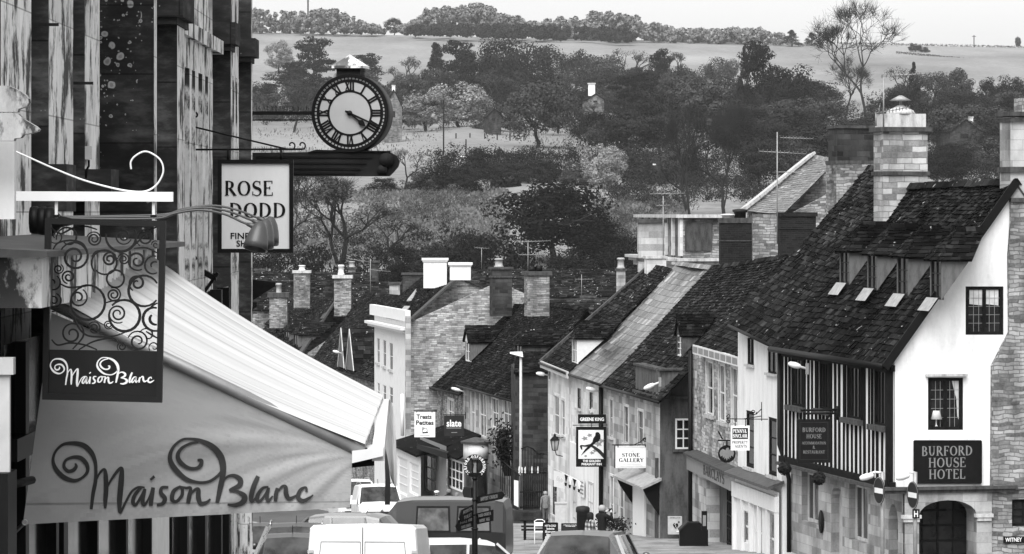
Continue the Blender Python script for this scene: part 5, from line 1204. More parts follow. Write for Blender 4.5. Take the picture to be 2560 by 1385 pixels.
br_ = thing('sign_bracket', P(20, 490, YS), 'white square sign bracket with a thin curled rod above it', 'sign bracket')
m_ = MB(); m_.bar(P(20, 490, YS), P(433, 492, YS), .045, .048); m_.build('beam', M['white'], br_)
m_ = MB(); m_.use(0, True); m_.tube([P(x, y, YS) for x, y in spline([(24, 372), (71, 393), (139, 423), (208, 450), (277, 469), (326, 478), (364, 478), (392, 461), (408, 430), (402, 402), (381, 384.5), (360, 379), (338, 390), (327, 405), (328, 423)], 8)], .0045, 8); m_.build('curled_rod', M['white'], br_)
m_ = MB(); m_.box(P(26, 520, YS + .1), .03, .2, .1); m_.box(P(10, 470, YS), .05, .1, .3); m_.build('bracket_plate', M['white_paint'], br_)
# three swan neck lamps
M['lamp_grey'] = m_plain('grey_lamp_enamel', .05, .4, .4, var=.1)
def swan(k, label, rod, head, tilt, Y):
    t = thing('swan_neck_lamp', P(rod[0][0], rod[0][1], Y), label, 'lamp', 'swan neck lamps over the awning')
    m_ = MB(); m_.use(0, True); m_.tube([P(x, y, Y) for x, y in spline(rod, 8)], .0062, 8); q = [P(x, y, Y) for x, y in rod[-2:]]
    d = (q[1] - q[0]).normalized(); m_.tube([q[1] - d * .05, q[1] - d * .02, q[1], q[1] + d * .03], [.009, .014, .014, .02], 10); m_.build('arm', M['lamp_grey'], t)
    m_ = MB(); m_.use(0, True); ax = Vector((math.sin(R(tilt)), -.25, -math.cos(R(tilt)))).normalized()
    m_.lathe(P(*head, Y), [(.014, -.012), (.026, .0), (.04, .025), (.052, .06), (.06, .1), (.064, .135), (.06, .134), (.05, .09), (.02, .03)], 20, ax, cap=False); m_.build('shade', M['lamp_grey'], t)
    m_ = MB(); m_.use(0, True); c = P(rod[0][0] - 45, rod[0][1] + 8, Y); m_.lathe(c, [(.07, -.02), (.075, 0), (.075, .02), (.03, .06), (.012, .14)], 18, Vector((1, 0, 0))); m_.build('wall_plate', M['black'], t)
swan(0, 'nearest swan neck lamp, its shade overlapping the others in front of the shoe sign', [(168, 546), (280, 548), (395, 546), (440, 533), (500, 525), (560, 535), (605, 555), (640, 568)], (652, 560), -12, 18.3)
swan(1, 'middle swan neck lamp, its shade half hidden by the nearest one', [(150, 544), (290, 543), (400, 541), (450, 527), (510, 519), (570, 528), (620, 547), (652, 560)], (666, 554), -10, 18.9)
swan(2, 'farthest swan neck lamp, only a sliver of shade showing beyond its neighbours', [(130, 542), (290, 540), (410, 536), (460, 522), (530, 514), (590, 524), (640, 543), (664, 553)], (677, 548), -8, 19.5)
# ------------------------------------------------------------------ shoe shop sign
YR = 33.0
M['sign_white'] = m_render('sign_white', .66, .06, 1, 2, .6, .95)
rd = thing('shoe_shop_sign', P(638, 400, YR), 'white black-framed hanging sign lettered Rose Dodd behind the lamps', 'sign')
m_ = MB(); frame_bars(m_, [(544, 399), (733, 399), (733, 632), (544, 632)], 10, YR - .02, .06); m_.build('frame', M['black'], rd)
m_ = MB(); m_.use(0); m_.prism([P(552, 406, YR), P(726, 406, YR), P(726, 625, YR), P(552, 625, YR)], Vector((0, .02, 0))); m_.use(1)
X_, Z_, N_ = Vector((1, 0, 0)), Vector((0, 0, 1)), Vector((0, -1, 0)); k_ = YR / FPX
put_serif(m_, 'ROSE', P(622, 489, YR), X_, Z_, N_, 122 * k_, 37 * k_, tk=.16, hl=.06); put_serif(m_, 'DODD', P(644, 544, YR), X_, Z_, N_, 142 * k_, 37 * k_, tk=.16, hl=.06)
put_sans(m_, 'FINE', P(600, 597, YR), X_, Z_, N_, 47 * k_, 15 * k_, bold=.02); put_sans(m_, 'SHOES', P(624, 616, YR), X_, Z_, N_, 66 * k_, 15 * k_, bold=.02); m_.build('panel', [M['sign_white'], M['black']], rd)
rb2 = thing('iron_sign_bracket', P(481, 374, YR), 'black wrought iron sign bracket with curled ends on the fluted wall', 'sign bracket')
curl = lambda cx, cy, r, a0, dr: [(cx + math.cos(R(a0) + dr * t * 4.6) * r * (1 - t * .75), cy + math.sin(R(a0) + dr * t * 4.6) * r * (1 - t * .75)) for t in [k / 14 for k in range(15)]]
m_ = MB(); m_.use(0, True)
m_.tube([P(480, 374, YR), P(755, 373, YR)], .009, 6); m_.tube([P(x, y, YR) for x, y in [(480, 316), (600, 345), (718, 373)]], .008, 6)
m_.tube([P(x, y, YR) for x, y in [(718, 373)] + curl(728, 363, 11, 60, -1)], .007, 6); m_.tube([P(x, y, YR) for x, y in [(752, 373)] + curl(754, 363, 11, 60, -1)], .007, 6)
m_.tube([P(x, y, YR) for x, y in curl(488, 289, 11, 180, 1)[::-1] + [(478, 300), (480, 374), (479, 560), (478, 640)] + curl(486, 644, 9, 180, -1)], .008, 6)
for x in (570, 703): m_.tube([P(x, 374, YR), P(x, 402, YR)], .012, 6)
m_.build('ironwork', M['black_iron'], rb2)
# ------------------------------------------------------------------ projecting clock
YC = 42.0; kc = YC / FPX; cc = P(875, 283, YC)
ck_ = thing('street_clock', P(877, 376, YC), 'round black drum clock with roman numerals and little lead roof standing on the beam', 'clock')
tilt = R(9); ex = Vector((math.cos(tilt), -math.sin(tilt), 0)); ny = Vector((-math.sin(tilt), -math.cos(tilt), 0)); ez = Vector((0, 0, 1))
M['clock_face'] = m_plain('opal_clock_glass', .34, .4, .4, var=.04)
rr_k = lambda r: r * kc
m_ = MB(); m_.use(0, True); m_.lathe(cc, [(rr_k(97), 0), (rr_k(98), -.02), (rr_k(98), -.1), (rr_k(96), -.34), (rr_k(80), -.4)], 48, ny); m_.build('drum', M['black'], ck_)
def cp(r, a, l): return cc + (ex * math.sin(a) + ez * math.cos(a)) * rr_k(r) + ny * l
m_ = MB(); m_.use(0); n = 60
m_.face([cp(90, 2 * math.pi * k / n, .003) for k in range(n)][::-1]); 
m_.use(1)
def annulus(r0, r1, l):
    for k in range(n): a, b = 2 * math.pi * k / n, 2 * math.pi * (k + 1) / n; m_.face([cp(r0, a, l), cp(r1, a, l), cp(r1, b, l), cp(r0, b, l)][::-1])
annulus(89, 97.5, .02); annulus(78, 85, .006); annulus(52, 57, .006)
for k in range(60): a = 2 * math.pi * (k + .5) / 60; m_.face([cp(84, a - .018, .0066), cp(90, a - .018, .0066), cp(90, a + .018, .0066), cp(84, a + .018, .0066)][::-1])
NUM = ['XII', 'I', 'II', 'III', 'IIII', 'V', 'VI', 'VII', 'VIII', 'IX', 'X', 'XI']
for h in range(12):
    a0 = h * math.pi / 6; wd = {'I': 8, 'V': 13, 'X': 13}; tot = sum(wd[c] for c in NUM[h]) * .8; x = -tot / 2
    rdv = ex * math.sin(a0) + ez * math.cos(a0); tdv = ex * math.cos(a0) - ez * math.sin(a0); org = cc + rdv * rr_k(67.5)
    for c in NUM[h]:
        w_ = wd[c] * .8; xm = x + w_ / 2
        sgs = {'I': [(0, 0, 4.6)], 'V': [(-w_ * .4, 0, 4.6), (w_ * .4, 0, 2.6)], 'X': [(-w_ * .42, w_ * .42, 4.6), (w_ * .42, -w_ * .42, 2.6)]}[c]
        for j, (xt, xb, sw_) in enumerate(sgs):
            for (xa, ya, xb_, yb, ww) in ((xm + xt, 11, xm + xb, -11, sw_),):
                for quad in ribbon2d([(xa, ya), (xb_, yb)], [ww, ww]):
                    q = [org + tdv * rr_k(px) + rdv * rr_k(py) + ny * (.008 + j * .0008) for px, py in quad]
                    if (q[1] - q[0]).cross(q[2] - q[1]).dot(ny) < 0: q = q[::-1]
                    m_.face(q)
        x += w_
    for ys in (10.4, -10.4):
        q = [org + tdv * rr_k(px) + rdv * rr_k(ys + py) + ny * .0095 for px, py in ((-tot / 2, -.9), (tot / 2, -.9), (tot / 2, .9), (-tot / 2, .9))]
        if (q[1] - q[0]).cross(q[2] - q[1]).dot(ny) < 0: q = q[::-1]
        m_.face(q)
m_.build('dial', [M['clock_face'], M['black']], ck_)
def hand(name, a, L, shape):
    d = ex * math.sin(a) + ez * math.cos(a); t_ = ex * math.cos(a) - ez * math.sin(a); m_ = MB()
    m_.prism([cc + d * rr_k(y) + t_ * rr_k(x) + ny * .025 for x, y in shape], ny * .012); m_.build(name, M['black'], ck_)
hand('hour_hand', R(129), 52, [(-2, -8), (2, -8), (2, 30), (7, 36), (7, 41), (0, 53), (-7, 41), (-7, 36), (-2, 30)]); hand('minute_hand', R(114.5), 82, [(-2.6, -12), (2.6, -12), (2.2, 50), (.8, 82), (-.8, 82), (-2.2, 50)])
m_ = MB(); m_.use(0, True); m_.lathe(cc + ny * .02, [(rr_k(7), 0), (rr_k(6), .02), (rr_k(2), .03)], 14, ny); m_.build('hand_boss', M['black'], ck_)
m_ = MB(); c = cc + Vector((0, .17, 0)); zt0, zt1 = P(0, 190, YC).z, P(0, 164, YC).z; m_.use(0); m_.box(Vector((c.x, c.y, (zt0 + zt1) / 2)), 60 * kc, .28, zt1 - zt0, ex, ny); m_.build('neck', M['crust'], ck_)
m_ = MB(); e = [Vector((c.x, c.y, zt1)) + ex * sx * 40 * kc + ny * sy * .2 for sx, sy in ((-1, 1), (1, 1), (1, -1), (-1, -1))]; apx = Vector((c.x - .01, c.y, P(0, 135, YC).z))
e2 = [p - Vector((0, 0, .03)) for p in e]
m_.mesh(e + [apx] + e2, [(0, 1, 4), (1, 2, 4), (2, 3, 4), (3, 0, 4), (0, 5, 6, 1), (1, 6, 7, 2), (2, 7, 8, 3), (3, 8, 5, 0), (5, 8, 7, 6)]); m_.build('lead_roof', M['streak'], ck_)
m_ = MB(); m_.box(P(877, 377, YC) + Vector((0, .17, 0)), .4, .3, .03); m_.box(P(877, 381, YC) + Vector((0, .17, 0)), .62, .32, .025); m_.build('foot', M['black'], ck_)
for nm, y, h in (('upper', 283, .042), ('lower', 300, .014)): m_ = MB(); m_.bar(P(610, y, YC + .15), P(784, y, YC + .15), h, h); m_.build('stay_bar', M['black'], ck_)
M['timber_worn'] = m_plain('worn_timber', .01, .8, .2, var=.7, sc=3)
bm_ = thing('clock_beam', P(625, 440, YC + .2), 'heavy dark timber beam with rounded end carrying the clock', 'beam')
prf = [(600, 382), (960, 378), (978, 382), (992, 390), (998, 402), (994, 416), (984, 428), (972, 440), (600, 440)]
m_ = MB(); m_.use(0); m_.prism([P(x, y, YC) for x, y in prf], Vector((0, .36, 0)))
m_.use(1); m_.prism([P(x, y, YC - .02) for x, y in ((770, 380), (790, 374), (860, 376), (975, 377), (975, 380))], Vector((0, .3, 0)))
for x_, y_, r in ((966, 400, .085), (955, 425, .06), (700, 410, .05)): m_.use(0, True); m_.lathe(P(x_, y_, YC - .03), [(r, 0), (r, .035), (r * .7, .045), (r * .65, .02)], 18, YU)
for k, y_ in enumerate((392, 407, 421, 432)): m_.use(1); m_.bar(P(640 + k * 9, y_, YC - .004), P(930 - k * 14, y_ + 2, YC - .004), .012, .02)
m_.build('timber', [M['timber_worn'], M['black']], bm_)
m_ = MB(); rs = random.Random(8)
for k in range(46): x = 634 + k * 3.2; b = P(x, 380, YC + rs.uniform(0, .3)); m_.tube([b, b + Vector((rs.uniform(-.02, .02), 0, .05 + rs.uniform(0, .02)))], .0022, 4)
for k in range(34): x = 640 + k * 4; b = P(x, 281, YC + .15); m_.tube([b, b + Vector((rs.uniform(-.02, .02), 0, .06 + rs.uniform(0, .02)))], .0018, 4)
m_.build('bird_spikes', M['black_iron'], bm_)
fl = thing('floodlight', P(520, 740, 34), 'small black floodlight on a bent arm against the church wall', 'floodlight')
m_ = MB(); m_.bar(P(505, 738, 34), P(545, 682, 34), .045, .03); m_.build('arm', M['black'], fl); m_ = MB(); m_.box(P(517, 684, 34), .16, .14, .05, Vector((.85, 0, -.5)), YU, Vector((.5, 0, .85))); m_.box(P(537, 692, 34), .03, .1, .07); m_.build('lamp_head', M['black'], fl)
# pale round column by the kerb
cl_ = thing('stone_column', (P(612, 0, 36).x, 36, gz(-2.7, 36)), 'pale weathered round column standing at the kerb left of the dark cars', 'column')
m_ = MB(); m_.use(0, True); c = P(612, 0, 36); z0 = gz(-2.7, 36) - .2; m_.lathe((c.x, 36, z0), [(.12, 0), (.12, .2), (.082, .24), (.08, 1.6), (.086, 1.62), (.079, 1.66), (.078, 3.8)], 18); m_.build('shaft', M['streak'], cl_)
# ------------------------------------------------------------------ signs along the right side
X_, Z_, N_ = Vector((1, 0, 0)), Vector((0, 0, 1)), Vector((0, -1, 0))
def board(mb, x0, x1, y0, y1, Y, th=.04, slot=0):
    mb.use(slot); mb.prism([P(x0, y1, Y), P(x1, y1, Y), P(x1, y0, Y), P(x0, y0, Y)], Vector((0, th, 0)))
def text(mb, kind, s, x, y, wpx, hpx, Y, slot=1, **kw):
    mb.use(slot); k = Y / FPX
    (put_serif if kind == 'serif' else put_sans)(mb, s, P(x, y, Y), X_, Z_, N_, wpx * k, hpx * k, **kw)
def outline(mb, x0, x1, y0, y1, Y, wpx, slot):
    mb.use(slot); k = wpx * Y / FPX; c = [P(x0, y0, Y - .004), P(x1, y0, Y - .004), P(x1, y1, Y - .004), P(x0, y1, Y - .004)]
    for i in range(4): mb.bar(c[i], c[(i + 1) % 4], k, .008, Vector((0, 1, 0)))
def iron(name, lines, Y, r, par):
    mb = MB(); mb.use(0, True)
    for l in lines: mb.tube([P(x, y, Y) for x, y in l], r, 6)
    return mb.build(name, M['black_iron'], par)
def arcpts(cx, cy, r, a0, a1, n=12): return [(cx + math.cos(R(lerp(a0, a1, k / n))) * r, cy + math.sin(R(lerp(a0, a1, k / n))) * r) for k in range(n + 1)]
def spi(cx, cy, r, a0, t, dr=1): return [(cx + math.cos(R(a0) + dr * k / 16 * t * 6.283) * r * (1 - .75 * k / 16), cy + math.sin(R(a0) + dr * k / 16 * t * 6.283) * r * (1 - .75 * k / 16)) for k in range(17)]
Y = 98
t = thing('hotel_hanging_sign', P(2035, 1047, Y), 'black hanging sign for accommodation and restaurant before the timbered front', 'sign')
m_ = MB(); board(m_, 1993, 2077, 1048, 1157, Y); outline(m_, 2000, 2070, 1056, 1149, Y, 1.6, 2)
for s, y, w_, h in (('BURFORD', 1080, 58, 11), ('HOUSE', 1096, 38, 11), ('ACCOMMODATION', 1111, 60, 7), ('&', 1122, 7, 8), ('RESTAURANT', 1134, 54, 8)): text(m_, 'serif', s, 2035, y, w_, h, Y, tk=.17, hl=.08)
m_.build('board', [M['black'], M['gilt_dim'], M['charcoal']], t)
iron('hanger', [[(2002, 1026), (2094, 1024)], [(2008, 1034), (2090, 1033)], [(2010, 1022), (2010, 1048)], [(2086, 1022), (2066, 1048)], [(2094, 1050), (2092, 1015)]], Y, .03, t)
for k, (x, y, Yb, lab) in enumerate(((1961, 1171, 112, 'round ball of dark basket plants hanging by the drainpipe'), (2047, 1196, 105, 'round ball of dark basket plants hanging right of the hotel hanging sign'))):
    t = thing('hanging_basket', P(x, y, Yb), lab, 'hanging basket', 'hanging baskets on the hotel front'); m_ = MB(); rb = random.Random(k)
    c = P(x, y, Yb); r = 17 * Yb / FPX
    for _ in range(520):
        d = Vector((rb.gauss(0, 1), rb.gauss(0, 1), rb.gauss(0, 1))).normalized(); p = c + d * r * rb.uniform(.8, 1.04); a = d.orthogonal().normalized() * .035; b = d.cross(a).normalized() * .03 + d * rb.uniform(-.02, .02)
        m_.face([p - a, p + b, p + a, p - b])
    m_.build('foliage', M['foliage'], t); m_ = MB(); m_.use(0, True); m_.lathe(c, [(r * .2, -r * .85), (r * .7, -r * .5), (r * .85, 0), (r * .6, r * .5), (r * .1, r * .7)], 12); m_.build('moss_core', M['foliage'], t)
    iron('chain', [[(x, y - 14), (x, y - 34)]], Yb, .012, t)
for k, (xd, yd, xp, xl, lab) in enumerate(((2196, 1226, 2206, 2160, 'no entry sign with street lamp, left of the arch at the hotel corner'), (2280, 1237, 2288, 2250, 'no entry sign with street lamp and hydrant plate in front of the arch pier'))):
    Yn = 94; t = thing('no_entry_sign', (P(xp, 0, Yn).x, Yn, gz(9, Yn)), lab, 'road sign', 'no entry signs at the corner'); kk = Yn / FPX
    m_ = MB(); m_.use(0, True); m_.tube([P(xp, 1180, Yn), (P(xp, 0, Yn).x, Yn, gz(9, Yn) - .2)], .055, 10); m_.build('pole', M['metal_dull'], t)
    nd = Vector((-.95, -.3, 0)).normalized(); ed = Vector((.3, -.95, 0)).normalized(); c = P(xd, yd, Yn) - Vector((0, .1, 0)); rd_ = 34 * kk; m_ = MB(); m_.use(0)
    m_.prism([c + ed * math.cos(k2 * .2244) * rd_ + Z_ * math.sin(k2 * .2244) * rd_ for k2 in range(28)], -nd * .02); m_.use(1)
    q = [c + nd * .004 + ed * sx * rd_ * .78 + Z_ * sz * rd_ * .19 for sx, sz in ((-1, -1), (1, -1), (1, 1), (-1, 1))]; q = q if (q[1] - q[0]).cross(q[2] - q[1]).dot(nd) > 0 else q[::-1]; m_.face(q)
    m_.use(2)
    for k2 in range(28):
        a, b = k2 * .2244, (k2 + 1) * .2244; q = [c + nd * .003 + (ed * math.cos(z) + Z_ * math.sin(z)) * rr for z, rr in ((a, rd_ * .93), (a, rd_), (b, rd_), (b, rd_ * .93))]; q = q if (q[1] - q[0]).cross(q[2] - q[1]).dot(nd) > 0 else q[::-1]; m_.face(q)
    m_.build('disc', [M['charcoal'], M['white'], M['grey']], t)
    m_ = MB(); m_.use(0, True); m_.tube([P(xp, 1182, Yn), P((xl + xp) / 2 + 4, 1180, Yn), P(xl + 10, 1186, Yn)], .03, 8)
    m_.lathe(P(xl + 6, 1192, Yn), [(.04, -.18), (.075, -.12), (.09, 0), (.07, .16), (.03, .2)], 12, Vector((1, 0, .25)).normalized()); m_.build('lamp', M['offwhite'], t)
    if k:
        m_ = MB(); board(m_, 2281, 2299, 1273, 1296, Yn - .1, .02); text(m_, 'sans', 'H', 2290, 1292, 10, 15, Yn - .1, bold=.03); m_.build('hydrant_plate', [M['black'], M['white']], t)
t = thing('street_name_plate', f1p := F1.atu(2540, 1349, -.08), 'white street name plate reading Witney low on the stone wall', 'sign')
m_ = MB(); m_.use(0); m_.prism([F1.atu(2508, 1357, -.06), F1.atu(2600, 1357, -.06), F1.atu(2600, 1341, -.06), F1.atu(2508, 1341, -.06)], -F1.u * .03); m_.use(1)
put_sans(m_, 'WITNEY', F1.atu(2534, 1354, -.092), F1.v, Z_, -F1.u, 44 * 104 / FPX, 10 * 104 / FPX, bold=.02); m_.build('plate', [M['black'], M['white']], t)
# estate agent
Y = 115
t = thing('agents_sign', P(1850, 1065, Y), 'white hanging sign of the property agents with a black name panel', 'sign')
m_ = MB(); board(m_, 1827, 1874, 1064, 1126, Y); m_.use(2); m_.prism([P(1831, 1097, Y - .004), P(1870, 1097, Y - .004), P(1870, 1070, Y - .004), P(1831, 1070, Y - .004)], Vector((0, -.006, 0)))
text(m_, 'serif', 'PENNY&', 1850, 1082, 34, 9, Y - .012, 0, tk=.2, hl=.1); text(m_, 'serif', 'SINCLAIR', 1850, 1094, 36, 9, Y - .012, 0, tk=.2, hl=.1)
text(m_, 'serif', 'PROPERTY', 1850, 1109, 39, 7, Y - .002, 1, tk=.16, hl=.08); text(m_, 'serif', 'AGENTS', 1852, 1119, 30, 7, Y - .002, 1, tk=.16, hl=.08); m_.build('board', [M['white'], M['charcoal'], M['black']], t)
iron('bracket', [[(1815, 1047), (1920, 1048)], [(1904, 1005), (1904, 1052)], [(1904, 1040), (1880, 1044), (1860, 1047)], spi(1822, 1041, 6, 90, 1.2), spi(1822, 1053, 6, 270, 1.2, -1), spi(1884, 1030, 8, 0, 1.2), [(1890, 1036), (1904, 1022)], [(1838, 1047), (1838, 1065)], [(1864, 1047), (1864, 1065)]], Y, .014, t)
Y = 125
t = thing('eagle_roundel', P(1818, 1106, Y), 'round black hanging roundel with a pale spread eagle beside the bank', 'sign')
c = P(1817, 1135, Y); k_ = Y / FPX; m_ = MB(); m_.use(0); m_.prism([c + (X_ * math.cos(k * .196) + Z_ * math.sin(k * .196)) * 22 * k_ for k in range(32)], Vector((0, .06, 0))); m_.use(1)
eg = [(0, 13), (3, 14), (5, 11), (3, 8), (8, 11), (13, 8), (15, 2), (13, -6), (9, -3), (8, -9), (5, -5), (5, -12), (2, -8), (0, -15), (-2, -8), (-5, -12), (-5, -5), (-8, -9), (-9, -3), (-13, -6), (-15, 2), (-13, 8), (-8, 11), (-2, 8), (-2, 11)]
m_.prism([c + X_ * x * k_ * 1.2 + Z_ * y * k_ * 1.15 + Vector((0, -.004, 0)) for x, y in eg], Vector((0, -.004, 0))); m_.build('roundel', [M['black'], M['grey'], M['grey_pale']], t)
iron('arm', [[(1795, 1101), (1840, 1101)], [(1796, 1078), (1806, 1098)], [(1817, 1101), (1817, 1116)]], Y, .025, t)
# gallery
Y = 141
t = thing('gallery_sign', P(1580, 1117, Y), 'wide white gallery sign with dark capitals hanging over its door', 'sign')
m_ = MB(); board(m_, 1539, 1621, 1116, 1170, Y, .05); outline(m_, 1542, 1618, 1119, 1167, Y, 1.2, 2)
text(m_, 'serif', 'THE', 1580, 1130, 10, 5, Y, 2); text(m_, 'serif', 'STONE', 1577, 1142, 44, 9.5, Y, tk=.2, hl=.07); text(m_, 'serif', 'GALLERY', 1578, 1155, 62, 9.5, Y, tk=.2, hl=.07)
m_.use(2); m_.face([P(1556, 1161, Y - .003), P(1602, 1161, Y - .003), P(1602, 1159.5, Y - .003), P(1556, 1159.5, Y - .003)]); m_.face([P(1552, 1165, Y - .003), P(1606, 1165, Y - .003), P(1606, 1164, Y - .003), P(1552, 1164, Y - .003)]); m_.build('board', [M['white'], M['charcoal'], M['grey_pale']], t)
iron('bracket', [[(1530, 1112), (1628, 1112)], [(1627, 1080), (1627, 1114)], [(1627, 1085), (1600, 1105), (1585, 1112)], spi(1612, 1098, 6, 0, 1.2), [(1545, 1112), (1545, 1118)], [(1614, 1112), (1614, 1118)], [(1537, 1112), (1537, 1170)]], Y, .018, t)
# inn sign
Y = 150
t = thing('inn_sign', P(1478, 1168, Y), 'tall black inn sign picturing a long tailed bird on a branch', 'pub sign')
m_ = MB(); board(m_, 1445, 1515, 1036, 1059, Y); text(m_, 'sans', 'GREENE KING', 1480, 1052, 60, 8, Y, bold=.03)
m_.use(1); st = [P(1480 + math.cos(R(90 + 36 * k)) * (10 if k % 2 == 0 else 4), 1026 - math.sin(R(90 + 36 * k)) * (9 if k % 2 == 0 else 4), Y) for k in range(10)]; m_.use(2); m_.prism(st, Vector((0, .03, 0))); m_.build('name_board', [M['black'], M['white'], M['grey_pale']], t)
m_ = MB(); board(m_, 1440, 1515, 1067, 1167, Y); m_.use(1); m_.prism([P(1446, 1147, Y - .003), P(1509, 1147, Y - .003), P(1509, 1075, Y - .003), P(1446, 1075, Y - .003)], Vector((0, -.005, 0)))
def sil(pts, slot, off): m_.use(slot); m_.prism([P(x, y, Y - off) for x, y in pts], Vector((0, -.003, 0)))
for cx, cy, r in ((1462, 1096, 9), (1474, 1088, 8), (1496, 1110, 11), (1504, 1102, 9), (1488, 1126, 8), (1464, 1140, 5), (1480, 1132, 7)): sil([(cx + math.cos(k * .628) * r * (1 if k % 2 else .5), cy + math.sin(k * .628) * r * .7 * (1 if k % 2 else .5)) for k in range(10)], 2, .011)
sil([(1449, 1115), (1452, 1112), (1462, 1113), (1475, 1110), (1488, 1116), (1500, 1124), (1509, 1133), (1509, 1146), (1500, 1136), (1490, 1126), (1478, 1117), (1464, 1117), (1455, 1116), (1456, 1124), (1453, 1124)], 3, .015)
sil([(1489, 1082), (1492, 1080), (1497, 1081), (1501, 1087), (1501, 1096), (1497, 1103), (1490, 1106), (1480, 1115), (1466, 1127), (1452, 1139), (1462, 1124), (1474, 1112), (1481, 1105), (1483, 1096), (1488, 1089)], 0, .019)
text(m_, 'sans', 'THE GOLDEN', 1479, 1155, 44, 5.5, Y, 4, bold=.03); text(m_, 'sans', 'PHEASANT INN', 1479, 1163, 50, 5.5, Y, 4, bold=.03); m_.build('picture_board', [M['black'], M['sign_white'], M['grey'], M['charcoal'], M['white']], t)
L_ = [[(1432, 1063), (1580, 1062)], [(1565, 1020), (1568, 1115)], [(1566, 1040), (1545, 1058)], [(1478, 1059), (1478, 1068)], [(1530, 1062), (1548, 1085), (1562, 1110)], [(1575, 1062), (1582, 1085)]]
for a in ((1534, 1054, 7, 0, 1.3), (1548, 1050, 8, 180, 1.3), (1556, 1040, 6, 90, 1.2), (1535, 1072, 8, 0, 1.3, -1), (1546, 1080, 8, 180, 1.3), (1556, 1092, 8, 0, 1.2), (1576, 1072, 7, 90, 1.2), (1558, 1070, 8, 0, 1.3), (1572, 1090, 7, 180, 1.2)): L_.append(spi(*a))
iron('bracket', L_, Y, .017, t)
# lanterns and street lights
def lantern(x, y, Y, label):
    t = thing('wall_lantern', P(x, y, Y), label, 'lantern'); k = Y / FPX; c = P(x, y, Y)
    m_ = MB(); m_.use(0); m_.lathe(c, [(3 * k, -18 * k), (7 * k, -16 * k)], 6); m_.lathe(c + Z_ * 8 * k, [(13 * k, 0), (12 * k, 2 * k), (6 * k, 9 * k), (3 * k, 11 * k), (3.5 * k, 14 * k), (1 * k, 17 * k)], 6)
    for a in range(6): an = 2 * math.pi * (a + .5) / 6; d = Vector((math.cos(an), math.sin(an), 0)); m_.bar(c + d * 7 * k - Z_ * 17 * k, c + d * 12 * k + Z_ * 8 * k, 1.4 * k)
    m_.build('frame', M['black_iron'], t); m_ = MB(); m_.lathe(c, [(6.4 * k, -16 * k), (11 * k, 8 * k)], 6, cap=False); m_.build('panes', M['glass_pale'], t)
    iron('arm', [[(x, y + 16), (x + 4, y + 28), (x + 20, y + 32)], [(x, y - 18), (x + 14, y - 14), (x + 22, y - 16)]], Y, .02, t)
lantern(1387, 1109, 158, 'black hexagonal lantern on the inn wall')
def street_light(x0, y0, x1, y1, Y, label):
    t = thing('street_light', P(x1, y1, Y), label, 'street light', 'white wall mounted street lights'); k = Y / FPX
    a, b = P(x0, y0, Y), P(x1, y1, Y); d = (b - a).normalized(); m_ = MB(); m_.use(0, True); L = (b - a).length
    m_.lathe(a, [(.02, 0), (.07, L * .08), (.1, L * .35), (.08, L * .6), (.04, L * .65), (.035, L)], 10, d); m_.build('head', M['offwhite'], t)
    m_ = MB(); m_.box(b, .1, .12, .34); m_.build('mount', M['grey'], t)
street_light(1340, 933, 1374, 938, 166, 'white street light at the eave end of the dormered inn bay')
street_light(1465, 970, 1504, 980, 152, 'white street light under the smooth slate roof')
street_light(1609, 972, 1650, 955, 136, 'white tilted street light on the dark parapet of the gallery')
street_light(1128, 970, 1162, 980, 193, 'small white street light between the gift shop and the mossy shop house')
street_light(832, 877, 856, 884, 226, 'white street light on the edge of the paired gables')
street_light(1970, 908, 2018, 922, 111, 'white street light on the timbered front above the hanging sign')
Y = 170
t = thing('street_lamp', (P(1300, 0, Y).x, Y, gz(0, Y)), 'tall pale street lamp with flat head standing by the courtyard gate', 'street lamp')
m_ = MB(); m_.use(0, True); m_.tube([P(1302, 882, Y), P(1302, 1110, Y), (P(1302, 0, Y).x, Y, gz(0, Y))], [.06, .07, .1], 10); m_.build('pole', M['grey_pale'], t)
m_ = MB(); m_.hexa([P(1275, 884, Y - .2), P(1308, 893, Y - .2), P(1308, 893, Y + .2), P(1275, 884, Y + .2)], [P(1275, 880, Y - .15), P(1306, 879, Y - .2), P(1306, 879, Y + .2), P(1275, 880, Y + .15)]); m_.build('head', M['white'], t)
# ------------------------------------------------------------------ shops at the foot of the pale house
Yb = 188
t = thing('white_shopfront', P(1000, 1250, Yb), 'single storey shop with tall white boarded windows under a dark lean-to roof', 'shop')
fr = Frame(1052, 186, -420); L = fr.uz(984, 1130)[0]; zb = gz(-5, 186) - .6
zt_n, zt_f = fr.uz(1052, 1143)[1], fr.uz(986, 1112)[1]
m_ = MB(); fn = lambda a, z: fr(a, 0, z); hs = []
for a, b in ((994, 1018), (1024, 1046)): u0, u1 = fr.uz(b, 1200)[0], fr.uz(a, 1200)[0]; hs.append((u0, u1, fr.uz(b, 1242)[1], lerp(zt_n, zt_f, u1 / L) - .5))
m_.holed([fr(0, 0, zb), fr(L, 0, zb), fr(L, 0, zt_f), fr(0, 0, zt_n)], [rect(fn, *h) for h in hs], -fr.v, .1); m_.build('front', M['white_paint'], t)
for h in hs: window(t, fn, -fr.v, *h, .06, .08, 1, 4, .04, M['white'], M['offwhite'], name='boarded_window')
m_ = MB(); a, b = fr(-.2, -.25, zt_n), fr(L + .2, -.25, zt_f); m_.prism([a, b, b + fr.v * 3.4 + Z_ * 1.0, a + fr.v * 3.4 + Z_ * 1.0], Z_ * .12); m_.build('lean_to_roof', M['tile_mossy'], t)
t2 = thing('slate_shopfront', P(1080, 1250, 184), 'small shop with dark fascia and white barred bay windows', 'shop')
Yc_ = 184; zb = gz(-3, 184) - .8
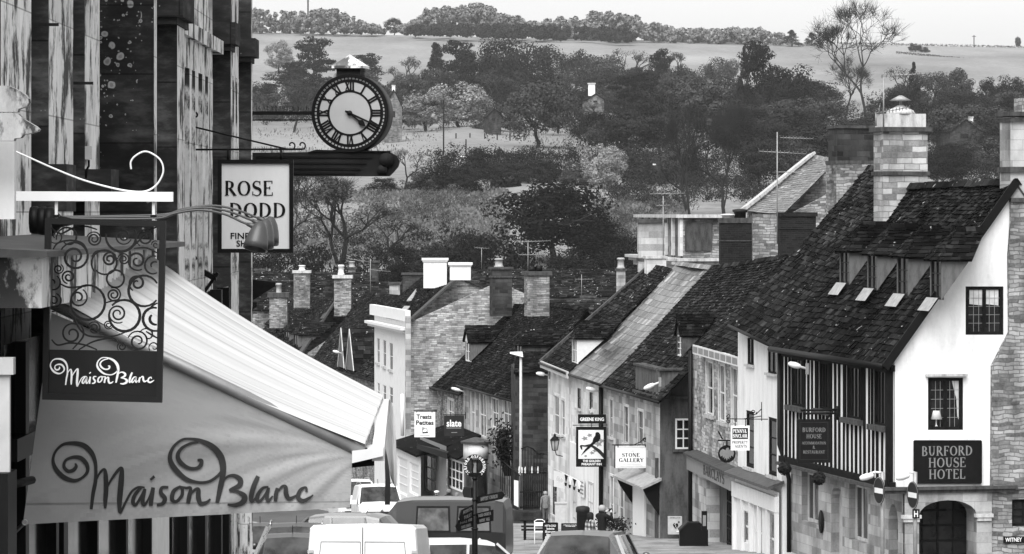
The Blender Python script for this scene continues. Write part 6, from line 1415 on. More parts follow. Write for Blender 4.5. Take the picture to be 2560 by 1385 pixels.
fr = Frame(1116, Yc_, -420); L = fr.uz(1050, 1140)[0]; fn = lambda a, z: fr(a, 0, z); zt = fr.uz(1116, 1150)[1]
m_ = MB(); h = (fr.uz(1090, 1200)[0], fr.uz(1060, 1200)[0], fr.uz(1090, 1240)[1], zt - .1); m_.holed([fr(0, 0, zb), fr(L, 0, zb), fr(L, 0, zt + .7), fr(0, 0, zt + .7)], [rect(fn, *h)], -fr.v, .15); m_.build('front', M['grey'], t2); window(t2, fn, -fr.v, *h, .06, .1, 2, 3, .05, M['white'], M['glass_grey'], name='shop_window')
m_ = MB(); m_.use(0); m_.hexa([P(1118, 1148, Yc_ - 1), P(1126, 1142, Yc_), P(1050, 1120, Yc_ + 3), P(1042, 1122, Yc_ + 2)], [P(1118, 1132, Yc_ - 1), P(1126, 1128, Yc_), P(1050, 1112, Yc_ + 3), P(1042, 1110, Yc_ + 2)]); m_.build('fascia', M['charcoal'], t2)
Y2 = 181; fr = Frame(1160, Y2, -600); L = fr.uz(1121, 1200)[0]
m_ = MB(); zt = P(0, 1150, Y2).z; q = [fr(0, 0, zb), fr(L, 0, zb), fr(L, 0, zt + .1), fr(0, 0, zt)]; m_.face(q); m_.build('bay_wall', M['grey'], t2)
window(t2, lambda a, z: fr(a, -.05, z), -fr.v, .05, L - .05, P(0, 1232, Y2).z, P(0, 1156, Y2).z, .0, .1, 4, 3, .06, M['white'], M['glass'], name='bay_window')
m_ = MB(); m_.prism([fr(-.2, -.4, zt), fr(L + .1, -.4, zt + .1), fr(L + .1, 1.2, zt + .9), fr(-.2, 1.2, zt + .8)], Z_ * .1); m_.build('bay_roof', M['tile_mossy'], t2)
Y3 = 178
t3 = thing('bow_shopfront', P(1190, 1250, Y3), 'pale bow fronted shop bay with flat lead top beside the railings', 'shop')
m_ = MB(); m_.use(0, True); c = P(1190, 0, Y3 + 1.2); zt, z1 = P(0, 1112, Y3).z, P(0, 1150, Y3).z; r = 32 * Y3 / FPX
m_.lathe((c.x, c.y, 0), [(r, z1), (r, zt)], 20); m_.build('bay_fascia', M['cream_paint'], t3)
m_ = MB(); m_.lathe((c.x, c.y, 0), [(r + .12, zt), (r + .14, zt + .1), (.1, zt + .3)], 20); m_.build('lead_top', M['lead_dark'], t3)
m_ = MB(); m_.use(0, True); m_.lathe((c.x, c.y, 0), [(r - .05, gz(-2, Y3) - .5), (r - .05, z1)], 20); m_.build('bay_glass', M['glass'], t3)
# hanging signs here
Y = 182
t = thing('treats_sign', P(1061, 1030, Y), 'square white sign with hand lettering Treats Petites and a small sketch', 'sign')
m_ = MB(); board(m_, 1036, 1088, 1030, 1093, Y); text(m_, 'sans', 'Treats', 1060, 1047, 38, 11, Y, bold=.03); text(m_, 'sans', 'Petites', 1062, 1062, 44, 11, Y, bold=.03); m_.use(1)
for quad in ribbon2d(arcpts(1062, 1076, 6, 0, 360, 16), [1.2] * 17) + ribbon2d(arcpts(1058, 1071, 2.5, 0, 300, 8), [1.2] * 9) + ribbon2d([(1056, 1082), (1070, 1081)], [3, 3]) + ribbon2d([(1050, 1089), (1074, 1089)], [.8, .8]): q = [P(x, y, Y - .004) for x, y in quad]; m_.face(q if (q[1] - q[0]).cross(q[2] - q[1]).y < 0 else q[::-1])
m_.build('board', [M['white'], M['charcoal']], t); iron('arm', [[(1034, 1027), (1092, 1027)], [(1042, 1027), (1042, 1031)], [(1080, 1027), (1080, 1031)]], Y, .02, t)
Y = 178
t = thing('slate_sign', P(1134, 1040, Y), 'square black sign with slate in white lowercase letters', 'sign')
m_ = MB(); board(m_, 1110, 1160, 1039, 1090, Y); text(m_, 'sans', 'slate', 1135, 1066, 37, 16.5, Y, bold=.025); m_.use(2); m_.face([P(1116, 1071, Y - .003), P(1153, 1071, Y - .003), P(1153, 1069, Y - .003), P(1116, 1069, Y - .003)]); m_.face([P(1128, 1082, Y - .003), P(1143, 1082, Y - .003), P(1143, 1080.5, Y - .003), P(1128, 1080.5, Y - .003)]); m_.build('board', [M['charcoal'], M['white'], M['grey']], t)
iron('arm', [[(1108, 1037), (1164, 1037)], [(1164, 1030), (1164, 1048)]], Y, .02, t)
# ------------------------------------------------------------------ courtyard gate and railings
Yg = 168
t = thing('iron_gate', P(1330, 1275, Yg), 'tall black arched iron gate and spiked railings across the courtyard', 'gate')
m_ = MB(); m_.use(0, True)
for k in range(14):
    x = 1303 + k * 4.6; top = 1185 if k % 3 else 1172; m_.tube([P(x, 1272, Yg), P(x, top, Yg)], .022, 6)
for y in (1182, 1230, 1268): m_.tube([P(1300, y, Yg), P(1366, y, Yg)], .03, 6)
m_.tube([P(x, y, Yg) for x, y in [(1303, 1122), (1318, 1116), (1332, 1122), (1345, 1135), (1360, 1135)]], .035, 6)
for k in range(7): x = 1305 + k * 7.5; m_.tube([P(x, 1182, Yg), P(x, 1119 + abs(x - 1318) * .35, Yg)], .018, 6)
m_.build('leaf', M['black_iron'], t)
m_ = MB(); m_.use(0, True)
for k in range(12):
    s_ = k / 11; a = Vector(P(lerp(1252, 1300, s_), lerp(1142, 1188, s_), lerp(178, Yg, s_))); m_.tube([a, (a.x, a.y, a.z - 1.6)], .022, 6)
m_.tube([P(1252, 1148, 178), P(1300, 1190, Yg)], .03, 6); m_.build('railings', M['black_iron'], t)
for k, x in enumerate((1298, 1305, 1313, 1330, 1345)):
    m_ = MB(); m_.use(0, True); m_.lathe(P(x, 1184, Yg), [(.02, 0), (.05, .06), (.02, .1), (.045, .18), (.01, .34)], 8); m_.build('finial', M['offwhite'], t)
m_ = MB(); m_.prism([P(1285, 1262, Yg - .2), P(1296, 1268, Yg - .2), P(1296, 1202, Yg - .2), P(1285, 1200, Yg - .2)], Vector((0, -.03, 0))); m_.build('menu_board', M['sign_white'], t)
w_ = thing('courtyard_wall', P(1290, 1330, Yg), 'low dark mossy stone wall curving round below the iron railings', 'wall')
m_ = MB(); pts_w = [(1195, 1225, 182), (1240, 1255, 176), (1285, 1276, Yg - .3), (1340, 1278, Yg - .3), (1372, 1280, Yg - .2)]
for (xa, ya, Ya), (xb, yb, Yb_) in zip(pts_w, pts_w[1:]):
    a, b = P(xa, ya, Ya), P(xb, yb, Yb_); ga_, gb_2 = gz(a.x, a.y) - .2, gz(b.x, b.y) - .2; o = Vector((.1, .45, 0))
    m_.hexa([(a.x, a.y, ga_), (b.x, b.y, gb_2), (b.x + .1, b.y + .45, gb_2), (a.x + .1, a.y + .45, ga_)], [a, b, b + o, a + o])
m_.build('stonework', M['rubble_dark'], w_)
pl = thing('climbing_shrub', P(1262, 1120, 176), 'dark twiggy shrub growing behind the courtyard railings', 'shrub')
m_ = MB(); rb = random.Random(11)
for _ in range(700): c = P(1262 + rb.gauss(0, 17), 1110 + rb.gauss(0, 26), 177 + rb.gauss(0, .5)); d = Vector((rb.gauss(0, 1), rb.gauss(0, 1), rb.gauss(0, 1))).normalized() * .1; e = d.orthogonal().normalized() * .06; m_.face([c - d, c + e, c + d, c - e])
m_.build('leaves', M['foliage'], pl); m_ = MB(); m_.use(0, True)
for k in range(9): m_.tube([P(1262 + k * 2, 1190, 177), P(1258 + k * 3 - 12, 1120, 177), P(1240 + k * 7, 1055 + k % 3 * 12, 177)], [.04, .025, .01], 5)
m_.build('stems', M['timber'], pl)
for yy, hh, xx, lab in ((0, 0, 1366, 'tall weathered stone gate pier beside the courtyard gate'),):
    t = thing('gate_pier', P(xx, 1290, 180), lab, 'pier'); m_ = MB(); c = P(xx, 0, 180); z1 = P(0, 1150, 180).z; z0 = gz(c.x, 180) - .2; m_.box((c.x, 180, (z0 + z1) / 2), .36, .5, z1 - z0); m_.build('shaft', M['ashlar_grey'], t); m_ = MB(); m_.box((c.x, 180, z1 + .06), .48, .62, .14); m_.build('cap', M['trim_dark'], t)
# ------------------------------------------------------------------ pavement furniture
Yp = 140
def G(x, Y): return Vector((P(x, 0, Y).x, Y, gz(P(x, 0, Y).x, Y) + .02))
t = thing('picnic_table', G(1336, 136), 'dark wooden picnic table with benches near the courtyard wall', 'picnic table')
o = G(1336, 136)
for nm, y_, z_, d_, w_ in (('table_top', 0, .74, .7, 1.05), ('bench', -.75, .44, .26, 1.0), ('bench', .75, .44, .26, 1.0)): m_ = MB(); m_.box(o + Vector((0, y_, z_)), w_, d_, .05); m_.build(nm, M['timber'], t)
for sx in (-.36, .36):
    for sy in (-1, 1): m_ = MB(); m_.bar(o + Vector((sx, sy * .7, 0)), o + Vector((sx, sy * .2, .72)), .05, .1, X_); m_.build('leg', M['timber'], t)
    m_ = MB(); m_.box(o + Vector((sx, 0, .39)), .05, 1.7, .09); m_.build('brace', M['timber'], t)
def aboard(x, Y, wpx, hpx, label, lines, white=False, lean=.12, name='pavement_board', yaw=0):
    t = thing(name, G(x, Y), label, 'a-board'); k = Y / FPX; b = G(x, Y); w_, h = wpx * k / 2, hpx * k; ex_ = Vector((math.cos(yaw), math.sin(yaw), 0)); n_ = Vector((math.sin(yaw), -math.cos(yaw), 0))
    m_ = MB(); m_.use(0); up = Vector((0, 0, h)) - n_ * lean; q = [b - ex_ * w_ + n_ * lean, b + ex_ * w_ + n_ * lean, b + ex_ * w_ + n_ * lean + up, b - ex_ * w_ + n_ * lean + up]; m_.prism(q, -n_ * .03); m_.use(1); rr = random.Random(int(x))
    uz_ = up.normalized(); nn = ex_.cross(uz_); 
    if nn.dot(n_) < 0: nn = -nn
    for k2, s in enumerate(lines): put_sans(m_, s, b + n_ * lean + up * (.84 - k2 * .13), ex_, uz_, nn, w_ * (1.5 if k2 % 2 == 0 else 1.1), h * .085, bold=.02, lift=.006)
    m_.use(2)
    for i in range(4): m_.bar(q[i] + nn * .006, q[(i + 1) % 4] + nn * .006, .04, .03, nn)
    m_.build('front', [M['white'] if white else M['black'], M['black'] if white else M['offwhite'], M['grey'] if white else M['timber']], t)
    m_ = MB(); m_.prism([b - ex_ * w_ - n_ * lean * 1.6, b + ex_ * w_ - n_ * lean * 1.6, b + ex_ * w_ + up + n_ * (lean - .06), b - ex_ * w_ + up + n_ * (lean - .06)], -n_ * .025); m_.build('rear_board', M['timber'], t)
aboard(1376, 128, 36, 56, 'black chalkboard with hot and cold menu lettering', ['HOT & COLD', 'Sandwiches', 'Soup', 'Home made', 'Specials'])
aboard(1260, 150, 16, 62, 'narrow pale leaning board by the curved courtyard wall', [], True, .3, 'leaning_board', 1.2)
aboard(1426, 146, 44, 24, 'low black rounded board lettered in white behind the parked silver car', ['Home made', 'Cakes'])
t = thing('folding_chair', G(1349, 130), 'white slatted folding chair in front of the picnic table', 'chair'); o = G(1349, 130)
m_ = MB(); m_.use(0, True)
for sx in (-.18, .18): m_.tube([o + Vector((sx, -.2, 0)), o + Vector((sx, .18, .82))], .016, 6); m_.tube([o + Vector((sx, .2, 0)), o + Vector((sx, -.16, .44))], .016, 6)
m_.tube([o + Vector((-.18, .18, .8)), o + Vector((-.1, .19, .86)), o + Vector((.1, .19, .86)), o + Vector((.18, .18, .8))], .016, 6); m_.build('frame', M['white'], t); m_ = MB(); m_.box(o + Vector((0, 0, .44)), .36, .36, .03); m_.build('seat', M['offwhite'], t); m_ = MB(); m_.box(o + Vector((0, .15, .7)), .34, .02, .14); m_.build('backrest', M['white'], t)
t = thing('utility_cabinet', G(1402, 150), 'pale grey utility cabinet against the inn wall', 'cabinet'); o = G(1402, 150); k = 150 / FPX
m_ = MB(); m_.box(o + Z_ * .58, 29 * k, .3, 1.16); m_.build('body', M['grey_pale'], t); m_ = MB(); m_.box(o + Z_ * 1.18, 31 * k, .36, .05); m_.build('lid', M['grey_pale'], t); m_ = MB(); m_.box(o + Vector((0, -.155, .56)), 23 * k, .02, .95); m_.build('door', M['grey_pale'], t)
t = thing('litter_bin', G(1457, 143), 'tall dark round topped litter bin behind the couple', 'bin'); o = G(1457, 143); k = 143 / FPX
m_ = MB(); m_.use(0, True); m_.lathe(o, [(15 * k, 0), (15.5 * k, .9), (17.5 * k, .92), (17.5 * k, 1.08), (14 * k, 1.14), (3 * k, 1.17)], 20); m_.build('body', M['charcoal'], t); m_ = MB(); m_.box(o + Vector((0, -16 * k, .85)), 18 * k, .08, .14); m_.build('opening', M['black'], t)
t = thing('defibrillator_box', P(1687, 1336, 136.9), 'pale wall box with a black heart and cross on the dark end wall', 'wall box')
m_ = MB(); board(m_, 1670, 1705, 1292, 1336, 137.2, .3); m_.use(1); c = P(1689, 1314, 137.19); k = 137 / FPX
m_.prism([c + X_ * x * k + Z_ * y * k for x, y in ((0, -8), (6, -1), (6.5, 3), (4, 6), (1.5, 5.5), (0, 3), (-1.5, 5.5), (-4, 6), (-6.5, 3), (-6, -1))], Vector((0, -.006, 0)))
for a, b in ((2.5, .9), (.9, 2.5)): c2 = c + X_ * 8 * k + Z_ * 9 * k; m_.prism([c2 + X_ * sx * a * k + Z_ * sy * b * k - Vector((0, b * .0006, 0)) for sx, sy in ((-1, -1), (1, -1), (1, 1), (-1, 1))], Vector((0, -.005, 0)))
text(m_, 'sans', 'DEFIBRILLATOR', 1688, 1296, 26, 3.4, 137.19, 1); m_.use(2); m_.prism([P(1691, 1330, 137.19), P(1703, 1330, 137.19), P(1703, 1327, 137.19), P(1691, 1327, 137.19)], Vector((0, -.006, 0)))
zg = [(-3, 4), (1, 0), (-1, -1), (2, -5)]
for quad in ribbon2d(zg, [1, 1, 1, 1]): m_.face([c + X_ * x * k + Z_ * y * k - Vector((0, .008, 0)) for x, y in quad])
m_.build('cabinet', [M['grey_pale'], M['black'], M['white']], t)
t = thing('grit_bin', G(1735, 125), 'black ridged grit bin at the foot of the dark end wall', 'bin'); o = G(1735, 127) ; 
m_ = MB(); m_.prism([o + Vector((x, 0, z)) for x, z in ((-.5, 0), (.5, 0), (.5, .55), (.2, .82), (-.2, .82), (-.5, .55))], Vector((0, .7, 0))); m_.build('body', M['black'], t); m_ = MB(); m_.prism([o + Vector((x, -.05, z)) for x, z in ((-.54, .56), (-.22, .86), (-.18, .83), (-.5, .53))], Vector((0, .8, 0))); m_.build('lid', M['charcoal'], t)
t = thing('notice_case', P(1752, 1330, 125.6), 'narrow black notice case on the quoined corner of the bank', 'notice case'); m_ = MB(); board(m_, 1754, 1768, 1278, 1326, 125.5, .1); m_.use(1); m_.prism([P(1757, 1315, 125.49), P(1765, 1315, 125.49), P(1765, 1288, 125.49), P(1757, 1288, 125.49)], Vector((0, -.005, 0))); m_.build('case', [M['black'], M['grey']], t)
t = thing('inn_banner', P(1395, 1180, 160), 'white banner with dark spots and pennants strung along the inn front', 'banner')
m_ = MB(); m_.use(0); m_.prism([P(1384, 1216, 159), P(1412, 1222, 157), P(1412, 1184, 157), P(1384, 1176, 159)], Vector((0, .02, 0)))
for k, (x, y) in enumerate(((1411, 1186), (1421, 1191), (1432, 1196), (1444, 1202))):
    m_.use(1 if k % 2 == 0 else 0); m_.face([P(x, y, 155.8), P(x + 9, y + 4, 155.8), P(x + 4, y + 22, 155.8)]); m_.use(1); m_.face([P(x, y + 20, 155.7), P(x + 7, y + 22, 155.7), P(x + 5, y + 30, 155.7), P(x + 1, y + 28, 155.7)])
m_.use(2)
for cx, cy in ((1394, 1196), (1404, 1201)): m_.prism([P(cx + math.cos(k * .7) * 3.5, cy + math.sin(k * .7) * 6, 156.9 if cx > 1400 else 157.9) for k in range(9)], Vector((0, -.01, 0)))
m_.use(0, True); m_.tube([P(1384, 1170, 158), P(1412, 1184, 156), P(1450, 1204, 154)], .012, 5); m_.build('cloth', [M['white'], M['black'], M['grey_pale']], t)
t = thing('poster', P(1455, 1240, 151), 'white poster with faint lettering on the painted inn wall', 'poster'); m_ = MB(); q0 = f5.at(1461, 1245, -.14); q1 = f5.at(1449, 1240, -.14); hh = Z_ * .75; m_.use(0); m_.prism([q0, q1, q1 + hh, q0 + hh], -f5.v * .01); m_.use(1)
for k in range(4): a, b = q0.lerp(q1, .15) - f5.v * .013 + Z_ * (.12 + k * .16), q0.lerp(q1, .85) - f5.v * .013 + Z_ * (.12 + k * .16); m_.face([a, b, b + Z_ * .07, a + Z_ * .07])
m_.build('sheet', [M['white'], M['grey']], t)
# pots of plants
for k, (x, Yq, lab) in enumerate(((1518, 137, 'dark leafy plants in a pot at the gallery wall behind the couple'), (1550, 134, 'pale trailing plants in a pot by the gallery door'))):
    t = thing('potted_plant', G(x, Yq), lab, 'potted plant'); o = G(x, Yq); m_ = MB(); m_.use(0, True); m_.lathe(o, [(.16, 0), (.22, .36), (.24, .38), (.2, .4)], 12); m_.build('pot', M['grey'], t); m_ = MB(); rb = random.Random(k + 60)
    for _ in range(260): c = o + Vector((rb.gauss(0, .18), rb.gauss(0, .18), .6 + rb.gauss(0, .14))); d = Vector((rb.gauss(0, 1), rb.gauss(0, 1), rb.gauss(0, 1))).normalized() * .06; e = d.orthogonal().normalized() * .035; m_.face([c - d, c + e, c + d, c - e])
    m_.build('leaves', M['foliage'], t)
# ------------------------------------------------------------------ finger post
Y = 60
t = thing('finger_post', G(1187, Y), 'black finger post with a lettered ring on top and five direction arms', 'signpost')
isl = MB(); c = G(1187, Y); isl.lathe((c.x, c.y, gz(c.x, Y) - .2), [(1.0, 0), (1.0, .22), (.9, .26)], 24); o_ = isl.build('traffic_island', M['stone_trim']); o_['kind'] = 'structure'
m_ = MB(); m_.use(0, True); k = Y / FPX; m_.tube([G(1187, Y), P(1187, 1320, Y), P(1187, 1318, Y), P(1187, 1192, Y)], [.055, .05, .043, .04], 12)
for y, r in ((1196, .052), (1250, .05), (1286, .05), (1322, .06)): m_.lathe(P(1187, y, Y), [(r * .8, -.02), (r, -.01), (r, .01), (r * .8, .02)], 12)
m_.build('post', M['black'], t)
m_ = MB(); c = P(1187, 1165, Y); n = 40; m_.use(0)
for k2 in range(n):
    a, b = 6.283 * k2 / n, 6.283 * (k2 + 1) / n; pt = lambda r, an, d: c + (X_ * math.cos(an) + Z_ * math.sin(an)) * r * k + Vector((0, d, 0))
    m_.hexa([pt(19, a, -.02), pt(19, b, -.02), pt(29, b, -.02), pt(29, a, -.02)], [pt(19, a, .02), pt(19, b, .02), pt(29, b, .02), pt(29, a, .02)])
for x in (1181, 1193): m_.bar(P(x, 1148, Y), P(x, 1183, Y), .03, .02)
m_.bar(P(1170, 1184, Y), P(1204, 1184, Y), .05, .03); m_.use(1)
put_serif(m_, 'BURFORD-OXFORDSHIRE', c, X_, Z_, N_, None, 7.2 * k, tk=.24, hl=.13, lift=.022, arc=(c, 20.4 * k, R(236), R(-56)))
m_.build('ring', [M['black'], M['white']], t)
def arm(x0, y0, x1, y1, h, lines, dY, tip):
    m_ = MB(); a, b = P(x0, y0, Y), P(x1, y1, Y - dY * 0 + dY); d = (b - a).normalized(); up = Z_; n_ = d.cross(up); n_ = n_ if n_.y < 0 else -n_; hh = h * k / 2
    t_ = d * .06 if tip else d * 0
    m_.use(0); m_.prism([a - up * hh, b - up * hh, b + t_, b + up * hh, a + up * hh], n_ * .02); m_.use(1); L_ = (b - a).length; ex_ = d if d.x > 0 else -d; nl = len(lines)
    for i, s in enumerate(lines): put_serif(m_, s, (a + b) / 2 + n_ * .021 + up * (hh * (-.45 if nl == 1 else (.2 if i == 0 else -.75))), ex_, up, n_, L_ * (.68 if nl == 1 else .8 - .15 * i), hh * (.95 if nl == 1 else .55), tk=.2, hl=.1)
    m_.build('direction_arm', [M['black'], M['gilt']], t)
arm(1194, 1250, 1256, 1238, 19, ['BAPTIST CHURCH'], -.3, True); arm(1194, 1297, 1234, 1288, 28, ['PARISH CHURCH &', 'WARWICK HALL'], -.2, False)
arm(1181, 1276, 1152, 1290, 30, ['HOSPITAL', 'TOILET'], -.25, True); arm(1181, 1303, 1144, 1314, 27, ['POLICE AND', 'COUNCIL CHAMBERS'], -.25, True); arm(1181, 1232, 1162, 1230, 26, [], .3, True)
# ------------------------------------------------------------------ aerials
def yagi(label, mast, booms, Y, r=.018):
    t = thing('television_aerial', P(*mast[0], Y), label, 'aerial', 'television aerials on the roofs'); m_ = MB(); m_.use(0, True); m_.tube([P(x, y, Y) for x, y in mast], r * 1.3, 6); m_.build('mast', M['metal_dull'], t)
    for (x0, y0, x1, y1, n, e) in booms:
        m_ = MB(); m_.use(0, True); a, b = P(x0, y0, Y), P(x1, y1, Y); m_.tube([a, b], r, 5)
        for i in range(n): c = a.lerp(b, i / max(1, n - 1)); s_ = e * Y / FPX * (1.25 if i == 0 else 1 - .3 * i / n); m_.bar(c + Vector((.02, .25, -s_)), c + Vector((-.02, -.25, s_)), r * 1.1)
        m_.build('boom', M['metal_dull'], t)
yagi('tall mast with two aerials rising over the brick stack', [(1943, 610), (1943, 330)], [(1950, 344, 2033, 347, 11, 4), (1897, 378, 2016, 385, 12, 5), (1940, 430, 2050, 431, 2, 2)], 140)
yagi('tall thin aerial mast on the big stone chimney', [(2209, 318), (2209, 192)], [(2205, 190, 2345, 183, 14, 3)], 110); yagi('short grid aerial beside the capped stone chimney', [(2190, 315), (2190, 280)], [(2190, 283, 2274, 268, 11, 5), (2195, 285, 2200, 262, 4, 3)], 112)
yagi('aerial mast on the capped pier left of the slate roof', [(1658, 640), (1658, 490)], [(1624, 485, 1712, 483, 10, 4), (1640, 514, 1676, 513, 5, 3)], 167)
yagi('double aerial mast on the rubble stack of the mossy shop house', [(1320, 680), (1320, 606)], [(1292, 605, 1376, 602, 10, 3), (1296, 637, 1362, 637, 8, 3)], 186)
yagi('small aerial on the far roof ridge left of the dark stack', [(1204, 672), (1204, 620)], [(1186, 619, 1222, 621, 6, 3)], 290); yagi('slim aerial standing on the lichen dotted roof', [(1454, 745), (1454, 686)], [(1438, 698, 1480, 698, 6, 3)], 288)
yagi('thin leaning aerial over the far chimneys left of the pale house', [(926, 740), (926, 648)], [(868, 646, 922, 655, 8, 2), (925, 674, 976, 679, 6, 2)], 268)
# ------------------------------------------------------------------ hillside: trees, hedges, fields
def m_leaf(name, v, var=.35):
    m, nt, b = newmat(name, .8, .12); g = nt.nodes.new('ShaderNodeNewGeometry'); oi = nt.nodes.new('ShaderNodeObjectInfo')
    c = ramp(nt, g.outputs['Random Per Island'], [(0, v * (1 - var)), (.6, v), (1, v * (1 + var * 1.6))])
    k = ramp(nt, oi.outputs['Random'], [(0, .78), (1, 1.22)])
    nt.links.new(mixc(nt, 1, c, k, 'MULTIPLY'), b.inputs['Base Color']); return m
LEAF = {'far': m_leaf('hazed_wood_leaves', .15), 'vdark': m_leaf('very_dark_leaves', .004), 'dark': m_leaf('dark_leaves', .006), 'dmid': m_leaf('dull_leaves', .015), 'mid': m_leaf('autumn_leaves', .04), 'pale': m_leaf('pale_leaves', .16)}  # the far tone is paler: part of the haze is put into its colour
M['bark'] = m_plain('tree_bark', .02, .9, .1, var=.4, sc=3)
TREE_MESH = {}
def branch_tree(rnd, depth, spread, lean=.25, split=(2, 3), r0=.03, up=.55, first=.3):
    """recursive limbs in a unit box; returns (segments, tips)"""
    segs, tips = [], []
    def grow(p, d, L, r, k):
        n = 3; q = p
        for i in range(n):
            d2 = (d + Vector((rnd.gauss(0, 1), rnd.gauss(0, 1), rnd.gauss(0, .6))) * .13).normalized(); e = q + d2 * L / n; segs.append((q, e, r * (1 - .28 * i / n), r * (1 - .28 * (i + 1) / n))); q = e; d = d2
        if k == 0: tips.append((q, d)); return
        for _ in range(rnd.randint(*split)):
            a = rnd.uniform(0, 6.283); o = d.orthogonal().normalized(); side = (o * math.cos(a) + d.cross(o) * math.sin(a))
            nd = (d + side * spread * rnd.uniform(.6, 1.3) + Vector((0, 0, up * .35))).normalized(); grow(q, nd, L * rnd.uniform(.62, .82), r * .66, k - 1)
    grow(Vector((0, 0, 0)), Vector((rnd.uniform(-.05, .05), rnd.uniform(-.05, .05), 1)), first, r0, depth)
    return segs, tips
def segmesh(segs, sides=5):
    v, f = [], []
    for a, b, ra, rb in segs:
        d = (b - a).normalized(); x = d.orthogonal().normalized(); y = d.cross(x); i = len(v)
        for c, r in ((a, ra), (b, rb)):
            for k in range(sides): an = 6.283 * k / sides; v.append(c + (x * math.cos(an) + y * math.sin(an)) * r)
        for k in range(sides): f.append((i + k, i + (k + 1) % sides, i + sides + (k + 1) % sides, i + sides + k))
    return v, f
def leafmesh(clumps, size, rnd, cen, per):
    v, f = [], []
    for c, rad, k in clumps:
        for _ in range(int(per * k)):
            d = Vector((rnd.gauss(0, 1), rnd.gauss(0, 1), rnd.gauss(0, 1))).normalized(); p = c + Vector((d.x * rad[0], d.y * rad[1], d.z * rad[2])) * rnd.uniform(.45, 1.05) ** .7
            n = (d * 1.1 + (p - cen).normalized() * .5 + Vector((rnd.gauss(0, .5), rnd.gauss(0, .5), rnd.gauss(0, .5) + .25))).normalized(); x = n.orthogonal().normalized(); a = rnd.uniform(0, 6.28); x = x * math.cos(a) + n.cross(x) * math.sin(a); y = n.cross(x)
            s = size * rnd.uniform(.6, 1.5); i = len(v); v += [p - x * s, p - y * s * .6, p + x * s, p + y * s * .6]; f.append((i, i + 1, i + 2, i + 3))
    return v, f
def to_mesh(name, v, f, mat):
    me = bpy.data.meshes.new(name); me.from_pydata(v, [], f); me.materials.append(mat); me.update(); return me
def proto(kind, seed):
    key = (kind, seed)
    if key in TREE_MESH: return TREE_MESH[key]
    rnd = random.Random(hash_str(kind) + seed * 101); clumps = []; cen = Vector((0, 0, .55)); size, per = .016, 170
    segs, tips = branch_tree(rnd, 3, .75, r0=.026, first=.22)
    def norm(segs, tips, hgt, wid):
        mx = max(max(abs(b.x), abs(b.y)) for _, b, _, _ in segs) or 1; mz = max(b.z for _, b, _, _ in segs)
        T = lambda p: Vector((p.x / mx * wid, p.y / mx * wid, p.z / mz * hgt)); return [(T(a), T(b), r, q) for a, b, r, q in segs], [(T(p), d) for p, d in tips]
    if kind in ('oak', 'dense'):
        segs, tips = norm(segs, tips, .82, .38)
        for _ in range(34 if kind == 'oak' else 48):
            d = Vector((rnd.gauss(0, 1), rnd.gauss(0, 1), rnd.gauss(0, .9))).normalized(); k = rnd.uniform(.45, .95); c = Vector((d.x * .42 * k, d.y * .42 * k, .53 + d.z * .4 * k)); r = rnd.uniform(.11, .19); clumps.append((c, (r, r, r * .72), 1 if kind == 'oak' else 1.1))
    elif kind == 'round':
        segs, tips = norm(segs, tips, .8, .34)
        for _ in range(64):
            d = Vector((rnd.gauss(0, 1), rnd.gauss(0, 1), rnd.gauss(0, 1))).normalized(); k = rnd.uniform(.6, .93); c = Vector((d.x * .43 * k, d.y * .43 * k, .53 + d.z * .42 * k)); r = rnd.uniform(.08, .13); clumps.append((c, (r, r, r * .9), .8))
    elif kind == 'bush':
        segs, tips = norm(segs, tips, .7, .36); cen = Vector((0, 0, .2))
        for _ in range(52):
            d = Vector((rnd.gauss(0, 1), rnd.gauss(0, 1), abs(rnd.gauss(0, 1)))).normalized(); k = rnd.uniform(.5, .95); c = Vector((d.x * .44 * k, d.y * .44 * k, .1 + d.z * .74 * k)); r = rnd.uniform(.08, .16); clumps.append((c, (r, r, r * .8), .9))
    elif kind == 'pine':
        segs = [(Vector((0, 0, 0)), Vector((.02, 0, .95)), .025, .008)]; 
        for i in range(30):
            h = .3 + .64 * (i / 30) ** .9; a = rnd.uniform(0, 6.28); R_ = .42 * (1 - (h - .3) ** 1.6) * rnd.uniform(.35, 1.05); c = Vector((math.cos(a) * R_, math.sin(a) * R_, h + rnd.uniform(-.02, .04))); segs.append((Vector((0, 0, h - .05)), c, .01, .004)); r = rnd.uniform(.1, .17); clumps.append((c, (r, r, r * .42), 1.1))
    elif kind == 'conifer':
        segs = [(Vector((0, 0, 0)), Vector((0, 0, .98)), .025, .004)]
        for i in range(46): h = .1 + .88 * i / 46; a = rnd.uniform(0, 6.28); R_ = .36 * (1 - h) * rnd.uniform(.4, 1.1) + .01; r = .05 + .1 * (1 - h); clumps.append((Vector((math.cos(a) * R_, math.sin(a) * R_, h)), (r, r, r * .6), .7))
    elif kind == 'thin':
        segs, tips = branch_tree(rnd, 4, .8, r0=.024, first=.22); segs, tips = norm(segs, tips, .95, .48)
        for p, d in tips: clumps.append((p, (.07, .07, .06), .13 if len(tips) > 40 else .2))
        size, per = .011, 200
    elif kind == 'bare':
        segs, tips = branch_tree(rnd, 7, .62, split=(2, 3), r0=.024, first=.2, up=.42); segs, tips = norm(segs, tips, 1.0, .5)
        segs = [(a, b, max(r * .7, .0012), max(q * .7, .001)) for a, b, r, q in segs]
        for p, d in tips[::max(1, len(tips) // 420)]:
            for _ in range(4): e = p + (d * .7 + Vector((rnd.gauss(0, .6), rnd.gauss(0, .6), rnd.gauss(.35, .4)))) * rnd.uniform(.03, .075); segs.append((p, e, .0011, .0006))
    T_ = to_mesh('trunk', *segmesh(segs, 5 if kind != 'bare' else 4), M['bark'])
    C_ = leafmesh(clumps, size, rnd, cen, per) if clumps else None
